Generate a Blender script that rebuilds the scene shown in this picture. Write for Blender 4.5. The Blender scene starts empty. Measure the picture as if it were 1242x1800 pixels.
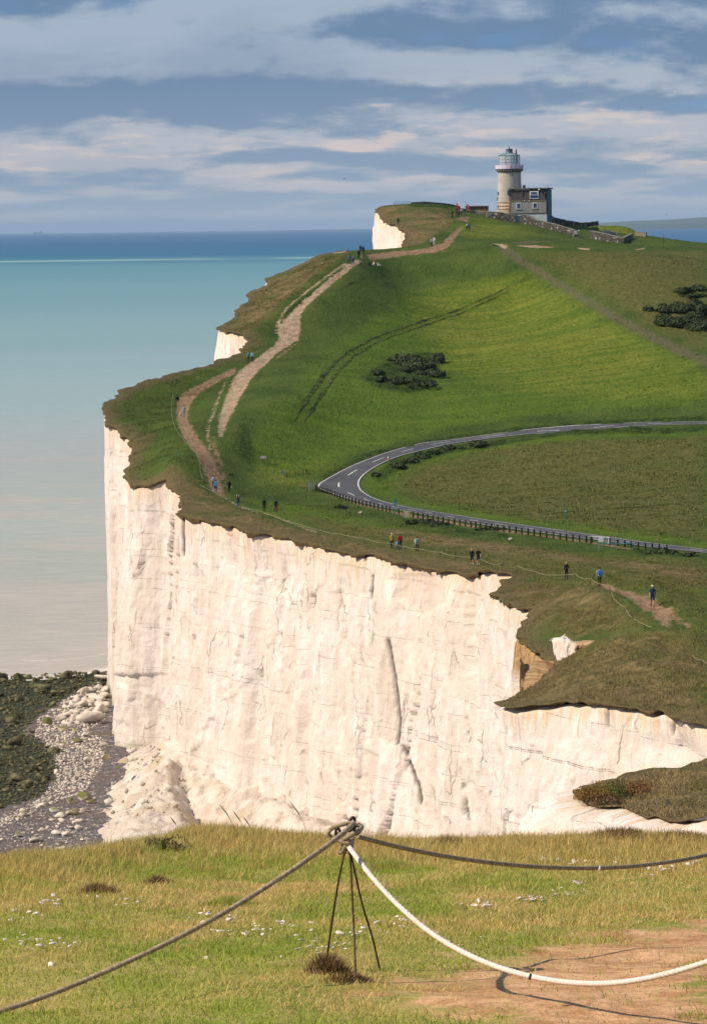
import bpy, bmesh, math, random
import numpy as np
from mathutils import Matrix, Vector
from bpy.types import NodeSocket

random.seed(7)
RNG = np.random.default_rng(11)
SC = bpy.context.scene
COL = SC.collection
R = math.radians

# ------------------------------------------------------------------ camera, sky, sun, exposure
CAMZ = 72.0                      # metres above the sea
F, CX, CY = 6570.0, 621.0, 900.0 # focal length in pixels of the 1242 x 1800 photograph
PITCH, ROLL = math.atan((900 - 397) / F), R(0.76)
cam_d = bpy.data.cameras.new('camera')
cam_d.sensor_fit = 'VERTICAL'; cam_d.sensor_height = 36.0
cam_d.lens = F / 1800 * 36.0
cam_d.clip_start = 0.5; cam_d.clip_end = 400000
cam = bpy.data.objects.new('camera', cam_d); COL.objects.link(cam)
CM = Matrix.Rotation(math.pi / 2 - PITCH, 3, 'X') @ Matrix.Rotation(-ROLL, 3, 'Z')
cam.matrix_world = Matrix.Translation((0, 0, CAMZ)) @ CM.to_4x4()
SC.camera = cam

SUN_AZ, SUN_EL = R(76), R(40)    # azimuth measured to the left of straight behind the camera
sun_to = Vector((-math.sin(SUN_AZ) * math.cos(SUN_EL), -math.cos(SUN_AZ) * math.cos(SUN_EL), math.sin(SUN_EL)))
sd = bpy.data.lights.new('sun', 'SUN'); sd.energy = 4.3; sd.angle = R(0.6); sd.color = (1.0, 0.85, 0.68)
sun = bpy.data.objects.new('sun', sd); COL.objects.link(sun)
sun.rotation_euler = sun_to.to_track_quat('Z', 'Y').to_euler()
SC.view_settings.view_transform = 'Standard'; SC.view_settings.look = 'None'
SC.view_settings.gamma = 1.0; SC.view_settings.use_curve_mapping = False
SC.view_settings.exposure = 0.30
SC.cycles.use_denoising = True
SC.cycles.max_bounces = 6; SC.cycles.diffuse_bounces = 2; SC.cycles.glossy_bounces = 2
SC.cycles.transmission_bounces = 4; SC.cycles.volume_bounces = 0; SC.cycles.transparent_max_bounces = 8
SC.cycles.caustics_reflective = False; SC.cycles.caustics_refractive = False

# ------------------------------------------------------------------ node helpers
def N(nt, typ, ins=None, **props):
    n = nt.nodes.new(typ)
    for k, v in props.items(): setattr(n, k, v)
    for k, v in (ins or {}).items():
        s = n.inputs[k]
        if isinstance(v, NodeSocket): nt.links.new(v, s)
        else: s.default_value = v
    return n
def c4(c): return (c[0], c[1], c[2], 1.0)
def mth(nt, op, a, b=0.0, c=None, clamp=False):
    ins = {0: a, 1: b}
    if c is not None: ins[2] = c
    return N(nt, 'ShaderNodeMath', ins, operation=op, use_clamp=clamp).outputs[0]
def mix(nt, fac, a, b, blend='MIX'):
    return N(nt, 'ShaderNodeMix', {0: fac, 6: a if isinstance(a, NodeSocket) else c4(a),
             7: b if isinstance(b, NodeSocket) else c4(b)}, data_type='RGBA', blend_type=blend).outputs[2]
def smooth(nt, x, lo, hi):
    return N(nt, 'ShaderNodeMapRange', {0: x, 1: lo, 2: hi, 3: 0.0, 4: 1.0}, interpolation_type='SMOOTHSTEP').outputs[0]
def noise(nt, vec, scale, detail=3.0, rough=0.55, dist=0.0):
    return N(nt, 'ShaderNodeTexNoise', {'Vector': vec, 'Scale': scale, 'Detail': detail, 'Roughness': rough, 'Distortion': dist}).outputs['Fac']
def mapping(nt, vec, scale=(1, 1, 1), loc=(0, 0, 0), rot=(0, 0, 0)):
    return N(nt, 'ShaderNodeMapping', {'Vector': vec, 'Location': loc, 'Rotation': rot, 'Scale': scale}).outputs[0]
def attr(nt, name): return N(nt, 'ShaderNodeAttribute', attribute_name=name).outputs['Fac']
def new_mat(name):
    m = bpy.data.materials.new(name); m.use_nodes = True
    nt = m.node_tree; nt.nodes.clear()
    out = nt.nodes.new('ShaderNodeOutputMaterial')
    return m, nt, out
def finish(nt, out, color, rough=0.9, spec=0.2, normal=None, **kw):
    ins = {'Base Color': color if isinstance(color, NodeSocket) else c4(color), 'Roughness': rough, 'Specular IOR Level': spec}
    ins.update(kw)
    if normal is not None: ins['Normal'] = normal
    b = N(nt, 'ShaderNodeBsdfPrincipled', ins)
    nt.links.new(b.outputs[0], out.inputs[0])
    return b
def bump(nt, h, strength=0.5, dist=0.1, normal=None):
    ins = {'Height': h, 'Strength': strength, 'Distance': dist}
    if normal is not None: ins['Normal'] = normal
    return N(nt, 'ShaderNodeBump', ins).outputs[0]
_M = {}
def paint(name, col, var=0.18, scale=8.0, rough=0.8, spec=0.2, bmp=0.0, metallic=0.0):
    """a plain painted / cloth / wood material with a little procedural wear"""
    if name in _M: return _M[name]
    m, nt, out = new_mat(name)
    co = N(nt, 'ShaderNodeTexCoord').outputs['Object']
    n = noise(nt, co, scale, 4)
    dark = tuple(c * (1 - var) for c in col); lite = tuple(min(1, c * (1 + var)) for c in col)
    colr = mix(nt, smooth(nt, n, 0.3, 0.7), dark, lite)
    nrm = bump(nt, n, 0.5, bmp) if bmp else None
    finish(nt, out, colr, rough, spec, nrm, Metallic=metallic)
    _M[name] = m
    return m

# ------------------------------------------------------------------ world: Nishita sky behind layered stratocumulus
W = bpy.data.worlds.new('World'); SC.world = W; W.use_nodes = True
nt = W.node_tree; nt.nodes.clear()
wout = nt.nodes.new('ShaderNodeOutputWorld')
sky = N(nt, 'ShaderNodeTexSky', sky_type='NISHITA', sun_disc=False, sun_elevation=SUN_EL,
        sun_rotation=math.atan2(sun_to.x, sun_to.y), altitude=70.0, air_density=1.0, dust_density=0.6, ozone_density=2.0)
gen = N(nt, 'ShaderNodeTexCoord').outputs['Generated']
sx = N(nt, 'ShaderNodeSeparateXYZ', {0: gen})
az = mth(nt, 'ARCTAN2', sx.outputs[0], sx.outputs[1])
el = mth(nt, 'ARCSINE', sx.outputs[2])
elc = mth(nt, 'MAXIMUM', el, 0.0)
v = mth(nt, 'LOGARITHM', mth(nt, 'ADD', elc, 0.030), math.e)          # layers crowd together towards the horizon
def cloudvec(du, dv, su, sv, w):
    return N(nt, 'ShaderNodeCombineXYZ', {0: mth(nt, 'MULTIPLY_ADD', az, su, du), 1: mth(nt, 'MULTIPLY_ADD', v, sv, dv), 2: w}).outputs[0]
def cloudfield(dv):
    a = noise(nt, cloudvec(5.3, 2.9 + dv * 4.4, 20.0, 4.4, 0.3), 1.0, 9, 0.55, 0.12)
    b = noise(nt, cloudvec(8.4, 4.4 + dv * 3.4, 7.0, 3.4, 2.1), 1.0, 2, 0.5, 0.1)
    return mth(nt, 'MULTIPLY_ADD', b, 0.45, mth(nt, 'MULTIPLY', a, 0.55))
d0 = cloudfield(0.0)
d1 = cloudfield(0.075)
lit = smooth(nt, mth(nt, 'SUBTRACT', d0, d1), -0.050, 0.060)       # upper edges of each bank catch the sun
cover = smooth(nt, d0, 0.28, 0.43)
thick = smooth(nt, d0, 0.50, 0.66)
low = smooth(nt, elc, 0.050, 0.004)
blue = mix(nt, low, (0.080, 0.215, 0.46), (0.20, 0.345, 0.54))
shade = mix(nt, low, (0.082, 0.160, 0.300), (0.195, 0.285, 0.415))
bright = mix(nt, low, (0.29, 0.355, 0.46), (0.43, 0.425, 0.475))
cl = mix(nt, lit, shade, bright)
cl = mix(nt, mth(nt, 'MULTIPLY', thick, 0.40), cl, shade)
spark = smooth(nt, noise(nt, cloudvec(1.2, 9.3, 34.0, 11.0, 5.0), 1.0, 5, 0.6), 0.47, 0.62)
band = mth(nt, 'MULTIPLY', smooth(nt, elc, 0.009, 0.016), smooth(nt, elc, 0.042, 0.028))
cl = mix(nt, mth(nt, 'MULTIPLY', mth(nt, 'MULTIPLY', spark, smooth(nt, lit, 0.35, 0.85)), mth(nt, 'MULTIPLY', band, 0.6)), cl, (0.62, 0.50, 0.47))
painted = mix(nt, cover, blue, cl)
hz = smooth(nt, elc, 0.016, 0.0)
painted = mix(nt, mth(nt, 'MULTIPLY', hz, 0.75), painted, (0.285, 0.365, 0.48))
bgN = N(nt, 'ShaderNodeBackground', {0: sky.outputs[0], 1: 0.10})
bgC = N(nt, 'ShaderNodeBackground', {0: painted, 1: 1.0})
mx = N(nt, 'ShaderNodeMixShader', {0: 0.88, 1: bgN.outputs[0], 2: bgC.outputs[0]})
nt.links.new(mx.outputs[0], wout.inputs[0])

# ------------------------------------------------------------------ geometry helpers
CMn = np.array(CM)
def ray(px, py):
    d = np.stack([(np.asarray(px, float) - CX) / F, (CY - np.asarray(py, float)) / F, -np.ones_like(np.asarray(px, float))], -1)
    return d @ CMn.T
def at(px, py, D):
    """world point seen at a pixel of the photograph, D metres ahead of the camera"""
    d = ray(px, py)
    t = np.asarray(D, float) / d[..., 1]
    return d * t[..., None] + np.array([0, 0, CAMZ])
def atz(px, py, z):
    d = ray(px, py); t = (z - CAMZ) / d[..., 2]
    return d * t[..., None] + np.array([0, 0, CAMZ])
def proj(P):
    q = (np.asarray(P, float) - np.array([0, 0, CAMZ])) @ CMn
    return CX + F * q[..., 0] / -q[..., 2], CY - F * q[..., 1] / -q[..., 2]

def _hash(ix, iy, seed):
    h = (ix.astype(np.int64) * 374761393 + iy.astype(np.int64) * 668265263 + seed * 1442695041) & 0xFFFFFFFF
    h = ((h ^ (h >> 13)) * 1274126177) & 0xFFFFFFFF
    h = ((h ^ (h >> 16)) * 2246822519) & 0xFFFFFFFF
    return ((h ^ (h >> 15)) & 0xFFFFFF) / float(0x1000000)
def vn(x, y, seed=0):
    x = np.asarray(x, float); y = np.asarray(y, float)
    ix, iy = np.floor(x), np.floor(y); fx, fy = x - ix, y - iy
    ux, uy = fx * fx * fx * (fx * (fx * 6 - 15) + 10), fy * fy * fy * (fy * (fy * 6 - 15) + 10)
    a = _hash(ix, iy, seed); b = _hash(ix + 1, iy, seed); c = _hash(ix, iy + 1, seed); d = _hash(ix + 1, iy + 1, seed)
    return (a + (b - a) * ux) * (1 - uy) + (c + (d - c) * ux) * uy - 0.5
def fbm(x, y, seed=0, octv=4, gain=0.5):
    r = 0; amp = 1.0
    for o in range(octv):
        r = r + amp * vn(x * 2 ** o + 17.3 * o, y * 2 ** o - 9.1 * o, seed + o); amp *= gain
    return r
def cells(x, y, seed=0):
    """Voronoi: tilted-plane height of the nearest cell and distance to its border"""
    ix, iy = np.floor(x), np.floor(y)
    best = np.full(x.shape, 9.0); sec = np.full(x.shape, 9.0); val = np.zeros(x.shape)
    for dx in (-1, 0, 1):
        for dy in (-1, 0, 1):
            jx, jy = ix + dx, iy + dy
            cx = jx + 0.1 + 0.8 * _hash(jx, jy, seed); cy = jy + 0.1 + 0.8 * _hash(jx, jy, seed + 1)
            d = (x - cx) ** 2 + (y - cy) ** 2
            h = _hash(jx, jy, seed + 2) - 0.5 + (x - cx) * (_hash(jx, jy, seed + 3) - 0.5) * 1.2 + (y - cy) * (_hash(jx, jy, seed + 4) - 0.5) * 0.8
            m = d < best
            sec = np.where(m, best, np.minimum(sec, d)); val = np.where(m, h, val); best = np.where(m, d, best)
    return val, np.sqrt(sec) - np.sqrt(best)
def seg_dist(P, poly, closed=False):
    """distance of points P(n,2) to a polyline, and even-odd inside test when closed"""
    A = poly if closed else poly[:-1]
    B = np.roll(poly, -1, 0) if closed else poly[1:]
    out = np.full(len(P), 1e9); ins = np.zeros(len(P), bool)
    for a, b in zip(A, B):
        ab = b - a; l2 = (ab ** 2).sum() + 1e-12
        t = np.clip(((P - a) @ ab) / l2, 0, 1)
        d = ((P - a - t[:, None] * ab) ** 2).sum(1)
        out = np.minimum(out, d)
        if closed:
            c = (a[1] > P[:, 1]) != (b[1] > P[:, 1])
            if c.any():
                xi = a[0] + (P[:, 1] - a[1]) / (b[1] - a[1] if b[1] != a[1] else 1e-12) * ab[0]
                ins ^= c & (P[:, 0] < xi)
    return np.sqrt(out), ins
def resample(pts, ds):
    pts = np.asarray(pts, float)
    L = np.r_[0, np.cumsum(np.linalg.norm(np.diff(pts, axis=0), axis=1))]
    n = max(2, int(round(L[-1] / ds)) + 1); s = np.linspace(0, L[-1], n)
    return np.stack([np.interp(s, L, pts[:, k]) for k in range(pts.shape[1])], 1), s

def mesh_np(name, verts, faces, mats=(), smooth_=False, attrs=None, uv=None, midx=None):
    """verts (n,3); faces: list of (m,k) index arrays"""
    me = bpy.data.meshes.new(name)
    verts = np.asarray(verts, np.float32)
    if not isinstance(faces, (list, tuple)): faces = [faces]
    faces = [np.asarray(f, np.int32) for f in faces if len(f)]
    loops = np.concatenate([f.ravel() for f in faces])
    tot = np.concatenate([np.full(len(f), f.shape[1], np.int32) for f in faces])
    st = np.r_[0, np.cumsum(tot)[:-1]].astype(np.int32)
    me.vertices.add(len(verts)); me.vertices.foreach_set('co', verts.ravel())
    me.loops.add(len(loops)); me.loops.foreach_set('vertex_index', loops)
    me.polygons.add(len(tot)); me.polygons.foreach_set('loop_start', st); me.polygons.foreach_set('loop_total', tot)
    if smooth_: me.polygons.foreach_set('use_smooth', np.ones(len(tot), bool))
    for m in mats: me.materials.append(m)
    if midx is not None: me.polygons.foreach_set('material_index', np.asarray(midx, np.int32))
    for k, a in (attrs or {}).items():
        at_ = me.attributes.new(k, 'FLOAT', 'POINT'); at_.data.foreach_set('value', np.asarray(a, np.float32))
    if uv is not None:
        u = me.uv_layers.new(name='UVMap'); u.data.foreach_set('uv', np.asarray(uv, np.float32)[loops].ravel())
    me.update(calc_edges=True)
    return me
def link(name, me, parent=None, loc=None, kind=None, label=None, cat=None, group=None):
    o = bpy.data.objects.new(name, me); COL.objects.link(o)
    if parent is not None: o.parent = parent
    if loc is not None: o.location = loc
    tag(o, kind, label, cat, group)
    return o
def tag(o, kind=None, label=None, cat=None, group=None):
    for k, v_ in (('kind', kind), ('label', label), ('category', cat), ('group', group)):
        if v_ is not None: o[k] = v_
    return o
def empty(name, loc, rz=0, label=None, cat=None, group=None, rot=None):
    o = bpy.data.objects.new(name, None); COL.objects.link(o)
    o.location = loc; o.rotation_euler = rot or (0, 0, rz); o.empty_display_size = 0.2
    return tag(o, None, label, cat, group)
class MB:
    """collects boxes, tubes and lathes into one mesh"""
    def __init__(s): s.v = []; s.f = []
    def quadmesh(s, vv, ff):
        b = len(s.v); s.v += [tuple(p) for p in vv]; s.f += [tuple(b + i for i in f) for f in ff]; return s
    def box(s, c, d, rz=0, top=1.0, rx=0):
        """centre of the base, size, top scale"""
        vv = []
        for z, k in ((0, 1.0), (d[2], top)):
            for a, b in ((-1, -1), (1, -1), (1, 1), (-1, 1)):
                vv.append(Vector((a * d[0] / 2 * k, b * d[1] / 2 * k, z)))
        M = Matrix.Rotation(rz, 3, 'Z') @ Matrix.Rotation(rx, 3, 'X')
        vv = [M @ p + Vector(c) for p in vv]
        return s.quadmesh(vv, [(3, 2, 1, 0), (4, 5, 6, 7), (0, 1, 5, 4), (1, 2, 6, 5), (2, 3, 7, 6), (3, 0, 4, 7)])
    def lathe(s, prof, n=24, c=(0, 0, 0), cap=True, a0=0.0):
        vv = []
        for r, z in prof:
            for i in range(n):
                a = a0 + 2 * math.pi * i / n
                vv.append((c[0] + r * math.cos(a), c[1] + r * math.sin(a), c[2] + z))
        ff = []
        for j in range(len(prof) - 1):
            for i in range(n):
                k = (i + 1) % n
                ff.append((j * n + i, j * n + k, (j + 1) * n + k, (j + 1) * n + i))
        if cap:
            ff.append(tuple(range(n - 1, -1, -1))); ff.append(tuple((len(prof) - 1) * n + i for i in range(n)))
        return s.quadmesh(vv, ff)
    def tube(s, pts, r, n=8, cap=True, twist=0.0, lobes=0, lobe=0.0):
        pts = [Vector(p) for p in pts]; rr = r if hasattr(r, '__len__') else [r] * len(pts)
        vv = []; up = Vector((0, 0, 1)); prev = None; acc = 0.0
        for i, p in enumerate(pts):
            t = (pts[min(i + 1, len(pts) - 1)] - pts[max(i - 1, 0)]).normalized()
            if prev is None:
                a = t.cross(up); a = a.normalized() if a.length > 1e-3 else Vector((1, 0, 0))
            else:
                a = prev - t * prev.dot(t); a = a.normalized() if a.length > 1e-6 else Vector((1, 0, 0))
            prev = a; b = t.cross(a)
            if i: acc += (pts[i] - pts[i - 1]).length * twist
            for k in range(n):
                th = 2 * math.pi * k / n
                q = rr[i] * (1 + (lobe * math.cos(lobes * (th - acc)) if lobes else 0))
                vv.append(p + a * math.cos(th) * q + b * math.sin(th) * q)
        ff = []
        for i in range(len(pts) - 1):
            for k in range(n):
                l = (k + 1) % n
                ff.append((i * n + k, i * n + l, (i + 1) * n + l, (i + 1) * n + k))
        if cap: ff.append(tuple(range(n - 1, -1, -1))); ff.append(tuple((len(pts) - 1) * n + k for k in range(n)))
        return s.quadmesh(vv, ff)
    def mesh(s, name, mat, smooth_=False):
        me = bpy.data.meshes.new(name); me.from_pydata(s.v, [], s.f)
        if mat: me.materials.append(mat)
        if smooth_: me.polygons.foreach_set('use_smooth', np.ones(len(me.polygons), bool))
        me.update(); return me
    def build(s, name, mat, parent=None, smooth_=False, **kw):
        return link(name, s.mesh(name, mat, smooth_), parent, **kw)

# ------------------------------------------------------------------ the shape of the land
# cliff edge, far to near: photograph pixel, metres ahead, how far the foot stands out
EDGE = [(712,398,1010,2),(692,368,930,2),(664,366,884,1),(664,379,868,1),(684,391,850,2),(698,397,838,2),(708,404,826,2),(712,420,805,2),(714,434,780,2),
 (690,438,752,2),(655,440,734,2),(620,441,725,2),(600,440,722,2),(585,443,718,2),(572,447,715,2),(560,449,713,2),(545,457,709,2),(530,463,706,2),(519,471,702,2),(500,480,699,2),
 (480,486,695,2),(464,490,692,2),(473,500,688,1.5),(462,506,685,1.5),(440,515,682,1.5),(436,530,676,1.5),(420,544,669,1.5),(416,556,664,1.5),(395,570,659,1.5),(379,574,655,0.4),
 (402,580,647,2),(425,588,639,2),(441,602,632,2),(431,612,626,2),(415,620,620,2),(380,635,611,2),(340,648,603,2),(305,656,597,2),(270,664,591,2),(240,678,585,2),(215,690,579,1),(190,706,572,-.2),(185,716,567,-.4),
 (193,736,556,0),(206,752,548,.6),(223,768,541,1.2),(233,790,531,2.2),(231,815,521,2.6),(222,844,508,2.8),(252,851,505,2.4),(286,856,501,2),(309,862,491,1.7),(319,869,485,1.5),(323,885,473,1.5),(316,898,463,1.6),
 (340,908,457,2.4),(380,919,450,3),(420,927,444,3),(470,937,436,3),(530,950,428,3),(590,963,417,3),(650,975,407,3),(700,987,397,3),(750,995,389,3),(800,1003,381,3),(850,1009,374,3),(897,1018,362,3),
 (872,1038,350,2.4),(890,1056,338,2),(920,1070,328,2),(943,1086,318,2),(930,1098,315,1.8),(916,1113,311,1.4),(930,1140,302,1),(956,1156,297,.8),(976,1166,293,.8),(977,1181,287,.8),(955,1197,280,1),(925,1213,271,1.2),(897,1226,264,1.6),(880,1232,261,2.2),
 (905,1239,258,2.6),(960,1238,255,3),(1010,1236,252,3),(1060,1240,248,3),(1110,1243,244,3),(1160,1253,239,3),(1200,1264,234,3),(1242,1274,230,3),(1330,1292,223,3),(1440,1310,212,3),
 (1500,1320,192,4),(1400,1325,172,5),(1242,1331,159,8),(1150,1352,155,9),(1090,1374,151,9),(1032,1388,148,9),(1008,1402,144,9),(1002,1411,141.5,9),(1045,1417,139.5,9),(1100,1420,138.5,9),(1170,1430,136,9),(1242,1439,133.5,9),(1360,1452,128,9),(1560,1465,120,9)]
EDGE = np.array(EDGE, float)
E3 = at(EDGE[:, 0], EDGE[:, 1], EDGE[:, 2])
# spot heights: pixel and distance ahead (negative third value: height above the sea)
SPOT = [(1146,1066,287),(1053,1031,318),(995,1019,350),(835,993,368),(733,971,402),(702,967,408),(485,901,462),(418,892,470),(378,866,492),(322,734,560),(313,714,575),(440,636,615),
 (618,463,690),(633,452,702),(760,434,722),(822,406,850),(797,383,838),(740,358,880),(720,400,812),(765,402,822),(690,366,872),(700,360,900),(780,365,872),(510,560,650),(560,510,668),
 (865,430,752),(900,392,872),(858,385,868),(940,396,866),(1013,415,862),(1060,420,862),(1093,431,850),(1130,420,872),(1180,424,862),(1242,436,850),(1242,470,775),(1100,450,775),(1000,440,770),(960,400,885),(1060,404,898),(900,385,905),(1030,396,935),
 (600,850,-36.8),(545,855,-36.6),(700,905,-36.5),(850,930,-36.7),(1050,955,-37),(1242,972,-37.5),(1000,850,-37.6),(800,850,-37),(1150,850,-38),(1242,850,-38.5),(1242,900,-37.8),
 (700,800,-39.6),(800,778,-40.6),(1000,755,-42.2),(1242,742,-43.2),(900,700,-45.5),(900,640,-49),(900,580,-53.4),(900,520,-58.8),(900,475,-63.4),(700,700,-45.5),(700,640,-49),(700,560,-55.5),(700,500,-61),
 (1100,640,-49.5),(1100,560,-55.6),(1100,500,-61),(1242,640,-50),(1242,560,-55.6),(560,760,-41.8),(500,700,-46.4),(560,640,-50),(450,780,-41.5),(430,840,-37.8),(300,800,-41.5),(300,740,-44),(260,700,-45.8),
 (1100,1180,-40.4),(1242,1150,-40.6),(1242,1080,-40.8),(1242,1030,-40.4),(1242,1240,-41.2),(1000,1200,-39.6),(1100,1100,-40.8),(1020,1075,-39.4),(960,1040,-38.4),(1100,1000,-38.4),(1242,1000,-38.6),
 (1242,1380,146),(1110,1395,144)]
C3 = []
for px, py, q in SPOT:
    C3.append(at(px, py, q) if q > 0 else atz(px, py, -q))
EXTRA = [(22,925,75),(42,930,72.5),(70,930,68),(95,930,63),(25,960,73),(50,960,69),(60,1010,62),(28,1010,70),(140,1010,52),(220,1010,44),(10,1160,40),(120,1160,30),(250,1160,26),(140,850,66),(230,850,60),(140,700,56),(230,700,56),(140,540,46),(230,540,50),(140,420,40),(230,420,46),(60,250,46),(140,250,52),(230,250,58),(45,145,55),(120,140,63),(230,130,70),(60,195,50)]
CP = np.concatenate([E3, np.array(C3), np.array(EXTRA, float)])
# keep one control where two nearly coincide
keep = []
for i, p in enumerate(CP):
    if all((p[0] - CP[j][0]) ** 2 + ((p[1] - CP[j][1]) * 0.6) ** 2 > 0.6 for j in keep): keep.append(i)
CP = CP[keep]
SCL = np.array([1 / 100.0, 0.55 / 100.0])
def _phi(a, b):
    r2 = ((a[:, None, :] - b[None]) ** 2).sum(-1); return 0.5 * r2 * np.log(r2 + 1e-12)
def tps_fit(P, lam=8e-4):
    X = P[:, :2] * SCL; n = len(X)
    K = _phi(X, X) + lam * np.eye(n); Q = np.c_[np.ones(n), X]
    A = np.block([[K, Q], [Q.T, np.zeros((3, 3))]])
    return X, np.linalg.solve(A, np.r_[P[:, 2], np.zeros(3)])
_TX, _TW = tps_fit(CP)
def tps(X, Y):
    P = np.stack([np.ravel(X), np.ravel(Y)], 1) * SCL
    out = np.empty(len(P))
    for i in range(0, len(P), 40000):
        q = P[i:i + 40000]
        out[i:i + 40000] = _phi(q, _TX) @ _TW[:-3] + np.c_[np.ones(len(q)), q] @ _TW[-3:]
    return out.reshape(np.shape(X))
# fine ragged version of the edge in plan
edge_xy, edge_s = resample(np.c_[E3, EDGE[:, 3]], 0.5)
_jag = np.clip((edge_xy[:, 1] - 60) / 260, 0.25, 1)
_t = np.gradient(edge_xy[:, :2], axis=0); _t /= np.linalg.norm(_t, axis=1)[:, None]
_nrm = np.stack([-_t[:, 1], _t[:, 0]], 1)          # turned to the seaward side below
if _nrm[np.argmin(abs(edge_xy[:, 1] - 420))][0] > 0: _nrm = -_nrm
edge_xy[:, :2] += _nrm * (fbm(edge_s * 0.22, edge_s * 0, 5, 4) * 1.1 * _jag)[:, None]
XR = 330.0
POLY = np.concatenate([edge_xy[:, :2], [[XR, 95.0], [XR, 1180.0], [10.0, 1180.0]]])
def ax(*segs):
    out = [segs[0][0]]
    for a, b, d in segs:
        n = max(1, int(round((b - a) / d))); out += list(np.linspace(a, b, n + 1)[1:])
    return np.array(out)
GX = ax((-66, 92, 0.5), (92, 130, 2.0), (130, XR, 12.5))
GY = ax((118, 420, 0.7), (420, 700, 0.8), (700, 930, 1.1), (930, 1180, 6.0))
gx, gy = np.meshgrid(GX, GY)
GZ = tps(gx, gy)
PG = np.stack([gx.ravel(), gy.ravel()], 1)
# signed distance to the cliff edge (positive inland), exact near the edge
_nE = len(edge_xy) - 1
SDF = np.full(gx.shape, 400.0)
for k in range(len(edge_xy) - 1):
    p0, p1 = edge_xy[k, :2], edge_xy[k + 1, :2]
    lo, hi = np.minimum(p0, p1) - 21, np.maximum(p0, p1) + 21
    i0, i1 = np.searchsorted(GX, (lo[0], hi[0])); j0, j1 = np.searchsorted(GY, (lo[1], hi[1]))
    if i1 <= i0 or j1 <= j0: continue
    X_, Y_ = gx[j0:j1, i0:i1] - p0[0], gy[j0:j1, i0:i1] - p0[1]
    e = p1 - p0; t = np.clip((X_ * e[0] + Y_ * e[1]) / (e @ e + 1e-12), 0, 1)
    np.minimum(SDF[j0:j1, i0:i1], (X_ - t * e[0]) ** 2 + (Y_ - t * e[1]) ** 2, out=SDF[j0:j1, i0:i1])
SDF = np.sqrt(SDF)
_ins = np.zeros(gx.shape, bool); _A, _B = POLY, np.roll(POLY, -1, 0)
for j, yy in enumerate(GY):
    m = (_A[:, 1] > yy) != (_B[:, 1] > yy)
    xs = np.sort(_A[m, 0] + (yy - _A[m, 1]) / (_B[m, 1] - _A[m, 1]) * (_B[m, 0] - _A[m, 0]))
    _ins[j] = np.searchsorted(xs, GX) % 2 == 1
SDF = np.where(_ins, SDF, -SDF)
def gsample(G, X, Y):
    X = np.asarray(X, float); Y = np.asarray(Y, float)
    i = np.clip(np.searchsorted(GX, X) - 1, 0, len(GX) - 2); j = np.clip(np.searchsorted(GY, Y) - 1, 0, len(GY) - 2)
    u = np.clip((X - GX[i]) / (GX[i + 1] - GX[i]), 0, 1); w = np.clip((Y - GY[j]) / (GY[j + 1] - GY[j]), 0, 1)
    return (G[j, i] * (1 - u) + G[j, i + 1] * u) * (1 - w) + (G[j + 1, i] * (1 - u) + G[j + 1, i + 1] * u) * w
def hit(px, py, lo=122.0, hi=1100.0):
    """where the sight line through a pixel meets the land"""
    Y = np.arange(lo, hi, 0.4); d = ray(px, py); X = d[0] / d[1] * Y; Z = CAMZ + d[2] / d[1] * Y
    below = (Z < gsample(GZ, X, Y)) & (gsample(SDF, X, Y) > -0.6)
    if not below.any():
        g = Z - gsample(GZ, X, Y) + np.where(gsample(SDF, X, Y) > 0, 0, 50); k = int(np.argmin(g))
    else: k = int(np.argmax(below))
    if 0 < k and below.any():
        g0 = Z[k - 1] - gsample(GZ, X[k - 1], Y[k - 1]); g1 = Z[k] - gsample(GZ, X[k], Y[k])
        t = np.clip(g0 / (g0 - g1 + 1e-9), 0, 1) if g0 > 0 else 1.0
        y = Y[k - 1] + t * 0.4
    else: y = Y[k]
    x = d[0] / d[1] * y
    return np.array([x, y, float(gsample(GZ, x, y))])
def hits(pp, step=14.0, closed=False):
    pp = np.array(list(pp) + ([pp[0]] if closed else []), float)
    q, _ = resample(pp, step)
    r = np.array([hit(a, b) for a, b in q])
    return r[:-1] if closed else r

# ------------------------------------------------------------------ what grows or is worn where on the land, and a painted sunlit strip
def region(*polys):
    best = np.full(len(PG), -6.0)
    for pp in polys:
        w = hits(pp, 16.0, True)[:, :2]
        lo, hi = w.min(0) - 6, w.max(0) + 6
        m = (PG[:, 0] > lo[0]) & (PG[:, 0] < hi[0]) & (PG[:, 1] > lo[1]) & (PG[:, 1] < hi[1])
        if not m.any(): continue
        d, i = seg_dist(PG[m], w, True)
        best[m] = np.maximum(best[m], np.clip(np.where(i, d, -d), -6, 6))
    return best
def lines(*ls):
    best = np.full(len(PG), -6.0)
    for pp, wd in ls:
        w = hits(pp, 16.0)[:, :2]
        lo, hi = w.min(0) - 6, w.max(0) + 6
        m = (PG[:, 0] > lo[0]) & (PG[:, 0] < hi[0]) & (PG[:, 1] > lo[1]) & (PG[:, 1] < hi[1])
        d, _ = seg_dist(PG[m], w)
        best[m] = np.maximum(best[m], np.clip(wd / 2 - d, -6, 6))
    return best
ROAD_OUT = [(1300,740),(1242,741),(1160,741),(1080,743),(1000,748),(920,755),(850,765),(790,773),(740,782),(700,790),(660,802),(625,815),(595,829),(572,842),(556,851),(556,858),(575,866),(600,874),(635,884),(690,896),(760,909),(850,924),(950,938),(1050,951),(1150,963),(1242,973),(1300,979)]
ROAD_IN =  [(1300,745),(1242,746),(1160,748),(1090,751),(1010,756),(940,762),(880,769),(830,775),(790,781),(755,789),(720,798),(690,807),(664,819),(644,832),(634,843),(632,852),(635,861),(643,868),(655,875),(690,886),(750,898),(840,912),(940,926),(1040,940),(1140,954),(1242,966),(1300,972)]
road_sdf = region(ROAD_OUT + ROAD_IN[::-1])
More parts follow.
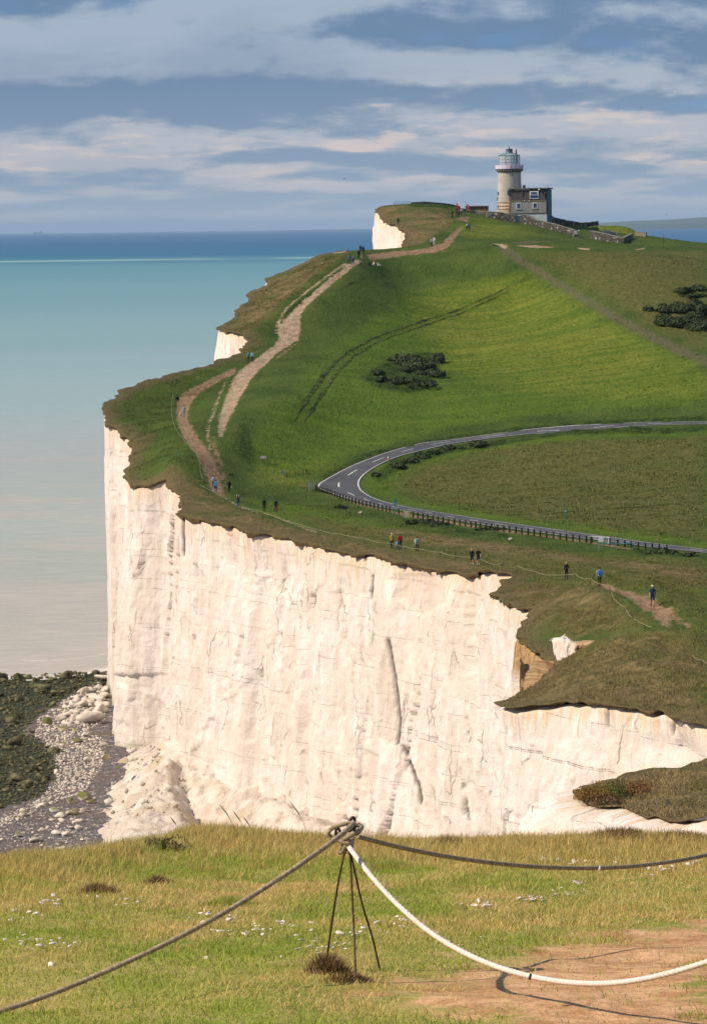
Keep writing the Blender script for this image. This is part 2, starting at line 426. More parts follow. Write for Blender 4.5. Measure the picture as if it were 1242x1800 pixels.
earth = region(
 [(415,643),(398,652),(370,664),(340,679),(319,690),(310,704),(307,730),(314,756),(334,786),(349,806),(357,830),(365,855),(378,869),(396,878),(401,868),(393,858),(389,842),(386,820),(375,800),(358,778),(344,757),(331,738),(334,712),(350,692),(388,670),(420,655)],
 [(375,760),(368,775),(372,795),(386,818),(391,850),(400,862),(398,845),(394,818),(385,795),(379,775)],
 [(640,447),(680,442),(720,440),(750,436),(775,425),(790,412),(803,400),(812,393),(818,396),(808,408),(795,425),(790,436),(770,443),(720,447),(690,452),(650,457)],
 [(1008,1018),(1050,1025),(1085,1033),(1120,1043),(1152,1055),(1184,1075),(1224,1103),(1204,1105),(1190,1097),(1172,1084),(1186,1104),(1162,1105),(1150,1092),(1134,1080),(1112,1062),(1092,1049),(1056,1037)],
 [(795,384),(820,378),(835,380),(815,386),(797,390)],
 [(470,640),(500,622),(530,598),(532,575),(520,600),(495,618)],
 [(516,852),(530,849),(545,852),(556,862),(600,878),(640,890),(705,905),(790,921),(880,934),(960,944),(1050,956),(1120,968),(1120,964),(1050,951.5),(850,924.5),(690,897),(600,875),(558,858)])
chalk = region(
 [(625,452),(600,470),(572,492),(545,515),(512,545),(488,570),(482,580),(487,597),(475,608),(450,626),(428,640),(414,654),(403,672),(392,700),(383,725),(378,750),(380,770),(387,768),(395,768),(402,745),(416,718),(430,690),(445,666),(458,650),(472,638),(492,618),(515,605),(530,592),(534,575),(528,558),(540,540),(562,520),(592,495),(617,475),(640,460)],
 [(862,427),(892,427),(900,438),(885,440)],
 [(895,431),(940,430),(985,434),(940,436)],[(1008,435),(1045,436),(1043,440),(1010,439)],[(1105,438),(1128,436),(1136,430),(1141,432),(1134,438),(1112,441)],
 [(1002,1126),(1030,1124),(1076,1118),(1078,1122),(1030,1128),(1004,1130)],
 [(576,446),(600,440),(618,440),(606,444)])
chalk = np.maximum(chalk, lines(([(395,672),(388,690),(378,712),(374,730),(366,745),(365,765),(370,790)], 1.1), ([(608,462),(580,481),(540,510),(505,540),(489,562),(486,585)], 1.3),
   ([(394,872),(420,889),(450,899),(480,906),(520,922),(560,936)], 1.1), ([(430,862),(450,866),(480,872),(500,882)], 0.3), ([(900,999),(950,1010),(1010,1020)], 0.5), ([(668,454),(720,449),(760,444),(800,438)], 0.8),
   ([(395,770),(400,790),(412,812),(420,826)], 0.35), ([(440,870),(446,885),(456,896)], .25), ([(460,868),(470,880),(480,894)], .25),
   ([(812,982),(850,985),(900,993)],.25)))
lane = region([(870,428),(895,430),(905,442),(960,474),(1040,522),(1130,573),(1250,630),(1250,652),(1150,606),(1050,552),(960,496),(900,460),(875,441)], [(890,426),(960,423),(1000,419),(1035,414),(1015,421),(960,427),(895,430)])
dry = region(
 [(668,364),(700,362),(780,368),(800,378),(795,395),(770,412),(745,428),(715,434),(712,415),(700,398),(668,380)],
 [(222,845),(260,840),(330,848),(372,868),(420,895),(500,924),(560,938),(650,955),(760,978),(860,996),(905,1008),(895,1018),(800,1003),(650,975),(500,944),(380,919),(318,898),(318,866)],
 [(640,928),(760,938),(880,958),(1000,975),(1120,990),(1250,1000),(1250,1040),(1150,1010),(1050,990),(930,985),(800,968),(700,948)],
 [(872,1040),(950,1018),(1050,1038),(1080,1052),(1100,1075),(1140,1100),(1060,1112),(1000,1118),(930,1100),(940,1085),(905,1062)],
 [(880,1232),(930,1210),(1000,1150),(1075,1120),(1160,1112),(1250,1150),(1250,1268),(1150,1248),(1000,1236)],
 [(1010,1402),(1090,1374),(1242,1331),(1300,1330),(1300,1445),(1242,1440),(1100,1428),(1010,1412)],
 [(520,470),(560,452),(600,444),(600,455),(560,480),(500,530),(440,585),(395,575),(440,520),(470,500)])
lush = region(
 [(425,780),(480,735),(560,640),(700,520),(900,480),(960,500),(1050,555),(1240,650),(1240,715),(1000,722),(800,750),(650,790),(560,830),(470,830)],
 [(640,850),(700,805),(820,780),(1000,765),(1245,752),(1245,762),(1000,778),(850,795),(720,830),(690,850),(720,875),(850,900),(1000,920),(1245,950),(1245,963),(1040,938),(840,911),(690,885),(645,868)],
 [(440,880),(540,890),(640,915),(800,950),(880,965),(800,962),(680,940),(560,925),(470,900)])
bright = region([(720,520),(900,490),(960,500),(1050,560),(1200,640),(1240,665),(1240,700),(900,690),(780,640)], [(800,395),(850,383),(900,398),(960,412),(900,420),(820,420)], [(480,820),(560,815),(530,845),(480,850)])  # the large meadow patch is a sunlit strip put into the grass colour
scrub = region([(630,668),(660,645),(690,630),(740,618),(778,622),(775,645),(760,660),(765,680),(720,692),(660,682)],
 [(560,838),(640,800),(740,772),(850,757),(1000,742),(1245,732),(1245,740),(1000,748),(850,765),(740,782),(650,803),(575,842)],
 [(690,806),(760,790),(830,777),(1000,757),(1245,748),(1245,756),(1000,768),(860,785),(770,800),(700,825),(665,850),(655,838)],
 [(690,905),(780,923),(900,945),(900,952),(800,935),(720,922)],[(1050,958),(1150,968),(1245,978),(1245,985),(1120,972)],
 [(405,790),(425,740),(440,760),(450,800),(440,820)], [(690,353),(800,358),(800,366),(720,364)], [(600,470),(560,500),(500,545),(470,590),(480,600),(500,560),(560,512),(600,482)])
olive = region([(690,850),(740,818),(860,790),(1000,775),(1245,762),(1245,948),(1040,925),(850,898),(730,875)], [(930,445),(1245,440),(1245,625),(1130,568),(1040,515),(970,470)], [(520,905),(640,920),(800,945),(1000,970),(1245,985),(1245,1100),(1100,1040),(900,1010),(700,980),(560,940)], [(1080,1110),(1245,1100),(1245,1200),(1120,1150)])
rut = lines(([(936,482),(880,512),(820,540),(760,562),(700,580),(650,598),(612,620),(585,645),(556,680),(530,715),(514,745)], 1.1),
            ([(930,490),(880,518),(820,546),(760,567),(700,587),(655,604),(620,626),(600,645),(570,682),(545,720),(524,748)], 0.9),
            ([(596,626),(570,655),(545,690),(520,730)], 0.7), ([(640,490),(615,500),(596,512)], .5), ([(545,545),(520,575),(505,600)],.3), ([(462,640),(458,660),(446,690)],.7),
            ([(800,440),(865,436),(880,430)], .8), ([(845,431),(900,424),(960,422)], .7), ([(1242,880),(1100,893),(940,905)], .9), ([(560,832),(640,806),(740,780)], .4), ([(990,437),(900,440)],.5),
            ([(335,730),(372,733),(384,722)], .8), ([(525,603),(505,618),(490,632)],.7))
# surface relief of the turf, kept off the road
rel = 0.34 * fbm(gx * 0.11, gy * 0.07, 21, 4) + 0.16 * fbm(gx * 0.6, gy * 0.4, 31, 3)
flat = np.clip((road_sdf.reshape(gx.shape) + 2.5) / 2.5, 0, 1)
rg = rut.reshape(gx.shape); eg = np.maximum(earth, chalk).reshape(gx.shape); sg = scrub.reshape(gx.shape); dg = dry.reshape(gx.shape)
rel = rel * (1 + 1.2 * np.clip((370 - gy) / 60, 0, 1)) * (1 + 0.9 * np.clip(sg, 0, 1) + 0.5 * np.clip(dg, 0, 1)) * (1 - 0.7 * np.clip(eg + 0.5, 0, 1))
GZ0 = GZ.copy()
GZ = GZ + rel * (1 - flat) - 0.10 * np.clip(road_sdf.reshape(gx.shape) * 2 + 1, 0, 1) - 0.05 * np.clip(rg * 2.5 + 0.8, 0, 1) - 0.12 * np.clip(eg * 2 + .4, 0, 1) + 0.35 * np.clip(sg, 0, 1) * (fbm(gx * 0.5, gy * 0.35, 77, 3) + 0.2)

# ------------------------------------------------------------------ land material
def land_material():
    m, nt, out = new_mat('downland_turf')
    pos = N(nt, 'ShaderNodeNewGeometry').outputs['Position']
    big = noise(nt, pos, 0.018, 3); mid = noise(nt, pos, 0.11, 4, 0.6); fine = noise(nt, pos, 0.9, 4, 0.65)
    streak = noise(nt, mapping(nt, pos, (0.05, 0.32, 0.1), rot=(0, 0, R(12))), 1.0, 4, 0.62)
    tiny = noise(nt, mapping(nt, pos, (1.0, 0.45, 1.0)), 3.2, 3, 0.7)
    def msk(name, amp, soft, bias=0.0, nz=None):
        a = attr(nt, name)
        k = mth(nt, 'MULTIPLY_ADD', mth(nt, 'SUBTRACT', nz if nz else fine, 0.5), amp, a)
        return smooth(nt, k, -soft + bias, soft + bias)
    grain = noise(nt, mapping(nt, pos, (1.6, 0.7, 1.6)), 1.0, 5, 0.75)
    g0 = mix(nt, smooth(nt, mid, 0.3, 0.7), (0.040, 0.076, 0.013), (0.076, 0.116, 0.022))
    g0 = mix(nt, mth(nt, 'MULTIPLY', smooth(nt, grain, 0.42, 0.72), 0.55), g0, (0.100, 0.112, 0.030))
    lush = mix(nt, smooth(nt, mth(nt, 'MULTIPLY_ADD', grain, 0.5, mth(nt, 'MULTIPLY', streak, 0.5)), 0.36, 0.66), (0.056, 0.112, 0.010), (0.118, 0.175, 0.020))
    lush = mix(nt, mth(nt, 'MULTIPLY', smooth(nt, tiny, 0.4, 0.8), 0.35), lush, (0.115, 0.128, 0.028))
    c = mix(nt, mth(nt, 'MULTIPLY', msk('lush', 5, 2.5, 0, mid), 0.85), g0, lush)
    olv = mix(nt, smooth(nt, grain, 0.34, 0.68), (0.074, 0.080, 0.020), (0.160, 0.140, 0.048))
    olv = mix(nt, mth(nt, 'MULTIPLY', smooth(nt, mid, 0.50, 0.70), 0.6), olv, mix(nt, grain, (0.046, 0.080, 0.014), (0.090, 0.120, 0.024)))
    c = mix(nt, mth(nt, 'MULTIPLY', msk('olive', 6, 2.5, 0.4, mid), 0.85), c, olv)
    brt = mix(nt, smooth(nt, mth(nt, 'MULTIPLY_ADD', grain, 0.55, mth(nt, 'MULTIPLY', streak, 0.45)), 0.38, 0.64), (0.085, 0.140, 0.012), (0.225, 0.225, 0.036))  # yellow-green tones, painting the meadow strip as if sunlit
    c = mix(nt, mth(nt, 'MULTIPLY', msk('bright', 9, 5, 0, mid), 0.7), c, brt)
    dryc = mix(nt, smooth(nt, fine, 0.35, 0.68), (0.115, 0.088, 0.037), (0.245, 0.180, 0.085))
    dryc = mix(nt, smooth(nt, mid, 0.42, 0.66), dryc, mix(nt, fine, (0.062, 0.078, 0.020), (0.125, 0.122, 0.038)))
    c = mix(nt, mth(nt, 'MULTIPLY', msk('dry', 5.0, 1.6, 0.2, mid), 0.92), c, dryc)
    # dry fringe along the cliff top
    eb = smooth(nt, mth(nt, 'MULTIPLY_ADD', mth(nt, 'SUBTRACT', mid, 0.5), 6.0, attr(nt, 'edge')), 3.2, 0.4)
    c = mix(nt, mth(nt, 'MULTIPLY', eb, 0.8), c, mix(nt, fine, (0.082, 0.062, 0.029), (0.20, 0.146, 0.075)))
    scr = mix(nt, smooth(nt, fine, 0.38, 0.66), (0.018, 0.036, 0.008), (0.055, 0.090, 0.016))
    c = mix(nt, mth(nt, 'MULTIPLY', msk('scrub', 2.4, 0.7), 0.9), c, scr)
    c = mix(nt, mth(nt, 'MULTIPLY', msk('rut', 0.5, 0.16, 0.0), 0.14), c, mix(nt, fine, (0.012, 0.020, 0.007), (0.07, 0.055, 0.03)))
    ln = mix(nt, fine, (0.085, 0.085, 0.045), (0.15, 0.132, 0.082))
    c = mix(nt, mth(nt, 'MULTIPLY', msk('lane', 2.0, 0.8, 0.5), 0.85), c, ln)
    ea = mix(nt, smooth(nt, noise(nt, mapping(nt, pos, (1, .5, 1)), 1.1, 6, 0.72), 0.28, 0.74), (0.185, 0.118, 0.068), (0.33, 0.225, 0.14))
    c = mix(nt, msk('earth', 1.6, 0.25, 0.22), c, ea)
    ch = mix(nt, smooth(nt, noise(nt, mapping(nt, pos, (1, .45, 1)), 0.8, 6, 0.75), 0.30, 0.66), (0.25, 0.175, 0.11), (0.46, 0.345, 0.235))
    c = mix(nt, msk('chalk', 1.5, 0.22, 0.40), c, ch)
    c = mix(nt, attr(nt, 'soil'), c, mix(nt, fine, (0.035, 0.022, 0.012), (0.17, 0.105, 0.05)))
    h = mth(nt, 'ADD', mth(nt, 'MULTIPLY', fine, 0.6), mth(nt, 'MULTIPLY', tiny, 0.3))
    nrm = bump(nt, mth(nt, 'ADD', h, mth(nt, 'MULTIPLY', grain, 0.8)), 0.9, 0.6)
    finish(nt, out, c, 0.95, 0.08, nrm)
    return m
M_LAND = land_material()

def build_land():
    iso = np.interp(gy, [160, 250], [0.22, -0.22])
    nx, ny = len(GX), len(GY)
    S = SDF + 0.8 * fbm(gx * 0.8, gy * 0.6, 3, 3) * (abs(SDF) < 3) * np.clip(gy / 420, .3, 1) - iso
    idx = np.arange(nx * ny).reshape(ny, nx)
    a, b, c, d = idx[:-1, :-1], idx[:-1, 1:], idx[1:, 1:], idx[1:, :-1]
    ins = S > 0
    cnt = ins[:-1, :-1].astype(int) + ins[:-1, 1:] + ins[1:, 1:] + ins[1:, :-1]
    full = cnt == 4
    quads = np.stack([a[full], b[full], c[full], d[full]], 1)
    V = [np.stack([gx.ravel(), gy.ravel(), GZ.ravel()], 1)]
    extra = []; emap = {}; tris = []; segs = []
    Sf = S.ravel(); base = nx * ny
    def cut(i, j):
        k = (min(i, j), max(i, j))
        if k in emap: return emap[k]
        t = Sf[k[0]] / (Sf[k[0]] - Sf[k[1]])
        emap[k] = base + len(extra); extra.append((k[0], k[1], t)); return emap[k]
    jj, ii = np.where((cnt > 0) & (cnt < 4))
    for j, i in zip(jj, ii):
        q = [idx[j, i], idx[j, i + 1], idx[j + 1, i + 1], idx[j + 1, i]]
        pol = []; cr = []
        for k in range(4):
            p, r = q[k], q[(k + 1) % 4]
            if Sf[p] > 0: pol.append(p)
            if (Sf[p] > 0) != (Sf[r] > 0):
                e = cut(p, r); pol.append(e); cr.append(e)
        for k in range(1, len(pol) - 1): tris.append((pol[0], pol[k], pol[k + 1]))
        if len(cr) == 2: segs.append(tuple(cr))
    ex = np.array([(p, r) for p, r, t in extra]); tt = np.array([t for _, _, t in extra])[:, None]
    EV = V[0][ex[:, 0]] * (1 - tt) + V[0][ex[:, 1]] * tt
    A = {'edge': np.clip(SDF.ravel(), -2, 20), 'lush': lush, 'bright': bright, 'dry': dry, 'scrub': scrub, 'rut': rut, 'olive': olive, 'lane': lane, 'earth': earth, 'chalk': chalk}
    A = {k: np.r_[v_, v_[ex[:, 0]] * (1 - tt[:, 0]) + v_[ex[:, 1]] * tt[:, 0]] for k, v_ in A.items()}
    allv = np.concatenate([V[0], EV]); n0 = len(allv)
    # turf lip: hangs down over the chalk
    gyy, gxx = np.gradient(SDF, GY, GX)
    gn = np.stack([gsample(gxx, EV[:, 0], EV[:, 1]), gsample(gyy, EV[:, 0], EV[:, 1])], 1)
    gn /= np.linalg.norm(gn, axis=1)[:, None] + 1e-6
    dep = (0.22 + 0.8 * np.clip(fbm(EV[:, 0] * 0.5, EV[:, 1] * 0.5, 9, 4) + 0.15, 0, 1)) * np.interp(EV[:, 1], [160, 250, 420], [0.10, 0.5, 1])
    low = EV.copy(); low[:, :2] += gn * np.interp(EV[:, 1], [160, 250], [-.05, .10])[:, None]; low[:, 2] -= dep
    emid = EV.copy(); emid[:, :2] -= gn * 0.06; emid[:, 2] -= dep * 0.3
    allv = np.concatenate([allv, emid, low]); m = len(EV)
    A = {k: np.r_[v_, v_[nx * ny:], v_[nx * ny:]] for k, v_ in A.items()}
    A['soil'] = np.r_[np.zeros(n0), np.full(m, 0.45), np.ones(m)]
    sk = []
    for p, r in segs:
        sk.append((p, r, r + m, p + m)); sk.append((p + m, r + m, r + 2 * m, p + 2 * m))
    faces = [quads, np.array(tris), np.array(sk)]
    used = np.zeros(len(allv), bool)
    for f_ in faces: used[f_.ravel()] = True
    rm = np.cumsum(used) - 1
    faces = [rm[f_] for f_ in faces]
    A = {k: v_[used] for k, v_ in A.items()}
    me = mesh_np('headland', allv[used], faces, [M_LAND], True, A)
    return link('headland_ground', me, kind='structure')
build_land()

# ------------------------------------------------------------------ chalk cliffs
def chalk_material():
    m, nt, out = new_mat('chalk_face')
    pos = N(nt, 'ShaderNodeNewGeometry').outputs['Position']
    uv = N(nt, 'ShaderNodeUVMap').outputs[0]                       # u along the cliff, v height, metres
    big = noise(nt, mapping(nt, uv, (0.10, 0.05, 1)), 1.0, 3, 0.55)
    mid = noise(nt, mapping(nt, uv, (0.55, 0.22, 1)), 1.0, 4, 0.6)
    fine = noise(nt, mapping(nt, uv, (2.2, 0.9, 1)), 1.0, 5, 0.7)
    flute = noise(nt, mapping(nt, uv, (3.0, 0.22, 1)), 1.0, 4, 0.65)
    c = mix(nt, smooth(nt, mid, 0.32, 0.7), (0.66, 0.575, 0.515), (0.77, 0.71, 0.665))
    c = mix(nt, mth(nt, 'MULTIPLY', smooth(nt, big, 0.46, 0.66), 0.6), c, (0.64, 0.54, 0.455))
    vor = N(nt, 'ShaderNodeTexVoronoi', {'Vector': mapping(nt, uv, (0.32, 0.16, 1)), 'Scale': 1.0, 'Randomness': 1.0}, feature='F1')
    pch = smooth(nt, N(nt, 'ShaderNodeSeparateXYZ', {0: vor.outputs['Color']}).outputs[0], 0.80, 0.86)
    c = mix(nt, mth(nt, 'MULTIPLY', pch, 0.4), c, (0.66, 0.58, 0.50))
    c = mix(nt, mth(nt, 'MULTIPLY', smooth(nt, flute, 0.60, 0.80), 0.32), c, (0.66, 0.55, 0.43))
    c = mix(nt, mth(nt, 'MULTIPLY', smooth(nt, fine, 0.60, 0.80), 0.35), c, (0.56, 0.47, 0.37))
    pit = noise(nt, mapping(nt, uv, (4.2, 2.4, 1)), 1.0, 5, 0.78)
    c = mix(nt, mth(nt, 'MULTIPLY', smooth(nt, pit, 0.58, 0.78), 0.38), c, (0.54, 0.45, 0.37))
    c = mix(nt, mth(nt, 'MULTIPLY', smooth(nt, pit, 0.44, 0.28), 0.6), c, (0.84, 0.80, 0.76))
    # flint bands: thin, broken, following the bedding
    sv = N(nt, 'ShaderNodeSeparateXYZ', {0: uv})
    wob = noise(nt, mapping(nt, uv, (0.12, 0.02, 1)), 1.0, 3)
    zz = mth(nt, 'ADD', mth(nt, 'MULTIPLY_ADD', wob, 1.6, sv.outputs[1]), mth(nt, 'MULTIPLY', sv.outputs[0], -0.006))
    brk = noise(nt, mapping(nt, uv, (3.2, 0.6, 1)), 1.0, 4, 0.8)
    gate = noise(nt, mapping(nt, uv, (0.11, 0.35, 1)), 1.0, 2, 0.6)
    lines_ = None
    for per, off, wd in ((3.05, 0.2, 0.012), (5.3, 0.55, 0.010)):
        fr = mth(nt, 'FRACT', mth(nt, 'ADD', mth(nt, 'DIVIDE', zz, per), off))
        ds = mth(nt, 'ABSOLUTE', mth(nt, 'SUBTRACT', fr, 0.5))
        l = smooth(nt, ds, wd, wd * 0.35)
        k = mth(nt, 'MULTIPLY', l, mth(nt, 'MULTIPLY', smooth(nt, brk, 0.43, 0.55), smooth(nt, gate, 0.42, 0.58)))
        lines_ = k if lines_ is None else mth(nt, 'MAXIMUM', lines_, k)
    c = mix(nt, mth(nt, 'MULTIPLY', lines_, 0.62), c, (0.12, 0.10, 0.08))
    # joints: sharp, mostly upright fractures
    dist_uv = N(nt, 'ShaderNodeVectorMath', {0: mapping(nt, uv, (0.42, 0.13, 1)), 1: N(nt, 'ShaderNodeVectorMath', {0: N(nt, 'ShaderNodeTexNoise', {'Vector': uv, 'Scale': 0.5, 'Detail': 4.0}).outputs['Color'], 'Scale': 0.5}, operation='SCALE').outputs[0]}, operation='ADD').outputs[0]
    ve = N(nt, 'ShaderNodeTexVoronoi', {'Vector': dist_uv, 'Scale': 1.0}, feature='DISTANCE_TO_EDGE').outputs['Distance']
    jn = mth(nt, 'MULTIPLY', smooth(nt, ve, 0.028, 0.006), smooth(nt, noise(nt, mapping(nt, uv, (0.3, 0.12, 1), (7, 3, 0)), 1.0, 3), 0.50, 0.60))
    c = mix(nt, mth(nt, 'MULTIPLY', jn, 0.55), c, (0.22, 0.17, 0.13))
    # clay washed down from the top
    top = attr(nt, 'dtop')
    st = mth(nt, 'SUBTRACT', mth(nt, 'MULTIPLY', smooth(nt, flute, 0.34, 0.74), 4.6), top)
    c = mix(nt, mth(nt, 'MULTIPLY', smooth(nt, st, -0.8, 1.8), 0.75), c, mix(nt, fine, (0.50, 0.335, 0.17), (0.68, 0.53, 0.36)))
    drip = mth(nt, 'MULTIPLY', smooth(nt, noise(nt, mapping(nt, uv, (0.35, 0.035, 1)), 1.0, 3, 0.6), 0.60, 0.72), smooth(nt, top, 30, 4))
    c = mix(nt, mth(nt, 'MULTIPLY', drip, 0.4), c, (0.64, 0.46, 0.27))
    c = mix(nt, attr(nt, 'clay'), c, mix(nt, smooth(nt, fine, 0.3, 0.7), (0.19, 0.11, 0.05), (0.47, 0.31, 0.155)))
    c = mix(nt, mth(nt, 'MULTIPLY', attr(nt, 'scar'), 0.55), c, (0.60, 0.51, 0.43))
    c = mix(nt, mth(nt, 'MULTIPLY', attr(nt, 'crack'), 0.9), c, (0.075, 0.06, 0.05))
    # green foot where the tide reaches
    ft = mth(nt, 'MULTIPLY', smooth(nt, mth(nt, 'MULTIPLY_ADD', mid, 3.0, N(nt, 'ShaderNodeSeparateXYZ', {0: pos}).outputs[2]), 4.8, 2.4), 0.7)
    c = mix(nt, ft, c, (0.30, 0.30, 0.13))
    h = mth(nt, 'ADD', mth(nt, 'MULTIPLY', fine, 0.55), mth(nt, 'ADD', mth(nt, 'MULTIPLY', flute, 0.45), mth(nt, 'MULTIPLY', mth(nt, 'ADD', lines_, jn), -0.25)))
    n2 = noise(nt, mapping(nt, uv, (5.0, 3.0, 1)), 1.0, 4, 0.7)
    nrm = bump(nt, mth(nt, 'MULTIPLY_ADD', n2, 0.5, h), 0.65, 0.34)
    finish(nt, out, c, 0.95, 0.1, nrm)
    return m
M_CHALK = chalk_material()
_sm = np.ones(13) / 13
def _smooth1(a): return np.convolve(np.pad(a, 6, mode='edge'), _sm, 'valid')
_st = np.gradient(np.stack([_smooth1(edge_xy[:, 0]), _smooth1(edge_xy[:, 1])], 1), axis=0)
_st /= np.linalg.norm(_st, axis=1)[:, None] + 1e-9
EN = np.stack([-_st[:, 1], _st[:, 0]], 1)
if EN[np.argmin(abs(edge_xy[:, 1] - 420))][0] > 0: EN = -EN
EZ = gsample(GZ, edge_xy[:, 0], edge_xy[:, 1])
CRACKS = [([(680,1126),(686,1160),(692,1195),(697,1235),(700,1270),(696,1305)], 3.2), ([(706,1310),(722,1350),(735,1385),(738,1410)], 2.6), ([(322,905),(321,940),(322,975)], 2.0), ([(654,1012),(652,1050)], 1.6),
          ([(712,985),(710,1000)], 2.5), ([(820,1262),(820,1290)], 2.2), ([(812,1380),(816,1410),(822,1440)], 2.4), ([(1186,1255),(1180,1290)], 2.0), ([(1065,1245),(1066,1275)], 1.8), ([(640,970),(640,984)],2)]
SCARS = [[(680,1130),(697,1235),(699,1300),(680,1312),(668,1300),(664,1180)], [(690,1010),(775,1010),(780,1060),(740,1085),(700,1050)], [(640,1315),(665,1330),(655,1400),(640,1400)]]
def wall(y0, y1, ds, dz, name='chalk_cliff'):
    """one stretch of cliff between two places along the edge (indices into EDGE)"""
    L = np.r_[0, np.cumsum(np.linalg.norm(np.diff(np.c_[E3, EDGE[:, 3]], axis=0), axis=1))]
    s0, s1 = L[y0], L[y1]
    ns = max(2, int((s1 - s0) / ds) + 1)
    s = np.linspace(s0, s1, ns)
    g = lambda a: np.interp(s, edge_s, a)
    ex, ey, ez, bt = g(edge_xy[:, 0]), g(edge_xy[:, 1]), g(EZ), g(edge_xy[:, 3])
    ez = ez - np.interp(ey, [160, 250], [0.06, 0.25])
    nxv, nyv = g(EN[:, 0]), g(EN[:, 1]); ln = np.hypot(nxv, nyv); nxv, nyv = nxv / ln, nyv / ln
    zb = -0.6
    nz = int((ez.max() - zb) / dz) + 1
    t = np.linspace(0, 1, nz)[:, None]                       # 0 top .. 1 foot
    Z = ez[None] * (1 - t) + zb * t; S = np.repeat(s[None], nz, 0)
    dt = ez[None] - Z
    flare = np.where(bt[None] > 5, bt[None] * np.sqrt(np.clip(dt / 45, 0, 1)), bt[None] * np.clip(dt / 42, 0, 1.2) ** 0.9)
    far = np.clip((450 - ey) / 250, 0, 1)[None]              # nearer faces carry finer relief
    amp = np.clip(dt / np.clip(ey / 80 - 1, .8, 5.0)[None], 0.12, 1) * np.where(bt < 0.3, 0.25, 1)[None]
    f0, _e0 = cells(S * 0.11 + 0.25 * vn(S * .5, Z * .12, 44), Z * 0.030, 43)
    rib = fbm(S * 0.07, Z * 0.018, 41, 3) * 1.5 + 1.0 * f0
    but = -np.abs(fbm(S * 0.24, Z * 0.035, 51, 3)) * 0.6
    flu = fbm(S * 0.9, Z * 0.11, 61, 3) * 0.17 + fbm(S * 2.3, Z * 0.25, 63, 3) * 0.14
    wob = fbm(S * 0.4, Z * 0.4, 66, 2)
    f1, e1 = cells(S * 0.26 + wob * 0.6, Z * 0.17 + wob * 0.5, 71)
    f2, e2 = cells(S * 0.75 + wob, Z * 0.5, 81)
    rough = fbm(S * 3.0, Z * 1.0, 91, 4, .6) * 0.14
    bed = -0.05 * np.clip(1 - np.abs(((Z + 0.006 * -S + 0.8 * vn(S * 0.12, Z * 0.02, 7)) / 3.05 + 0.2) % 1 - 0.5) / 0.035, 0, 1)
    D = (rib + but + flu + 0.24 * f1 + 0.09 * f2 + rough + bed) * amp + flare
    D = D + np.clip((175 - ey) / 15, 0, 1)[None] * np.clip(dt / .5, 0.1, 1) * (0.30 * fbm(S * 2.2, dt * 2.6, 97, 4, .6) + 0.35 * cells(S * .9, dt * 1.2, 98)[0])
    hang = np.clip(1 - dt / 1.2, 0, 1) * -0.15
    D = D + hang
    X = ex[None] + nxv[None] * D; Y = ey[None] + nyv[None] * D
    # the uppermost row tucks under the turf
    X[0] -= nxv * 0.7; Y[0] -= nyv * 0.7
    P = np.stack([X, Y, Z], -1).reshape(-1, 3)
    px, py = proj(P); q = np.stack([px, py], 1)
    crack = np.zeros(len(P)); scar = np.zeros(len(P))
    for pl, wd in CRACKS:
        dd, _ = seg_dist(q, np.array(pl, float)); crack = np.maximum(crack, np.clip(1.6 - dd / (wd * 1.1), 0, 1))
    for pl in SCARS:
        dd, i_ = seg_dist(q, np.array(pl, float), True); scar = np.maximum(scar, np.clip(np.where(i_, dd, -dd) / 3 + 0.5, 0, 1))
    push = (-0.30 * crack - 0.22 * scar).reshape(Z.shape)
    P[:, 0] += (nxv[None] * push).ravel(); P[:, 1] += (nyv[None] * push).ravel()
    gl = np.clip((320 - ey) / 5, 0, 1)[None] * np.clip((ey - 262) / 3, 0, 1)[None]
    clay = np.clip(gl * 1.2 - np.clip((dt - 3.0 - 3 * vn(S * 0.4, Z * 0, 3)) / 1.2, 0, 1), 0, 1)
    if y0 >= 88: clay = np.zeros_like(Z); 
    nr_ = np.clip((175 - ey) / 15, 0, 1)[None] * np.clip(dt / .6, 0, 1)
    P[:, 2] += (nr_ * (0.55 * fbm(S * 0.8, D * 0.8, 95, 5, .6) + 0.30 * cells(S * 0.7, D * 0.7, 96)[0])).ravel()
    UVv = Z - 1.2 * D * np.clip((175 - ey) / 15, 0, 1)[None]
    idx = np.arange(nz * ns).reshape(nz, ns)
    faces = np.stack([idx[:-1, :-1], idx[:-1, 1:], idx[1:, 1:], idx[1:, :-1]], -1).reshape(-1, 4)
    # outward winding
    A, B, C_ = P[faces[0][0]], P[faces[0][1]], P[faces[0][2]]
    nn = np.cross(B - A, C_ - A); 
    if nn[0] * nxv[0] + nn[1] * nyv[0] < 0: faces = faces[:, ::-1]
    me = mesh_np(name, P, faces, [M_CHALK], False, {'dtop': (dt * np.interp(ey, [140, 230, 300, 420], [8, 2.0, 1.3, 1.0])[None]).ravel(), 'clay': clay.ravel(), 'crack': crack, 'scar': scar}, np.stack([S.ravel(), UVv.ravel()], 1))
    return link(name, me, kind='structure')
def ei(px, py): return int(np.argmin((EDGE[:, 0] - px) ** 2 + (EDGE[:, 1] - py) ** 2))
K = [0, ei(664, 366), ei(714, 434), ei(379, 574), ei(431, 612), ei(185, 716), ei(943, 1086), ei(880, 1232), ei(1330, 1292), ei(1242, 1331), len(EDGE) - 1]
for a, b, ds, dz in ((K[0], K[1], 2, 2), (K[1], K[2], .6, .7), (K[2], K[3], .7, .8), (K[3], K[4], .4, .45), (K[4], K[5], .8, .8), (K[5], K[6], .30, .30), (K[6], K[7], .22, .3), (K[7], K[8], .2, .24), (K[8], K[9], .8, .6), (K[9], K[10], .16, .2)):
    wall(a, b, ds, dz)

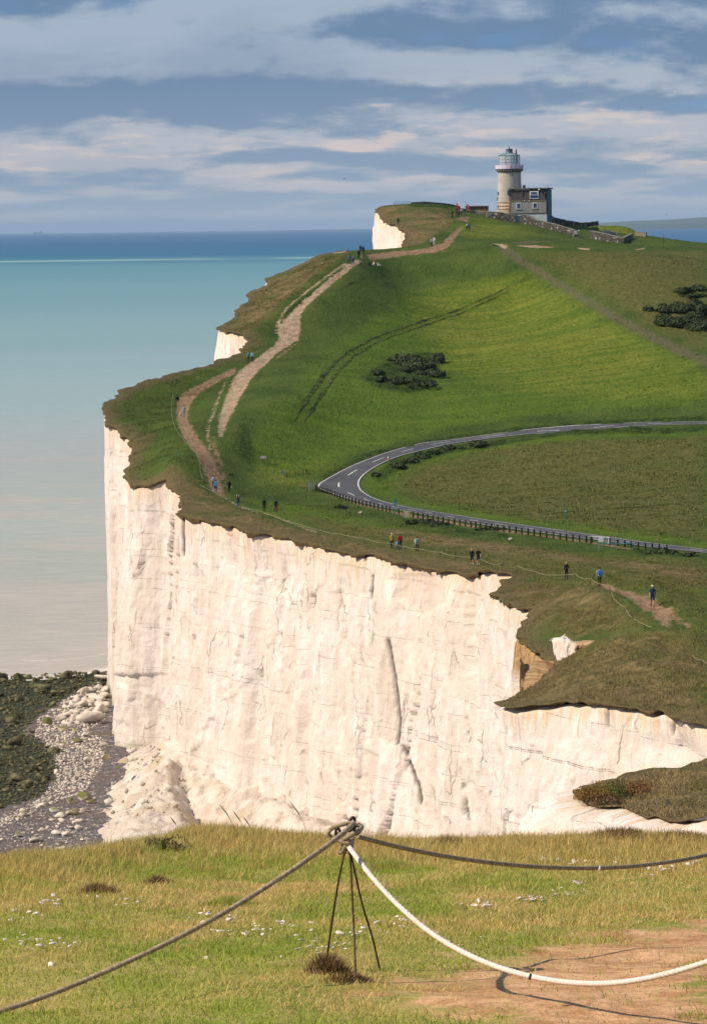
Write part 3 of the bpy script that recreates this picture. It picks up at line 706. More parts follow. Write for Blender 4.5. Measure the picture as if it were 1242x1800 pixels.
# ------------------------------------------------------------------ sea
def sea_material():
    m, nt, out = new_mat('channel_water')
    pos = N(nt, 'ShaderNodeNewGeometry').outputs['Position']
    sp = N(nt, 'ShaderNodeSeparateXYZ', {0: pos})
    lg = mth(nt, 'LOGARITHM', mth(nt, 'MAXIMUM', sp.outputs[1], 10.0), 10.0)
    w1 = noise(nt, mapping(nt, pos, (0.0016, 0.0040, 1)), 1.0, 4, 0.6)
    w2 = noise(nt, mapping(nt, pos, (0.006, 0.03, 1)), 1.0, 4, 0.65)
    k = mth(nt, 'ADD', lg, mth(nt, 'ADD', mth(nt, 'MULTIPLY_ADD', w1, 0.10, -0.05), mth(nt, 'MULTIPLY_ADD', w2, 0.05, -0.025)))
    rmp = N(nt, 'ShaderNodeValToRGB', {0: mth(nt, 'MULTIPLY_ADD', k, 1 / 2.2, -2.7 / 2.2)})
    cr = rmp.color_ramp; cr.interpolation = 'EASE'
    stops = [(2.76,(0.49,0.45,0.395)),(2.83,(0.45,0.435,0.385)),(2.90,(0.40,0.43,0.385)),(2.98,(0.41,0.455,0.415)),(3.08,(0.40,0.445,0.425)),(3.2,(0.33,0.445,0.45)),(3.4,(0.245,0.385,0.41)),(3.62,(0.175,0.335,0.37)),(3.84,(0.12,0.285,0.335)),
             (3.94,(0.055,0.20,0.28)),(4.02,(0.010,0.125,0.235)),(4.25,(0.004,0.095,0.22)),(4.6,(0.006,0.075,0.205)),(4.9,(0.03,0.12,0.27))]
    while len(cr.elements) < len(stops): cr.elements.new(0.5)
    for e, (p, c) in zip(cr.elements, stops): e.position = (p - 2.7) / 2.2; e.color = c4(c)
    c = rmp.outputs[0]
    # sunlit streak far out, painted into the water colour
    stv = mth(nt, 'ADD', lg, mth(nt, 'MULTIPLY_ADD', noise(nt, mapping(nt, pos, (0.0005, 0.0, 0)), 1.0, 3), 0.03, -0.015))
    stk = mth(nt, 'MULTIPLY', smooth(nt, mth(nt, 'ABSOLUTE', mth(nt, 'SUBTRACT', stv, 3.938)), 0.016, 0.003), smooth(nt, noise(nt, mapping(nt, pos, (0.003, 0.002, 0)), 1.0, 3), 0.3, 0.5))
    c = mix(nt, mth(nt, 'MULTIPLY', stk, 0.85), c, (0.30, 0.50, 0.40))
    # pinkish silt clouds and dark weed patches inshore
    silt = mth(nt, 'MULTIPLY', smooth(nt, noise(nt, mapping(nt, pos, (0.010, 0.024, 1), rot=(0, 0, R(-14))), 1.0, 5, 0.6), 0.46, 0.62), smooth(nt, lg, 3.16, 3.0))
    c = mix(nt, mth(nt, 'MULTIPLY', silt, 0.8), c, (0.49, 0.45, 0.405))
    wd = noise(nt, mapping(nt, pos, (0.020, 0.10, 1), rot=(0, 0, R(-20))), 1.0, 5, 0.65)
    wg = mth(nt, 'MULTIPLY', smooth(nt, wd, 0.70, 0.75), smooth(nt, lg, 3.3, 3.0))
    c = mix(nt, mth(nt, 'MULTIPLY', wg, 0.5), c, (0.12, 0.15, 0.15))
    # broken foam at the water's edge
    sh = attr(nt, 'shore')
    fn = noise(nt, mapping(nt, pos, (0.25, 0.5, 1)), 1.0, 5, 0.7)
    fo = smooth(nt, mth(nt, 'MULTIPLY_ADD', fn, 26.0, mth(nt, 'MULTIPLY', sh, -1.0)), 6.0, 13.0)
    ln2 = mth(nt, 'MULTIPLY', smooth(nt, mth(nt, 'ABSOLUTE', mth(nt, 'SUBTRACT', mth(nt, 'MULTIPLY_ADD', w2, 30.0, sh), 42.0)), 2.0, 0.2), smooth(nt, fn, 0.45, 0.6))
    c = mix(nt, mth(nt, 'MAXIMUM', fo, mth(nt, 'MULTIPLY', ln2, 0.6)), c, (0.80, 0.76, 0.72))
    rip = noise(nt, mapping(nt, pos, (0.10, 0.34, 1)), 1.0, 6, 0.75)
    c = mix(nt, mth(nt, 'MULTIPLY', smooth(nt, rip, 0.62, 0.40), 0.16), c, (0.03, 0.09, 0.11))
    nrm = bump(nt, rip, 0.6, 0.9)
    finish(nt, out, c, 0.5, 0.13, nrm)
    return m
SHORE_PX = [(-420,1212),(-200,1203),(-80,1200),(0,1193),(40,1198),(75,1196),(110,1191),(150,1186),(190,1178),(260,1168),(330,1158)]
SHORE = atz(np.array([p[0] for p in SHORE_PX]), np.array([p[1] for p in SHORE_PX]), 0.0)[:, :2]
SHORE = SHORE[np.argsort(SHORE[:, 0])]
def shore_y(X): return np.interp(X, SHORE[:, 0], SHORE[:, 1]) + 2.2 * fbm(np.asarray(X) * 0.15, np.asarray(X) * 0, 4, 3)
sx_ = np.concatenate([[-90000, -20000, -3000, -800, -300], np.arange(-150, 62, 2.0), [100, 300, 900, 3000, 20000, 90000]])
sy_ = np.concatenate([[-2000, 0, 200, 350, 450], np.arange(480, 900, 3.0), [950, 1050, 1200, 1500, 2000, 3000, 5000, 9000, 18000, 36000, 79000]])
X_, Y_ = np.meshgrid(sx_, sy_)
idx = np.arange(X_.size).reshape(X_.shape)
fs = np.stack([idx[:-1, :-1], idx[:-1, 1:], idx[1:, 1:], idx[1:, :-1]], -1).reshape(-1, 4)
link('sea', mesh_np('sea', np.stack([X_.ravel(), Y_.ravel(), np.zeros(X_.size)], 1), fs, [sea_material()], True,
     {'shore': np.clip(Y_.ravel() - shore_y(np.clip(X_.ravel(), -120, 20)), -5, 400)}), kind='structure')

# ------------------------------------------------------------------ beach, talus, boulders
def beach_z(X, Y):
    d = shore_y(X) - Y
    return np.clip(d * 0.022, -0.6, 1.6) + 0.10 * fbm(X * 0.2, Y * 0.12, 8, 3) * (d > 2)
def bhit(px, py):
    z = 0.5
    for _ in range(6):
        p = atz(px, py, z); z = 0.5 * z + 0.5 * float(beach_z(p[0], p[1]))
    return p
def shingle_material():
    m, nt, out = new_mat('dark_flint_shingle')
    pos = N(nt, 'ShaderNodeNewGeometry').outputs['Position']
    v1 = N(nt, 'ShaderNodeTexVoronoi', {'Vector': mapping(nt, pos, (1, .55, 1)), 'Scale': 2.6}); v2 = noise(nt, pos, 0.12, 4)
    peb = N(nt, 'ShaderNodeSeparateXYZ', {0: v1.outputs['Color']}).outputs[0]
    c = mix(nt, peb, (0.070, 0.062, 0.064), (0.19, 0.17, 0.165))
    c = mix(nt, smooth(nt, peb, 0.88, 0.95), c, (0.42, 0.37, 0.32))
    c = mix(nt, mth(nt, 'MULTIPLY', smooth(nt, v2, 0.45, 0.6), 0.5), c, (0.13, 0.095, 0.075))
    weed = smooth(nt, mth(nt, 'MULTIPLY_ADD', noise(nt, pos, 0.35, 4), 6.0, attr(nt, 'weed')), 2.0, 4.0)
    c = mix(nt, weed, c, mix(nt, noise(nt, pos, 0.8, 4), (0.006, 0.012, 0.006), (0.045, 0.055, 0.018)))
    finish(nt, out, c, 0.8, 0.25, bump(nt, v1.outputs['Distance'], 0.9, 0.25))
    return m
WEED_PX = [(-60,1190),(185,1182),(182,1200),(130,1218),(80,1250),(45,1285),(98,1322),(96,1370),(68,1402),(-60,1440)]
bx_, by_ = np.arange(-110, 40, 1.3), np.concatenate([np.arange(200, 395, 5.0), np.arange(395, 660, 1.3)])
X_, Y_ = np.meshgrid(bx_, by_)
wxy = np.array([bhit(*p)[:2] for p in WEED_PX])
dW, iW = seg_dist(np.stack([X_.ravel(), Y_.ravel()], 1), wxy, True)
idx = np.arange(X_.size).reshape(X_.shape)
fs = np.stack([idx[:-1, :-1], idx[:-1, 1:], idx[1:, 1:], idx[1:, :-1]], -1).reshape(-1, 4)
link('beach', mesh_np('beach', np.stack([X_.ravel(), Y_.ravel(), beach_z(X_, Y_).ravel()], 1), fs, [shingle_material()], True, {'weed': np.clip(np.where(iW, dW, -dW), -6, 6)}), kind='structure')

def talus_z(X, Y):
    foot = -31.6 + 2.2 * fbm(X * 0 + 3, Y * 0.12, 15, 3)
    z = 0.72 * (X - foot)
    capz = np.interp(Y, [400, 415, 430, 445, 458, 468, 478, 488, 497, 506], [2., 3., 4.2, 5.6, 7.4, 9.0, 7.0, 3.4, 2.0, 0.8])
    z = np.minimum(z, capz + 1.6 * fbm(X * 0.1, Y * 0.1, 19, 3))
    z = z - 0.9 * np.clip(X + 23.0 - 0.10 * np.clip(450 - Y, 0, 60), 0, None)
    gully = -0.9 * np.abs(fbm((X * 0.8 + Y * 0.55) * 0.24, (Y * 0.6 - X * 0.3) * 0.05, 23, 3))
    fx, fy = np.array([-24.5, 458.0]), np.array([4.0, 374.0])
    dl = ((X - fx[0]) * (fx[1] - fy[1]) - (Y - fx[1]) * (fx[0] - fy[0])) / np.hypot(*(fx - fy))
    ap = 3.4 + 0.75 * np.minimum(dl, 3.0) + 1.2 * fbm(X * .2, Y * .2, 27, 3) - 0.25 * np.clip(Y - 456, 0, None)
    return np.maximum(z + gully, ap) + 0.55 * fbm(X * 0.45, Y * 0.4, 29, 4) + 0.5
X_, Y_ = np.meshgrid(np.arange(-38, 14, 0.35), np.arange(372, 512, 0.45))
Z_ = talus_z(X_, Y_)
c1, _e = cells(X_ * 0.55, Y_ * 0.45, 33); Z_ = Z_ + 0.55 * c1 + 0.25 * cells(X_ * 1.3, Y_ * 1.1, 35)[0]
idx = np.arange(X_.size).reshape(X_.shape)
fs = np.stack([idx[:-1, :-1], idx[:-1, 1:], idx[1:, 1:], idx[1:, :-1]], -1).reshape(-1, 4)
keepf = (Z_.ravel()[fs] > beach_z(X_.ravel()[fs], Y_.ravel()[fs]) - 0.5).any(1)
fs = fs[keepf]; us = np.unique(fs); rm = np.zeros(X_.size, int); rm[us] = np.arange(len(us))
def rubble_material():
    m, nt, out = new_mat('chalk_rubble')
    pos = N(nt, 'ShaderNodeNewGeometry').outputs['Position']
    a = noise(nt, pos, 0.35, 5, 0.65); b = noise(nt, pos, 1.6, 5, 0.7)
    c = mix(nt, smooth(nt, a, 0.35, 0.65), (0.58, 0.49, 0.40), (0.74, 0.66, 0.58))
    c = mix(nt, mth(nt, 'MULTIPLY', smooth(nt, b, 0.55, 0.75), 0.45), c, (0.42, 0.33, 0.24))
    c = mix(nt, mth(nt, 'MULTIPLY', smooth(nt, noise(nt, pos, 0.12, 3), 0.52, 0.66), 0.5), c, (0.55, 0.43, 0.27))
    finish(nt, out, c, 0.95, 0.1, bump(nt, b, 0.9, 0.5))
    return m
M_RUB = rubble_material()
link('chalk_talus', mesh_np('chalk_talus', np.stack([X_.ravel(), Y_.ravel(), Z_.ravel()], 1)[us], rm[fs], [M_RUB], False), kind='structure')

def rock_material(name, c0, c1, moss, amt):
    m, nt, out = new_mat(name)
    pos = N(nt, 'ShaderNodeNewGeometry').outputs['Position']
    nz = N(nt, 'ShaderNodeSeparateXYZ', {0: N(nt, 'ShaderNodeNewGeometry').outputs['Normal']}).outputs[2]
    rnd = N(nt, 'ShaderNodeObjectInfo').outputs['Random']
    a = noise(nt, pos, 0.9, 5, 0.65)
    c = mix(nt, smooth(nt, a, 0.3, 0.7), c0, c1)
    g = smooth(nt, mth(nt, 'ADD', mth(nt, 'MULTIPLY', nz, 0.3), mth(nt, 'ADD', noise(nt, pos, 0.16, 3), mth(nt, 'MULTIPLY', rnd, 0.2))), 1.02 - amt, 1.14 - amt)
    c = mix(nt, g, c, moss)
    finish(nt, out, c, 0.9, 0.15, bump(nt, a, 0.7, 0.25))
    return m
M_ROCKW = rock_material('chalk_boulder', (0.48, 0.41, 0.335), (0.70, 0.63, 0.55), (0.20, 0.20, 0.08), 0.12)
M_ROCKO = rock_material('algae_stained_chalk', (0.38, 0.32, 0.20), (0.60, 0.52, 0.39), (0.15, 0.155, 0.055), 0.28)
M_ROCKG = rock_material('weedy_rock', (0.012, 0.014, 0.009), (0.20, 0.185, 0.095), (0.040, 0.060, 0.014), 0.14)
def rock_shape(seed, sub=2, sharp=0.3):
    bm = bmesh.new(); bmesh.ops.create_icosphere(bm, subdivisions=sub, radius=1.0)
    r = np.random.default_rng(seed)
    pl = r.normal(size=(11, 3)); pl /= np.linalg.norm(pl, axis=1)[:, None]; dd = r.uniform(0.38, 0.8, 11)
    V = np.array([v_.co for v_ in bm.verts]); F_ = [tuple(v_.index for v_ in f.verts) for f in bm.faces]; bm.free()
    for p, d in zip(pl, dd):
        k = V @ p; V = V - np.clip(k - d, 0, None)[:, None] * p
    V += r.normal(size=V.shape) * 0.02
    return V / np.abs(V).max(), np.array(F_)
RS = [rock_shape(100 + i, 2) for i in range(8)]
def rock_mesh(i, mat): return mesh_np('boulder', RS[i][0] * np.array([1, 1, 0.75]), [RS[i][1]], [mat])
ROCKME = {(i, k): rock_mesh(i, mm) for i in range(8) for k, mm in (('w', M_ROCKW), ('o', M_ROCKO), ('g', M_ROCKG))}
def inpoly(px, py, poly):
    _, i = seg_dist(np.array([[px, py]], float), np.array(poly, float), True); return i[0]
def scatter(poly, n, seed):
    r = np.random.default_rng(seed); P = np.array(poly, float); lo, hi = P.min(0), P.max(0); out = np.zeros((0, 2))
    while len(out) < n:
        q = r.uniform(lo, hi, (n * 3, 2)); _, i = seg_dist(q, P, True); out = np.concatenate([out, q[i]])
    return out[:n]
def rock(px, py, wpx, k, i, label=None, group=None, name='chalk_boulder', zf=None):
    p = bhit(px, py); sc = wpx * p[1] / F / 2
    if zf is not None: p[2] = zf(p[0], p[1])
    o = link(name, ROCKME[(i, k)], loc=(p[0], p[1], p[2] + sc * 0.30), label=label, cat='boulder', group=group)
    r = random.Random(int(px * 31 + py)); o.scale = (sc, sc * r.uniform(0.8, 1.2), sc * r.uniform(0.75, 1.1)); o.rotation_euler = (r.uniform(-.25, .25), r.uniform(-.25, .25), r.uniform(0, 6.3))
    return o
# the boulders one can pick out
NAMED = [(150,1405,34,'o','large flat-topped olive chalk boulder highest in the pile at the cliff foot'),(124,1412,22,'o','upright olive boulder leaning on the left of the flat-topped one'),(128,1432,26,'o','olive boulder in front of the pile at the cliff foot'),
 (144,1428,20,'w','pale wedge of chalk at the right of the olive boulder pile'),(107,1436,22,'w','white angular boulder at the front left of the olive boulder pile'),(96,1428,20,'w','low white block at the left end of the olive boulder pile'),(160,1412,18,'o','small olive block between the flat-topped boulder and the talus'),
 (43,1434,22,'w','white slab alone on dark shingle left of the olive pile'),(32,1442,15,'w','small white stone beside the slab on dark shingle'),(81,1415,14,'w','lone white stone on shingle behind the olive pile'),
 (32,1471,20,'w','rounded white boulder near the lower left shingle'),(61,1480,24,'w','broad white boulder low on the shingle above the grass'),(74,1460,14,'w','white stone on the shingle right of middle'),(102,1467,22,'w','white split boulder beside the talus foot'),(140,1445,18,'w','white boulder against the talus edge'),(138,1458,16,'w','small white boulder touching the talus edge'),
 (112,1253,20,'o','boulder with a bright green weedy cap amid white chalk'),(82,1274,30,'o','long low mossy green boulder between dark weed and white chalk'),(108,1266,18,'w','squarish cream boulder beside the green-capped one'),(113,1285,24,'o','olive stained slab below the squarish cream boulder'),(131,1287,16,'o','olive stained block right of the stained slab'),(135,1305,18,'o','mossy wedge boulder among scattered white stones'),
 (75,1215,36,'g','large black weedy boulder in the upper weed bed'),(20,1272,34,'g','large dark green boulder at the left of the weed bed'),(58,1288,16,'g','round black boulder at the weed bed edge'),(8,1195,26,'g','weedy boulder at the waterline by the left edge'),(33,1196,24,'g','rounded weedy boulder at the waterline, second from left'),(50,1194,12,'g','small weedy boulder standing in the foam'),(92,1195,14,'g','olive weedy boulder at the waterline left of the cliff'),(180,1205,16,'g','dark weedy boulder against the cliff foot')]
for i, (px, py, w_, k, lb) in enumerate(NAMED):
    rock(px, py, w_, k, i % 8, lb, name='weedy_boulder' if k == 'g' else 'chalk_boulder')
PILE = [(185,1195),(150,1215),(128,1235),(105,1258),(120,1275),(150,1275),(182,1262),(188,1225)]
WHITE = [(130,1222),(70,1262),(58,1290),(95,1322),(100,1372),(70,1405),(0,1440),(0,1455),(110,1405),(150,1395),(185,1340),(185,1300),(150,1285),(185,1270),(185,1200)]
rr = np.random.default_rng(5)
cnt_w = 0
for px, py in scatter(PILE, 110, 1):
    rock(px, py, float(rr.gamma(2.6, 4.6)) + 4, 'w', int(rr.integers(8)), 'white chalk boulder in the heap against the cliff foot', 'chalk boulders heaped at the cliff foot')
for px, py in scatter(WHITE, 150, 2):
    rock(px, py, float(rr.gamma(1.6, 3.2)) + 3, 'w', int(rr.integers(8)), 'white chalk stone strewn between the weed bed and the cliff', 'chalk stones strewn over the shingle')
for px, py in scatter([(0,1440),(60,1430),(150,1440),(150,1495),(0,1497)], 45, 3):
    rock(px, py, float(rr.gamma(3, 2.2)) + 3, 'w', int(rr.integers(8)), 'white chalk stone lying on the dark shingle nearest the grass', 'chalk stones on the near shingle')
for px, py in scatter(WEED_PX, 170, 4):
    rock(px, py, float(rr.gamma(1.8, 5.0)) + 4, 'g', int(rr.integers(8)), 'dark weed-covered rock in the weed bed by the water', 'weed-covered rocks of the foreshore', 'weedy_boulder')
def rock_mass(name, poly, n, seed, lo, hi, mat, **kw):
    V, Fc = [], []; b = 0; r = np.random.default_rng(seed)
    low = [rock_shape(300 + i, 1) for i in range(5)]
    for px, py in scatter(poly, n, seed):
        p = bhit(px, py); s = r.uniform(lo, hi) ** 1.0 * p[1] / F / 2; v_, f_ = low[int(r.integers(5))]
        a = r.uniform(0, 6.3); M = np.array([[math.cos(a), -math.sin(a), 0], [math.sin(a), math.cos(a), 0], [0, 0, 1]])
        V.append((v_ * np.array([1, 1, .7]) * s) @ M.T + p + np.array([0, 0, s * 0.25])); Fc.append(f_ + b); b += len(v_)
    return link(name, mesh_np(name, np.concatenate(V), [np.concatenate(Fc)], [mat]), kind='stuff', **kw)
rock_mass('small_chalk_stones', WHITE, 2300, 21, 1.5, 7, M_ROCKW, label='small white chalk rubble covering the shingle', cat='rubble')
rock_mass('small_weedy_stones', WEED_PX, 2200, 22, 3, 9, M_ROCKG, label='small dark weed-covered stones of the foreshore', cat='stones')
rock_mass('fallen_chalk_rubble', [(0,1440),(150,1420),(160,1495),(0,1497)], 260, 23, 1.5, 5, M_ROCKW, label='tiny chalk pebbles on the near dark shingle', cat='pebbles')
V, Fc = [], []; b = 0; r = np.random.default_rng(77); low_ = [rock_shape(330 + i, 1) for i in range(6)]
while len(V) < 420:
    x, y = r.uniform(-33, -20), r.uniform(425, 503); z = float(talus_z(np.array(x), np.array(y)))
    if z < 0.6: continue
    v_, f_ = low_[int(r.integers(6))]; sc = 0.08 + 0.13 * r.gamma(1.3, 1.0)
    a = r.uniform(0, 6.3); M = np.array([[math.cos(a), -math.sin(a), 0], [math.sin(a), math.cos(a), 0], [0, 0, 1]])
    V.append((v_ * np.array([1, .8, .8]) * sc) @ M.T + np.array([x, y, z + .1])); Fc.append(f_ + b); b += len(v_)
link('talus_rubble', mesh_np('talus_rubble', np.concatenate(V), [np.concatenate(Fc)], [M_RUB]), kind='stuff', label='angular chalk rubble lying on the fallen heap', cat='rubble')
# blocks fallen against the cliff foot
for i, (px, py, w_, k, lb) in enumerate([(198,1375,26,'w','square white block at the seaward end of the talus'),(222,1350,34,'o','long tan block lying along the cliff foot'),(212,1372,22,'o','tan block wedged behind the square white one'),(232,1368,24,'w','pale block high on the talus beside the tan slab'),(205,1352,22,'o','olive block under the tan slab'),
        (268,1370,16,'o','brown stained lump on the talus near the bright corner'),(279,1360,20,'o','brown lump against the bright cliff corner'),(282,1378,15,'o','dark brown lump lowest by the bright cliff corner'),(186,1330,22,'o','olive weed-stained buttress stone at the cliff corner')]):
    D = 492 - i * 1.5 if i < 5 else 470 - i
    p = at(px, py, D); sc = w_ * D / F / 2
    z = max(float(talus_z(p[0], p[1])), 0.4)
    o = link('chalk_block', ROCKME[(i % 8, k)], loc=(p[0], p[1], max(p[2], z)), label=lb, cat='boulder'); o.scale = (sc, sc, sc * 0.8); o.rotation_euler = (0.2, -0.1, i * 1.3)

# ------------------------------------------------------------------ near slope with its turf
def lip_y(X): return np.interp(X, [-9, -3.4, -2.5, -2.0, -1.65, -0.6, 2.0, 3.4, 9], [30.6, 31.0, 31.6, 33.0, 35.2, 34.8, 33.2, 32.7, 32.7])
def near_z(X, Y):
    X = np.asarray(X, float); Y = np.asarray(Y, float)
    z = 67.94 - 0.105 * (Y - 19) + 0.010 * X
    z = z + 0.10 * fbm(X * 0.35, Y * 0.3, 201, 3) + 0.035 * fbm(X * 1.6, Y * 1.3, 211, 3)
    o = np.clip(Y - lip_y(X), 0, None)
    z = z + 0.10 * np.exp(-((Y - lip_y(X) + 0.8) / 1.0) ** 2) * (0.0 + fbm(X * 0.9, Y * 0.1, 221, 3))
    return z - 0.14 * o ** 1.5
def nhit(px, py):
    d = ray(px, py); Y = np.arange(14, 40, 0.02); X = d[0] / d[1] * Y; Z = CAMZ + d[2] / d[1] * Y
    k = int(np.argmax(Z < near_z(X, Y))); return np.array([X[k], Y[k], float(near_z(X[k], Y[k]))])
def near_region(pp):
    q, _ = resample(np.array(list(pp) + [pp[0]], float), 20); return np.array([nhit(a, b)[:2] for a, b in q[:-1]])
BARE = near_region([(670,1742),(740,1716),(830,1698),(900,1682),(960,1670),(1040,1658),(1110,1644),(1180,1632),(1290,1610),(1290,1830),(930,1830),(840,1790),(745,1768)])
_x = ax((-24, -7, 1.0), (-7, 7, 0.10), (7, 24, 1.0)); _y = ax((-6, 16, 1.0), (16, 38, 0.08), (38, 62, 0.6))
X_, Y_ = np.meshgrid(_x, _y); P_ = np.stack([X_.ravel(), Y_.ravel()], 1)
dB, iB = seg_dist(P_, BARE, True)
idx = np.arange(X_.size).reshape(X_.shape)
fs = np.stack([idx[:-1, :-1], idx[:-1, 1:], idx[1:, 1:], idx[1:, :-1]], -1).reshape(-1, 4)
def near_material():
    m, nt, out = new_mat('near_turf_soil')
    pos = N(nt, 'ShaderNodeNewGeometry').outputs['Position']
    a = noise(nt, pos, 0.9, 4); b = noise(nt, pos, 7.0, 5, 0.7); cst = noise(nt, pos, 3.0, 7, 0.78)
    g = mix(nt, smooth(nt, a, 0.35, 0.65), (0.20, 0.25, 0.035), (0.38, 0.31, 0.10))
    g = mix(nt, smooth(nt, b, 0.45, 0.75), g, (0.42, 0.33, 0.14))
    e = mix(nt, smooth(nt, cst, 0.32, 0.7), (0.40, 0.20, 0.09), (0.70, 0.44, 0.24))
    e = mix(nt, mth(nt, 'MULTIPLY', smooth(nt, a, 0.5, 0.7), 0.2), e, (0.26, 0.22, 0.08))
    e = mix(nt, smooth(nt, noise(nt, pos, 26, 2), 0.74, 0.80), e, (0.62, 0.55, 0.46))
    k = smooth(nt, mth(nt, 'MULTIPLY_ADD', mth(nt, 'SUBTRACT', noise(nt, pos, 2.0, 5, 0.65), 0.5), 2.4, attr(nt, 'bare')), -0.25, 0.25)
    finish(nt, out, mix(nt, k, g, e), 0.95, 0.1, bump(nt, b, 0.8, 0.05))
    return m
link('near_slope_ground', mesh_np('near_slope', np.c_[P_, near_z(P_[:, 0], P_[:, 1])], fs, [near_material()], True, {'bare': np.clip(np.where(iB, dB, -dB), -3, 3)}), kind='structure')

def blade_material():
    m, nt, out = new_mat('grass_blades')
    t = attr(nt, 'tone'); h = attr(nt, 'along'); r = attr(nt, 'rnd')
    green = mix(nt, r, (0.15, 0.26, 0.010), (0.40, 0.50, 0.040))
    straw = mix(nt, r, (0.50, 0.31, 0.09), (0.92, 0.67, 0.28))
    c = mix(nt, t, green, straw)
    c = mix(nt, mth(nt, 'MULTIPLY', h, 0.35), c, (0.52, 0.44, 0.17))
    b = N(nt, 'ShaderNodeBsdfPrincipled', {'Base Color': c, 'Roughness': 0.6, 'Specular IOR Level': 0.25})
    tr = N(nt, 'ShaderNodeBsdfTranslucent', {'Color': c})
    mxs = N(nt, 'ShaderNodeMixShader', {0: 0.35, 1: b.outputs[0], 2: tr.outputs[0]})
    nt.links.new(mxs.outputs[0], out.inputs[0])
    return m
M_BLADE = blade_material()
def blades(name, X, Y, Z, length, width, lean, tone, seed, mat=None, **kw):
    r = np.random.default_rng(seed); n = len(X)
    a = r.uniform(0, 2 * np.pi, n)                           # leaning direction, wind from the left
    dx = np.cos(a) * lean + 0.22 * lean; dy = np.sin(a) * lean
    f = r.uniform(-0.9, 0.9, n)                              # blade facing
    wx, wy = np.cos(f) * width / 2, np.sin(f) * width / 2
    base = np.stack([X, Y, Z], 1)
    def lv(t, bend, ws):
        c = base + np.stack([dx * length * bend, dy * length * bend, length * t], 1)
        o = np.stack([wx, wy, 0 * wx], 1) * ws
        return c - o, c + o
    up = np.sqrt(np.clip(1 - lean ** 2 * 0.8, 0.15, 1))
    b0, b1 = lv(0 * up - 0.01 / np.maximum(length, .02), 0 * up, 1.0)
    m0, m1 = lv(0.55 * up, 0.35 * np.ones(n), 0.8)
    t0, _ = lv(up, np.ones(n), 0.0)
    V = np.stack([b0, b1, m0, m1, t0], 1).reshape(-1, 3)
    k = np.arange(n)[:, None] * 5
    q = k + np.array([0, 1, 3, 2]); t = k + np.array([2, 3, 4])
    rep = lambda v_: np.repeat(v_, 5)
    return link(name, mesh_np(name, V, [q, t], [mat or M_BLADE], False, {'tone': rep(tone), 'rnd': rep(r.uniform(0, 1, n)), 'along': np.tile([0, 0, .6, .6, 1.0], n)}), kind='stuff', **kw)
def field_pts(n, seed, y0=16.6, y1=36.6, m=0.7):
    r = np.random.default_rng(seed); out = np.zeros((0, 2))
    while len(out) < n:
        Y = np.sqrt(r.uniform(y0 ** 2, y1 ** 2, n)); X = r.uniform(-1, 1, n) * (0.0950 * Y + m); out = np.concatenate([out, np.stack([X, Y], 1)])
    return out[:n]
def bare_at(P):
    d, i = seg_dist(P, BARE, True); return np.where(i, d, -d) + 0.6 * fbm(P[:, 0] * 2, P[:, 1] * 2, 231, 3)
# short turf
P = field_pts(235000, 1); r = np.random.default_rng(2)
nb = bare_at(P); P = P[(nb < -0.02) | (r.uniform(size=len(P)) < 0.06)]
toL = lip_y(P[:, 0]) - P[:, 1]; P = P[toL > -0.6]; toL = toL[toL > -0.6]
tone = np.clip(0.26 + 2.6 * fbm(P[:, 0] * 0.9, P[:, 1] * 0.45, 241, 5) + 0.62 * np.clip(1 - toL / 5.0, 0, 1) + r.normal(0, 0.20, len(P)) - 0.18 * np.clip((23 - P[:, 1]) / 4, 0, 1), 0, 1)
L = (0.012 + 0.022 * r.gamma(2.0, 0.5, len(P))) * (0.75 + 0.5 * np.clip(fbm(P[:, 0] * 1.1, P[:, 1] * 1.1, 251, 2) + .5, 0, 1)) * (1 + 0.9 * np.clip(1 - toL / 4, 0, 1))
blades('short_turf_grass', P[:, 0], P[:, 1], near_z(P[:, 0], P[:, 1]), L, r.uniform(0.003, 0.006, len(P)), r.uniform(0.6, 1.25, len(P)), tone, 3, label='short green and straw coloured turf on the near slope', cat='grass')
# longer dry grass towards the brink, in tufts
def tufts(n_t, per, seed, ylo, yhi, lmin, lmax, spread, tone0, name, **kw):
    r = np.random.default_rng(seed)
    C_ = field_pts(n_t, seed); 
    if ylo is None:
        C_[:, 1] = lip_y(C_[:, 0]) - r.gamma(1.3, 0.9, n_t) + 0.25
    else: C_ = C_[(C_[:, 1] > ylo) & (C_[:, 1] < yhi)]
    C_ = C_[bare_at(C_) < -0.25]
    n = len(C_); s = r.uniform(0.5, 1.0, n); k = np.repeat(np.arange(n), per)
    q = C_[k] + r.normal(0, spread, (len(k), 2)) * s[k, None]
    l = r.uniform(lmin, lmax, len(k)) * s[k]
    tn = np.clip((tone0 + r.normal(0, 0.18, n))[k] + r.normal(0, 0.15, len(k)), 0, 1)
    return blades(name, q[:, 0], q[:, 1], near_z(q[:, 0], q[:, 1]), l, r.uniform(0.003, 0.006, len(k)), r.uniform(0.15, 0.8, len(k)), tn, seed + 1, **kw)
tufts(1500, 34, 51, None, None, 0.05, 0.16, 0.09, 0.85, 'brink_grass', label='long dry straw coloured grass along the brink', cat='grass')
tufts(900, 22, 61, 22, 36, 0.04, 0.10, 0.07, 0.45, 'tussock_grass', label='scattered green and yellow tussocks on the near slope', cat='grass')
tufts(420, 14, 71, 16, 24, 0.03, 0.06, 0.06, 0.12, 'fresh_green_tussocks', label='fresh bright green tussocks at the bottom of the picture', cat='grass')
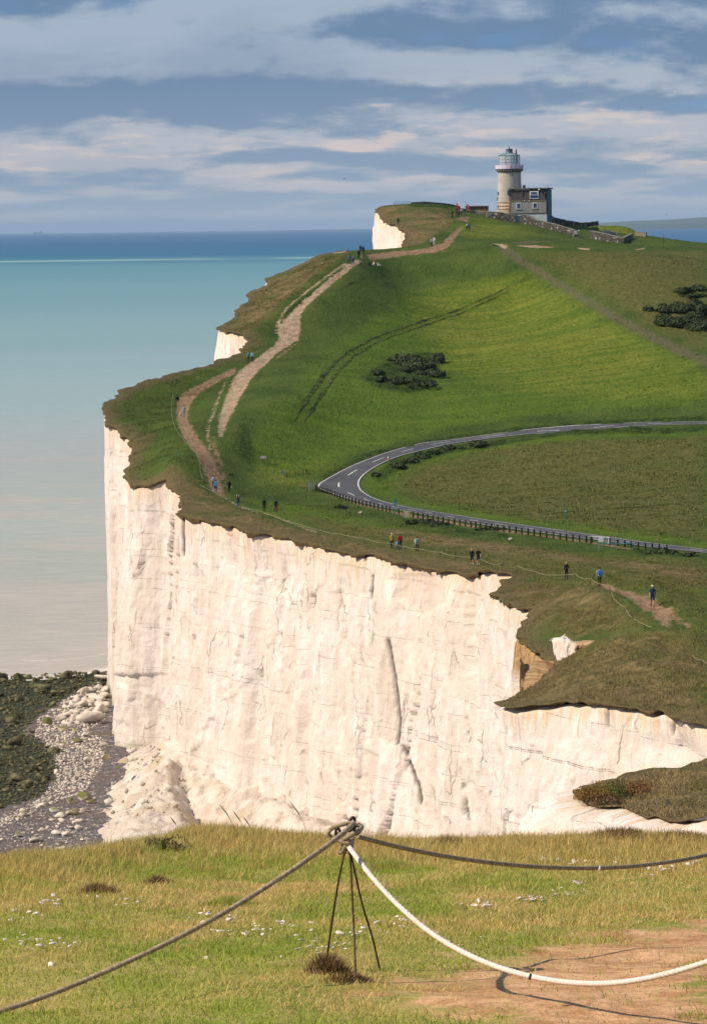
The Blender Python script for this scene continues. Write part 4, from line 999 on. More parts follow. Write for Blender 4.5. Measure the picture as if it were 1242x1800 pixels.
# dark clumps on the brink
def clump(px, py, w, h, n, tone, seed, label, name='grass_clump', dark=None):
    c = nhit(px, py); r = np.random.default_rng(seed)
    q = c[:2] + r.normal(0, 1, (n, 2)) * np.array([w, w * 0.8]) * 0.4
    l = h * r.uniform(0.45, 1.0, n) * np.exp(-((q[:, 0] - c[0]) / w) ** 2)
    return blades(name, q[:, 0], q[:, 1], near_z(q[:, 0], q[:, 1]), l, r.uniform(0.003, 0.006, n), r.uniform(0.2, 0.9, n), np.clip(tone + r.normal(0, 0.15, n), 0, 1), seed, dark, label=label, cat='grass')
m, nt, out = new_mat('dead_brown_grass')
finish(nt, out, mix(nt, attr(nt, 'rnd'), (0.10, 0.058, 0.026), (0.30, 0.19, 0.09)), 0.8, 0.15); M_DEAD = m
clump(338,1466,0.30,0.20,1900,.9,81,'brown matted grass hummock at the brink left of the stakes', dark=M_DEAD)
clump(462,1466,0.28,0.13,900,.9,82,'low brown grass hummock at the brink behind the left rope', dark=M_DEAD)
clump(785,1490,0.22,0.14,700,.85,83,'brown tussock right of the stakes at the brink', dark=M_DEAD)
clump(1085,1478,0.42,0.16,2200,.9,84,'bushy brown grass hummock at the right of the brink', dark=M_DEAD)
clump(1200,1478,0.40,0.13,1500,.9,86,'brown grass bank at the far right of the brink', dark=M_DEAD)
clump(575,1712,0.13,0.15,1300,.9,87,'dark dead grass tuft at the foot of the left iron stake', dark=M_DEAD)
clump(612,1725,0.16,0.07,600,.7,88,'low dead grass trailing from the tuft at the stake foot', dark=M_DEAD)
clump(690,1530,0.22,0.12,900,.1,89,'deep green tussock below the far right rope')
clump(405,1592,0.22,0.10,800,.2,90,'dark green hollow tussock under the left rope')
clump(170,1570,0.20,0.10,800,.95,91,'pinkish dead grass patch on the left of the slope', dark=M_DEAD)
clump(275,1555,0.14,0.10,500,.8,92,'small reddish tussock on the left slope', dark=M_DEAD)
# small leafy bush on the brink
def leaf_cloud(c, rad, n, size, seed, zfloor=None):
    """leaf-sized faces spread through an uneven crown"""
    r = np.random.default_rng(seed)
    nl = 7; lc = r.normal(0, 0.45, (nl, 3)); lc[:, 2] = np.abs(lc[:, 2]) * 0.7; lr = r.uniform(0.45, 0.8, nl)
    k = r.integers(nl, size=n); u = r.normal(size=(n, 3)); u /= np.linalg.norm(u, axis=1)[:, None]
    p = lc[k] + u * (lr[k] * r.uniform(0.55, 1.0, n) ** 0.5)[:, None]
    p[:, 2] = np.abs(p[:, 2])
    p = p * np.array(rad) + np.array(c)
    t = r.normal(size=(n, 3)); t /= np.linalg.norm(t, axis=1)[:, None]
    b = np.cross(t, u); b /= np.linalg.norm(b, axis=1)[:, None] + 1e-6
    s = size * r.uniform(0.6, 1.3, n)[:, None]
    V = np.stack([p - t * s, p + b * s * 0.55, p + t * s, p - b * s * 0.55], 1).reshape(-1, 3)
    return V, np.arange(n)[:, None] * 4 + np.arange(4)
def leaf_material(name, c0, c1):
    m, nt, out = new_mat(name)
    pos = N(nt, 'ShaderNodeNewGeometry').outputs['Position']
    c = mix(nt, N(nt, 'ShaderNodeTexWhiteNoise', {0: mapping(nt, N(nt, 'ShaderNodeVectorMath', {0: pos, 1: (0.2, 0.2, 0.2)}, operation='SNAP').outputs[0])}, noise_dimensions='3D').outputs[0], c0, c1)
    finish(nt, out, c, 0.7, 0.2); return m
M_LEAF = leaf_material('bush_leaves', (0.012, 0.024, 0.008), (0.062, 0.085, 0.030))
M_LEAFN = leaf_material('brink_bush_leaves', (0.05, 0.06, 0.022), (0.13, 0.12, 0.05))
c = nhit(282, 1494)
V, Fq = leaf_cloud((0, 0, 0), (0.20, 0.16, 0.12), 700, 0.016, 5)
b_ = empty('small_bush', c, label='small dark leafy bush at the brink left of the talus', cat='bush')
link('foliage', mesh_np('foliage', V, [Fq], [M_LEAFN]), b_)
sb = MB(); 
for k in range(6):
    a = k * 1.05; sb.tube([(0, 0, -0.02), (0.05 * math.cos(a), 0.05 * math.sin(a), 0.06), (0.12 * math.cos(a), 0.1 * math.sin(a), 0.13)], [0.006, 0.004, 0.002], 5)
sb.build('stem', M_DEAD, b_)
# dry seed stalks standing over the brink
M_STALK = paint('dry_stalk', (0.22, 0.15, 0.08), .3, 30)
for i, (px, py, hgt) in enumerate([(415,1462,.30),(432,1460,.24),(540,1462,.34),(446,1462,.2),(318,1462,.2),(1050,1462,.22),(1135,1460,.18)]):
    c = nhit(px, py + 12); s_ = MB(); r = random.Random(i)
    base_ = empty('dry_stalk', c, label='thin dry seed stalk standing above the brink grass', cat='stalk', group='dry stalks along the brink')
    pts = [Vector((0, 0, -0.02)) + Vector((-0.10 * (k / 6) ** 2 * hgt * 4, 0.02 * k / 6, hgt * k / 6)) for k in range(7)]
    s_.tube(pts, [0.0026 - 0.0002 * k for k in range(7)], 5); s_.build('stem', M_STALK, base_)
    s2 = MB(); s2.tube([pts[4], pts[5], pts[6], pts[6] + (pts[6] - pts[5]) * .8], [.002, .006, .005, .001], 6)
    s2.build('seed_head', M_STALK, base_)

# white chalk stones lying in the turf
M_STONE = rock_material('turf_chalk_stone', (0.56, 0.48, 0.40), (0.78, 0.71, 0.63), (0.5, 0.45, 0.36), 0.0)
STONEME = [mesh_np('chalk_stone', RS[i][0] * np.array([1, .8, .55]), [RS[i][1]], [M_STONE]) for i in range(8)]
CL = [((40,1612),40,12,'left of the slope by the picture edge'),((95,1590),40,9,'on the upper left of the slope'),((220,1585),70,12,'above the left rope'),((60,1660),60,16,'in a scatter at the left below the rope line'),((105,1662),50,12,'in a pale scatter on the left'),
      ((385,1615),45,20,'just above the left rope near the stakes'),((410,1640),40,14,'just below the left rope near the stakes'),((480,1630),60,26,'left of the iron stakes'),((560,1665),70,22,'around the feet of the iron stakes'),((640,1640),60,18,'right beside the iron stakes'),
      ((700,1625),50,14,'between the stakes and the white rope'),((840,1595),30,16,'in the heap behind the white rope'),((930,1583),25,16,'in the pair of heaps on the right slope'),((960,1515),50,18,'under the far right rope'),((1060,1518),60,20,'along the far right rope'),((1150,1530),50,18,'at the right below the far rope'),((1210,1520),30,10,'at the right edge of the slope'),((1020,1570),70,12,'in the middle of the right slope'),((830,1660),90,12,'above the bare earth'),((1050,1735),160,14,'on the bare earth'),((760,1705),60,8,'at the edge of the bare earth')]
r = random.Random(3)
for ci, ((cx, cy), sp, n, where) in enumerate(CL):
    for k in range(n):
        px, py = r.gauss(cx, sp * 0.5), r.gauss(cy, sp * 0.11)
        if px < -10 or px > 1252: continue
        p = nhit(px, min(py, 1795)); s = r.choice([2.5, 3, 3.5, 4, 5, 6.5, 8]) * (p[1] / F) * (0.45 if 'bare earth' in where else 1)
        o = link('chalk_stone', STONEME[r.randrange(8)], loc=(p[0], p[1], p[2] + s * 0.35 + 0.012), label='white chalk stone ' + where, cat='stone', group='chalk stones ' + where)
        o.scale = (s * r.uniform(.7, 1.6), s * r.uniform(.7, 1.3), s * r.uniform(.5, .9)); o.rotation_euler = (r.uniform(-.3, .3), r.uniform(-.3, .3), r.uniform(0, 6.3))
for px, py, s, lb in ((357,1626,9,'largest white chalk stone in the turf, just above the left rope'),(500,1625,8,'upright white chalk stone left of the iron stakes'),(92,1698,8,'grey chalk stone with a curled stalk, low on the left'),(362,1688,6,'single white stone below the left rope')):
    p = nhit(px, py); s *= p[1] / F
    o = link('chalk_stone', STONEME[px % 8], loc=(p[0], p[1], p[2] + s * 0.4), label=lb, cat='stone'); o.scale = (s, s, s * 1.5)

# ------------------------------------------------------------------ iron stakes and ropes
M_IRON = paint('rusty_iron', (0.085, 0.050, 0.028), 0.5, 60, 0.85, 0.3, 0.002)
M_RING = paint('iron_ring', (0.03, 0.024, 0.022), 0.4, 50, 0.6, 0.4)
def rope_mat(name, c0, c1, sc):
    m, nt, out = new_mat(name)
    co = N(nt, 'ShaderNodeTexCoord').outputs['Object']
    n = noise(nt, co, 40, 4, 0.7); n2 = noise(nt, co, 5, 3)
    c = mix(nt, smooth(nt, n, 0.3, 0.7), c0, c1); c = mix(nt, mth(nt, 'MULTIPLY', n2, 0.35), c, c0)
    finish(nt, out, c, 0.9, 0.15, bump(nt, n, 0.6, 0.004)); return m
M_ROPEG = rope_mat('weathered_rope', (0.22, 0.16, 0.10), (0.54, 0.43, 0.30), 1)
M_ROPED = rope_mat('tarred_rope', (0.19, 0.15, 0.10), (0.42, 0.345, 0.235), 1)
M_ROPEW = rope_mat('new_white_rope', (0.62, 0.50, 0.44), (0.80, 0.72, 0.67), 1)
DT = 21.0
def dt(px, py, D=DT): return Vector(at(px, py, D))
foot = {'left': nhit(570, 1694), 'front': nhit(626, 1730), 'right': nhit(672, 1704)}
tri = empty('rope_stake_tripod', nhit(620, 1712), label='tripod of three rusty iron rods carrying the barrier ropes', cat='stake')
TO = tri.location.copy()
def rod(name, f, mids, top, r0):
    s_ = MB(); pts = [Vector(f) - Vector((0, 0, 0.08))] + mids + [top]
    q, _ = resample(np.array([list(p) for p in pts]), 0.04)
    # smooth the bend
    for _ in range(3): q[1:-1] = (q[:-2] + 2 * q[1:-1] + q[2:]) / 4
    s_.tube([Vector(p) - TO for p in q], r0, 8); return s_.build(name, M_IRON, tri, True)
rod('rod', foot['left'], [dt(576,1672,21.3), dt(583,1620,21.2), dt(596,1540,21.05)], dt(607, 1490, 21.02), 0.0062)
rod('rod', foot['front'], [dt(622,1640,20.85), dt(617,1540,20.95)], dt(613, 1470, 21.0), 0.0062)
rod('rod', foot['right'], [dt(655,1650,21.25), dt(636,1590,21.1)], dt(614, 1490, 21.03), 0.0062)
def ringpts(c, rx, rz, tilt=0, yaw=0, n=22):
    M = Matrix.Rotation(yaw, 3, 'Z') @ Matrix.Rotation(tilt, 3, 'Y')
    return [Vector(c) + M @ Vector((rx * math.cos(a), 0.25 * rx * math.sin(2 * a), rz * math.sin(a))) for a in np.linspace(0, 2 * math.pi, n)]
s_ = MB(); s_.tube([p - TO for p in ringpts(dt(617, 1449, 20.98), 0.016, 0.040, R(18))], 0.009, 8); s_.build('ring', M_RING, tri, True)
s_ = MB(); s_.tube([p - TO for p in ringpts(dt(594, 1465, 21.02), 0.014, 0.034, R(-10), 0.4)], 0.008, 8); s_.build('ring', M_RING, tri, True)
s_ = MB(); s_.tube([p - TO for p in ringpts(dt(628, 1458, 21.02), 0.018, 0.03, R(30), -0.4)], 0.009, 8); s_.build('ring', M_RING, tri, True)
def rope(name, px, D, rad, mat, label, twist=90, n=14, lobe=0.16):
    pts = np.array([at(a, b, d) for (a, b), d in zip(px, D)])
    q, _ = resample(pts, 0.08)
    for _ in range(6): q[1:-1] = (q[:-2] + 2 * q[1:-1] + q[2:]) / 4
    q, _ = resample(q, 0.010 if twist else 0.03)
    c = Vector(q[0]); s_ = MB(); s_.tube([Vector(p) - c for p in q], rad, n, True, twist, 3, lobe)
    return s_.build(name, mat, None, True, loc=c, label=label, cat='rope'), c
lp = [(622,1447),(612,1457),(596,1472),(560,1497),(500,1539),(440,1577),(380,1613),(300,1656),(200,1702),(100,1745),(0,1779),(-120,1812),(-260,1840)]
rope('barrier_rope', lp, np.linspace(20.95, 19.0, len(lp)), 0.0138, M_ROPEG, 'thick twisted grey rope running down from the stakes to the lower left')
wp = [(610,1484),(625,1505),(660,1551),(700,1593),(750,1637),(800,1668),(850,1692),(900,1709),(950,1721),(1000,1728),(1050,1730),(1100,1727),(1160,1716),(1242,1692),(1340,1655),(1450,1600)]
rope('barrier_rope', wp, np.linspace(20.95, 17.2, len(wp)), 0.0145, M_ROPEW, 'smooth white rope sagging from the stakes to the lower right', 60, 12, 0.11)
bp = [(630,1471),(690,1487),(760,1502),(850,1516),(950,1525),(1040,1527),(1120,1523),(1200,1512),(1242,1503),(1350,1478),(1480,1440)]
rope('barrier_rope', bp, np.linspace(21.05, 24.5, len(bp)), 0.0125, M_ROPED, 'thin dark rope sagging from the stakes to the right behind the white one', 110)
# the knot: turns of rope wound round the rod heads
kn = empty('rope_knot', dt(610, 1470), label='bundle of grey rope turns knotted around the stake heads', cat='knot')
KO = kn.location.copy()
def turn(px, D, rad, mat=M_ROPEG, name='rope_turn'):
    pts = np.array([at(a, b, d) for (a, b), d in zip(px, D)])
    q, _ = resample(pts, 0.012)
    for _ in range(5): q[1:-1] = (q[:-2] + 2 * q[1:-1] + q[2:]) / 4
    q, _ = resample(q, 0.008); s_ = MB(); s_.tube([Vector(p) - KO for p in q], rad, 12, True, 90, 3, 0.15); s_.build(name, mat, kn, True)
turn([(622,1446),(606,1448),(590,1452),(578,1459),(575,1467),(582,1474),(594,1478),(606,1476)], [20.95,20.93,20.93,20.93,20.95,20.95,20.93,20.92], 0.0125)
turn([(600,1478),(610,1472),(622,1466),(633,1458),(636,1453),(628,1450)], [20.9,20.88,20.88,20.9,20.98,21.05], 0.0125, M_ROPED)
turn([(596,1474),(602,1482),(612,1484),(620,1478),(618,1470),(608,1466)], [20.9,20.88,20.88,20.9,20.98,21.02], 0.012)
turn([(604,1482),(598,1494),(594,1502),(599,1502),(604,1494),(608,1484)], [20.95,20.93,20.93,20.92,20.92,20.93], 0.0105, M_ROPED, 'rope_end')
turn([(612,1482),(610,1494),(606,1500),(612,1500),(618,1492),(619,1480)], [20.95,20.93,20.93,20.92,20.92,20.95], 0.011, M_ROPED)
turn([(588,1470),(596,1464),(606,1466),(614,1474),(606,1480),(594,1477)], [21.02,21.06,21.06,21.05,21.02,20.98], 0.0125)
# a band of tape on each of the right hand ropes
for px, py, D_, col, lb, rr_ in ((931,1717,18.9,(0.03,0.03,0.035),'short black band of tape on the white rope',0.0162),(1053,1527,22.65,(0.55,0.52,0.48),'pale band of tape on the dark rope',0.016)):
    p = dt(px, py, D_); s_ = MB(); s_.tube([Vector((-.005, 0, 0.002)), Vector((.005, 0, -0.001))], rr_, 12); s_.build('rope_tape', paint('tape_%d' % px, col), None, True, loc=p, label=lb, cat='tape')

# ------------------------------------------------------------------ road
def road_material():
    m, nt, out = new_mat('asphalt')
    pos = N(nt, 'ShaderNodeNewGeometry').outputs['Position']
    a = noise(nt, pos, 0.25, 4); b = noise(nt, pos, 5.0, 4, 0.7)
    c = mix(nt, smooth(nt, a, 0.3, 0.7), (0.056, 0.060, 0.068), (0.082, 0.086, 0.095))
    c = mix(nt, mth(nt, 'MULTIPLY', b, 0.3), c, (0.10, 0.10, 0.10))
    finish(nt, out, c, 0.85, 0.25, bump(nt, b, 0.3, 0.02)); return m
M_ROAD = road_material()
M_LINE = paint('road_paint', (0.62, 0.62, 0.60), 0.25, 3.0, 0.7)
def gz(X, Y): return gsample(GZ, X, Y)
RO = np.array([hit(a, b) for a, b in ROAD_OUT]); RI = np.array([hit(a, b) for a, b in ROAD_IN])
def both(k=340):
    def rs(P):
        L = np.r_[0, np.cumsum(np.linalg.norm(np.diff(P[:, :2], axis=0), axis=1))]; return P, L
    t = np.linspace(0, 1, k); out = []
    u = np.linspace(0, 1, len(RO))
    for P in (RO, RI):
        Q = np.stack([np.interp(t, u, P[:, i]) for i in range(2)], 1)
        for _ in range(30): Q[1:-1] = (Q[:-2] + 2 * Q[1:-1] + Q[2:]) / 4
        out.append(Q)
    return out
ro, ri = both()
def rz_(X, Y): return gsample(GZ0, X, Y) - 0.02
def strip(name, mat, f0, f1, i0, i1, lift, parent=None, nw=6, **kw):
    A_, B_ = ro[i0:i1 + 1], ri[i0:i1 + 1]
    fr = np.linspace(f0, f1, nw + 1)
    P = A_[:, None, :] * (1 - fr[None, :, None]) + B_[:, None, :] * fr[None, :, None]
    Z = rz_(P[..., 0], P[..., 1]) + lift
    V = np.concatenate([P, Z[..., None]], -1).reshape(-1, 3); n = nw + 1
    idx = np.arange(len(V)).reshape(-1, n)
    f_ = np.stack([idx[:-1, :-1], idx[1:, :-1], idx[1:, 1:], idx[:-1, 1:]], -1).reshape(-1, 4)
    a, b, c = V[f_[0][0]], V[f_[0][1]], V[f_[0][2]]
    if np.cross(b - a, c - a)[2] < 0: f_ = f_[:, ::-1]
    return link(name, mesh_np(name, V, f_, [mat], True), parent, **kw)
road = strip('road', M_ROAD, 0.0, 1.0, 0, 339, 0.0, None, 10, kind='structure')
strip('edge_line', M_LINE, 0.035, 0.065, 0, 339, 0.008, road, 1); strip('edge_line', M_LINE, 0.94, 0.968, 0, 339, 0.008, road, 1)
cl_ = (ro + ri) / 2; cs = np.r_[0, np.cumsum(np.linalg.norm(np.diff(cl_, axis=0), axis=1))]
s0 = 2.0
while s0 + 3 < cs[-1]:
    i0, i1 = int(np.searchsorted(cs, s0)), int(np.searchsorted(cs, s0 + 3.4))
    if i1 > i0: strip('centre_dash', M_LINE, 0.485, 0.520, i0, i1, 0.008, road, 1)
    s0 += 8.2
# wheel ruts worn into the meadow
m, nt, out = new_mat('worn_rut')
pos = N(nt, 'ShaderNodeNewGeometry').outputs['Position']
finish(nt, out, mix(nt, smooth(nt, noise(nt, pos, 0.5, 4), 0.42, 0.62), (0.024, 0.040, 0.010), (0.080, 0.095, 0.028)), .95, .05); M_RUT = m
def ribbon(pp, w, name='wheel_rut'):
    q = hits(pp, 10.0)[:, :2]; q, _ = resample(q, 1.2)
    for _ in range(4): q[1:-1] = (q[:-2] + 2 * q[1:-1] + q[2:]) / 4
    t_ = np.gradient(q, axis=0); t_ /= np.linalg.norm(t_, axis=1)[:, None]; nn = np.stack([-t_[:, 1], t_[:, 0]], 1)
    n = len(q); ww = w * np.clip(.75 + 1.3 * fbm(np.arange(n) * .3, np.zeros(n), 17, 3), .12, 1.6)[:, None] * np.clip(np.minimum(np.arange(n), n - 1 - np.arange(n)) / 8.0, .1, 1)[:, None]
    q = q + nn * (.5 * fbm(np.arange(n) * .12, np.zeros(n) + w * 9, 19, 3))[:, None]
    A_, B_ = q - nn * ww / 2, q + nn * ww / 2
    V = np.concatenate([np.c_[A_, gz(A_[:, 0], A_[:, 1]) + .05], np.c_[q, gz(q[:, 0], q[:, 1]) + .06], np.c_[B_, gz(B_[:, 0], B_[:, 1]) + .05]])
    i = np.arange(n - 1); f_ = np.concatenate([np.stack([i + n, i, i + 1, i + n + 1], 1), np.stack([i + 2 * n, i + n, i + n + 1, i + 2 * n + 1], 1)])
    link(name, mesh_np(name, V, f_, [M_RUT], True), kind='structure')
ribbon([(936,482),(880,511),(820,538),(760,560),(700,579),(650,597),(612,619),(585,644),(556,679),(530,714),(512,746)], .5)
ribbon([(931,489),(880,518),(820,546),(760,568),(700,588),(655,605),(622,627),(602,646),(572,683),(547,721),(526,750)], .5)
ribbon([(598,627),(571,656),(545,692),(520,732)], .35)
ribbon([(640,490),(615,500),(596,512)], .6)
ribbon([(800,440),(850,437),(880,431)], .9)
ribbon([(1242,880),(1100,893),(940,905)], .7)
# ------------------------------------------------------------------ roadside posts, signs, barrier
M_POST = paint('dark_timber', (0.040, 0.030, 0.026), 0.35, 6, 0.85)
M_POSTT = paint('worn_post_top', (0.20, 0.13, 0.10), 0.3, 6)
M_WOOD = paint('pale_timber', (0.36, 0.29, 0.20), 0.25, 6, 0.85)
M_GREYW = paint('grey_timber', (0.20, 0.18, 0.155), 0.3, 5, 0.9)
M_METAL = paint('galvanised_steel', (0.27, 0.29, 0.29), 0.2, 8, 0.5, 0.5, 0, 0.3)
M_WHITE = paint('white_paint', (0.74, 0.74, 0.72), 0.1, 5, 0.6)
M_GREEN = paint('green_sign', (0.02, 0.16, 0.09), 0.2, 8, 0.5)
M_BLUE = paint('blue_sign', (0.03, 0.17, 0.38), 0.2, 8, 0.5)
M_TEAL = paint('teal_paint', (0.03, 0.17, 0.20), 0.2, 8, 0.6)
_ones = 'zeroth first second third fourth fifth sixth seventh eighth ninth tenth eleventh twelfth thirteenth fourteenth fifteenth sixteenth seventeenth eighteenth nineteenth'.split()
_tens = {2: 'twent', 3: 'thirt', 4: 'fort', 5: 'fift', 6: 'sixt', 7: 'sevent'}
def ordinal(n): return _ones[n] if n < 20 else (_tens[n // 10] + 'ieth' if n % 10 == 0 else _tens[n // 10] + 'y-' + _ones[n % 10])
pm = MB().box((0, 0, -0.1), (0.17, 0.17, 0.86)).mesh('post', M_POST); pt = MB().box((0, 0, 0.76), (0.172, 0.172, 0.045), 0, 0.8).mesh('cap', M_POSTT)
PX = [520 + x * .1932 for x in (180,198,217,236,253,272,290,310,328,353,376,401,427,455,482,510,542,574,605,642,677,712,747,787,820,853,935)] + [725.8,734,743,751.7,760.7,769.7,778.7,788,798,808,817.5,827.6,835.5,844,853.8,863,873.8,884.7,895,906,916.7,927.5,938,949,960,971.6,983.5,994.5,1006,1017.8,1029.7,1040,1071,1085,1097,1108.8,1121,1133.8,1145.7,1158,1170.8]
PYX, PYY = [554,578,597,618.5,637,657,685,701,726,752,761,798,835,874,906,949,994,1030,1121,1171], [862.5,869,877,884,889,894,900.5,904,910,915,916.5,923,928,933.5,937.5,944,950,953.5,965,970]
for i, px in enumerate(PX):
    p = hit(px, np.interp(px, PYX, PYY))
    e = empty('roadside_post', p, random.uniform(-.2, .2), 'dark timber post, %s from the left in the row beside the road' % ordinal(i + 1), 'post', 'timber posts along the road')
    e.rotation_euler = (random.uniform(-.03, .03), random.uniform(-.03, .03), random.uniform(-.2, .2))
    link('shaft', pm, e); link('cap', pt, e)
def thing(name, px, py, label, cat, rz=0, group=None, near=False):
    return empty(name, nhit(px, py) if near else hit(px, py), rz, label, cat, group)
# marker post with coloured plates
t = thing('waymark_sign', 694.5, 904, 'tall thin post with small green and blue plates by the bend', 'sign')
MB().tube([(0, 0, -.1), (0, 0, 1.9)], 0.04, 8).build('pole', M_TEAL, t)
for z, m_, w_ in ((1.72, M_TEAL, .22), (1.25, M_BLUE, .36), (.62, M_GREEN, .30)): MB().box((0, -.05, z - .13), (w_, .03, .34)).build('plate', m_, t)
for z in (1.24, .66): MB().box((0, -.072, z), (.16, .008, .08)).build('lettering', M_WHITE, t)
t = thing('notice_board', 714, 911, 'low cream boarded notice panel between two posts by the road', 'notice board')
for x in (-.34, .34): MB().box((x, 0, -.1), (.12, .12, 1.1), 0, .95).build('post', M_WOOD, t)
for z in (.12, .42, .68): MB().box((0, -.02, z), (.56, .05, .24)).build('board', paint('cream_board', (0.52, 0.46, 0.36)), t)
t = thing('bus_stop_sign', 994, 936, 'thin pole with a green plate standing on the field verge', 'sign')
MB().tube([(0, 0, -.1), (0, 0, 2.7)], 0.045, 8).build('pole', M_GREEN, t)
MB().box((-.02, 0, 2.25), (.40, .04, .45)).build('plate', M_GREEN, t); MB().box((.08, -.06, .75), (.05, .03, .75)).build('timetable', paint('lime_strip', (0.35, 0.42, 0.06)), t)
MB().box((-.02, -.024, 2.36), (.24, .006, .2)).build('symbol', M_WHITE, t)
# white height barrier and rail
t = thing('barrier_gate', 1055, 957, 'white framed swing barrier with a square white panel by the road', 'gate')
k = 0.064
MB().box((-1.08, 0, 0), (.14, .14, .85)).build('post', M_POST, t); MB().box((.98, 0, 0), (.14, .14, .95)).build('post', M_METAL, t)
MB().tube([(-1.1, -.1, .92), (.92, -.1, .74)], .055, 8).build('top_bar', M_WHITE, t); MB().tube([(.88, -.1, .74), (.88, -.1, .08)], .05, 8).build('upright', M_WHITE, t)
MB().tube([(-.9, -.1, .74), (.88, -.1, .12)], .03, 8).build('brace', M_WHITE, t); MB().box((.02, -.14, .26), (.56, .03, .56)).build('panel', M_WHITE, t)
t = thing('pipe_rail', 1082, 966, 'long low grey-green pipe rail on posts in front of the barrier', 'railing')
for x in (-1.85, 0, 1.85): MB().box((x, 0, -.1), (.13, .13, .72)).build('post', M_METAL if x < 1 else M_TEAL, t)
MB().tube([(-1.9, 0, .64), (1.92, 0, .60)], .055, 8).build('rail', M_TEAL, t)
t = thing('field_gate', 548, 861, 'small blue-grey tubular gate at the left end of the road posts', 'gate', R(70))
for z in (.25, .5, .75, .98): MB().tube([(-.9, 0, z), (.9, 0, z)], .03, 8).build('rail', M_METAL, t)
for x in (-.92, 0, .92): MB().box((x, 0, -.1), (.1, .1, 1.2)).build('upright', M_METAL, t)
for i, (px, py, h_, ln) in enumerate([(943,903,.55,0),(984,901,.6,0),(1017,899,.5,0),(1094,892,.75,.1),(1139,890,.6,0),(1185,888,.65,0),(1054,938,.5,-.35),(1083.5,942,.75,0),(1119,941,.4,0),(1155,949,.6,.1),(1210,956,.45,.35),(951,920,.4,0),(1045,898,.4,0)]):
    p = hit(px, py)
    o = MB().box((0, 0, -.1), (.07, .07, h_ + .1), 0, .8).build('field_stake', M_WOOD, None, loc=p, label='thin pale wooden stake standing in the field inside the bend', cat='stake', group='pale stakes in the field')
    o.rotation_euler = (0, ln, 0)
# traffic cone on the bend
t = thing('traffic_cone', 682, 809, 'small red and white traffic cone at the inside of the bend', 'cone')
MB().box((0, 0, 0), (.42, .42, .05)).build('base', paint('cone_red', (0.55, 0.06, 0.03)), t)
MB().lathe([(.16, .05), (.11, .3)], 12).build('cone_body', paint('cone_red', (0.55, 0.06, 0.03)), t)
MB().lathe([(.112, .3), (.075, .5)], 12).build('white_band', M_WHITE, t); MB().lathe([(.077, .5), (.04, .7)], 12).build('tip', paint('cone_red', (0.5, 0.06, 0.03)), t)
# information lectern, frames and waymarkers in the dip
t = thing('information_lectern', 463, 814, 'grey framed information lectern on legs at the foot of the meadow', 'sign')
for x in (-.38, .38): MB().box((x, .0, -.1), (.09, .09, .75)).build('leg', M_GREYW, t)
MB().box((0, 0, .52), (.95, .08, .52), 0, 1, R(-25)).build('panel', M_GREYW, t); MB().box((0, -.055, .60), (.74, .02, .36), 0, 1, R(-25)).build('map', paint('faded_map', (0.22, 0.24, 0.2)), t)
t = thing('small_notice', 407, 840, 'low dark timber notice beside the brown path', 'notice')
for x in (-.28, .28): MB().box((x, 0, -.1), (.08, .08, .7)).build('leg', M_POST, t)
MB().box((0, 0, .34), (.62, .06, .24)).build('panel', M_POST, t)
t = thing('waymark_sign', 497, 838, 'short post with a small blue disc plate below the meadow', 'sign')
MB().box((0, 0, -.1), (.1, .1, .8)).build('post', M_WOOD, t); MB().box((0, -.07, .5), (.3, .03, .3)).build('plate', M_BLUE, t)
for px, py in ((504,838),(509,836),(519,835),(524,834),(533,833),(538,832)):
    MB().box((0, 0, -.1), (.12, .12, .75), 0, .9).build('fence_post', M_POST, None, loc=hit(px, py), label='short dark post in the broken row by the blue waymark', cat='post', group='posts by the blue waymark')
SLABME = mesh_np('stone_slab', RS[2][0] * np.array([1, .8, .55]), [RS[2][1]], [paint('grey_stone', (.30, .28, .23))])
for px, py, w_, lb in ((634,904,.55,'pale grey stone slab in the long grass below the posts'),(897,951,.62,'flat cream stone plaque in the grass right of the bend')):
    p = hit(px, py); o = link('stone_slab', SLABME, loc=(p[0], p[1], p[2] + .15), label=lb, cat='stone'); o.scale = (w_ * .6, .3, .45)
MB().tube([(0, 0, -.1), (0, 0, 1.6)], .06, 8).build('marker_post', M_POST, None, loc=hit(1165, 428), label='lone dark post on the skyline right of the walled enclosure', cat='post')

# ------------------------------------------------------------------ rope fences along the cliff path
M_FROPE = rope_mat('pale_fence_rope', (0.30, 0.27, 0.17), (0.50, 0.45, 0.31), 1)
def rope_fence(pp, h, label, skip=1, loose=False):
    G = []
    for px, py in pp:
        g = hit(px, py); g = hit(px, py + h / g[1] * F); G.append(g)
    e = empty('rope_fence', G[0], 0, label, 'fence'); O = Vector(G[0])
    for g in G[::skip]:
        MB().tube([Vector(g) - O - Vector((0, 0, .1)), Vector(g) - O + Vector((0, 0, h + .04))], .018, 5).build('stake', M_IRON, e)
    for a, b in zip(G[:-1], G[1:]):
        A_, B_ = Vector(a) + Vector((0, 0, h)), Vector(b) + Vector((0, 0, h)); L = (B_ - A_).length; s_ = MB()
        s_.tube([A_.lerp(B_, t_) - O - Vector((0, 0, min(.22, .014 * L) * 4 * t_ * (1 - t_))) for t_ in np.linspace(0, 1, 9)], .015, 6); s_.build('rope', M_FROPE, e, True)
rope_fence([(305,692),(302,706),(302,722),(304,738),(310,754),(320,769),(332,781),(345,795),(352,812),(352,828),(357,842)], .45, 'pale rope fence curving along the seaward side of the brown path')
rope_fence([(352,852),(361,857),(371,862),(385,868)], .3, 'short slack length of pale rope below the brown path', 1)
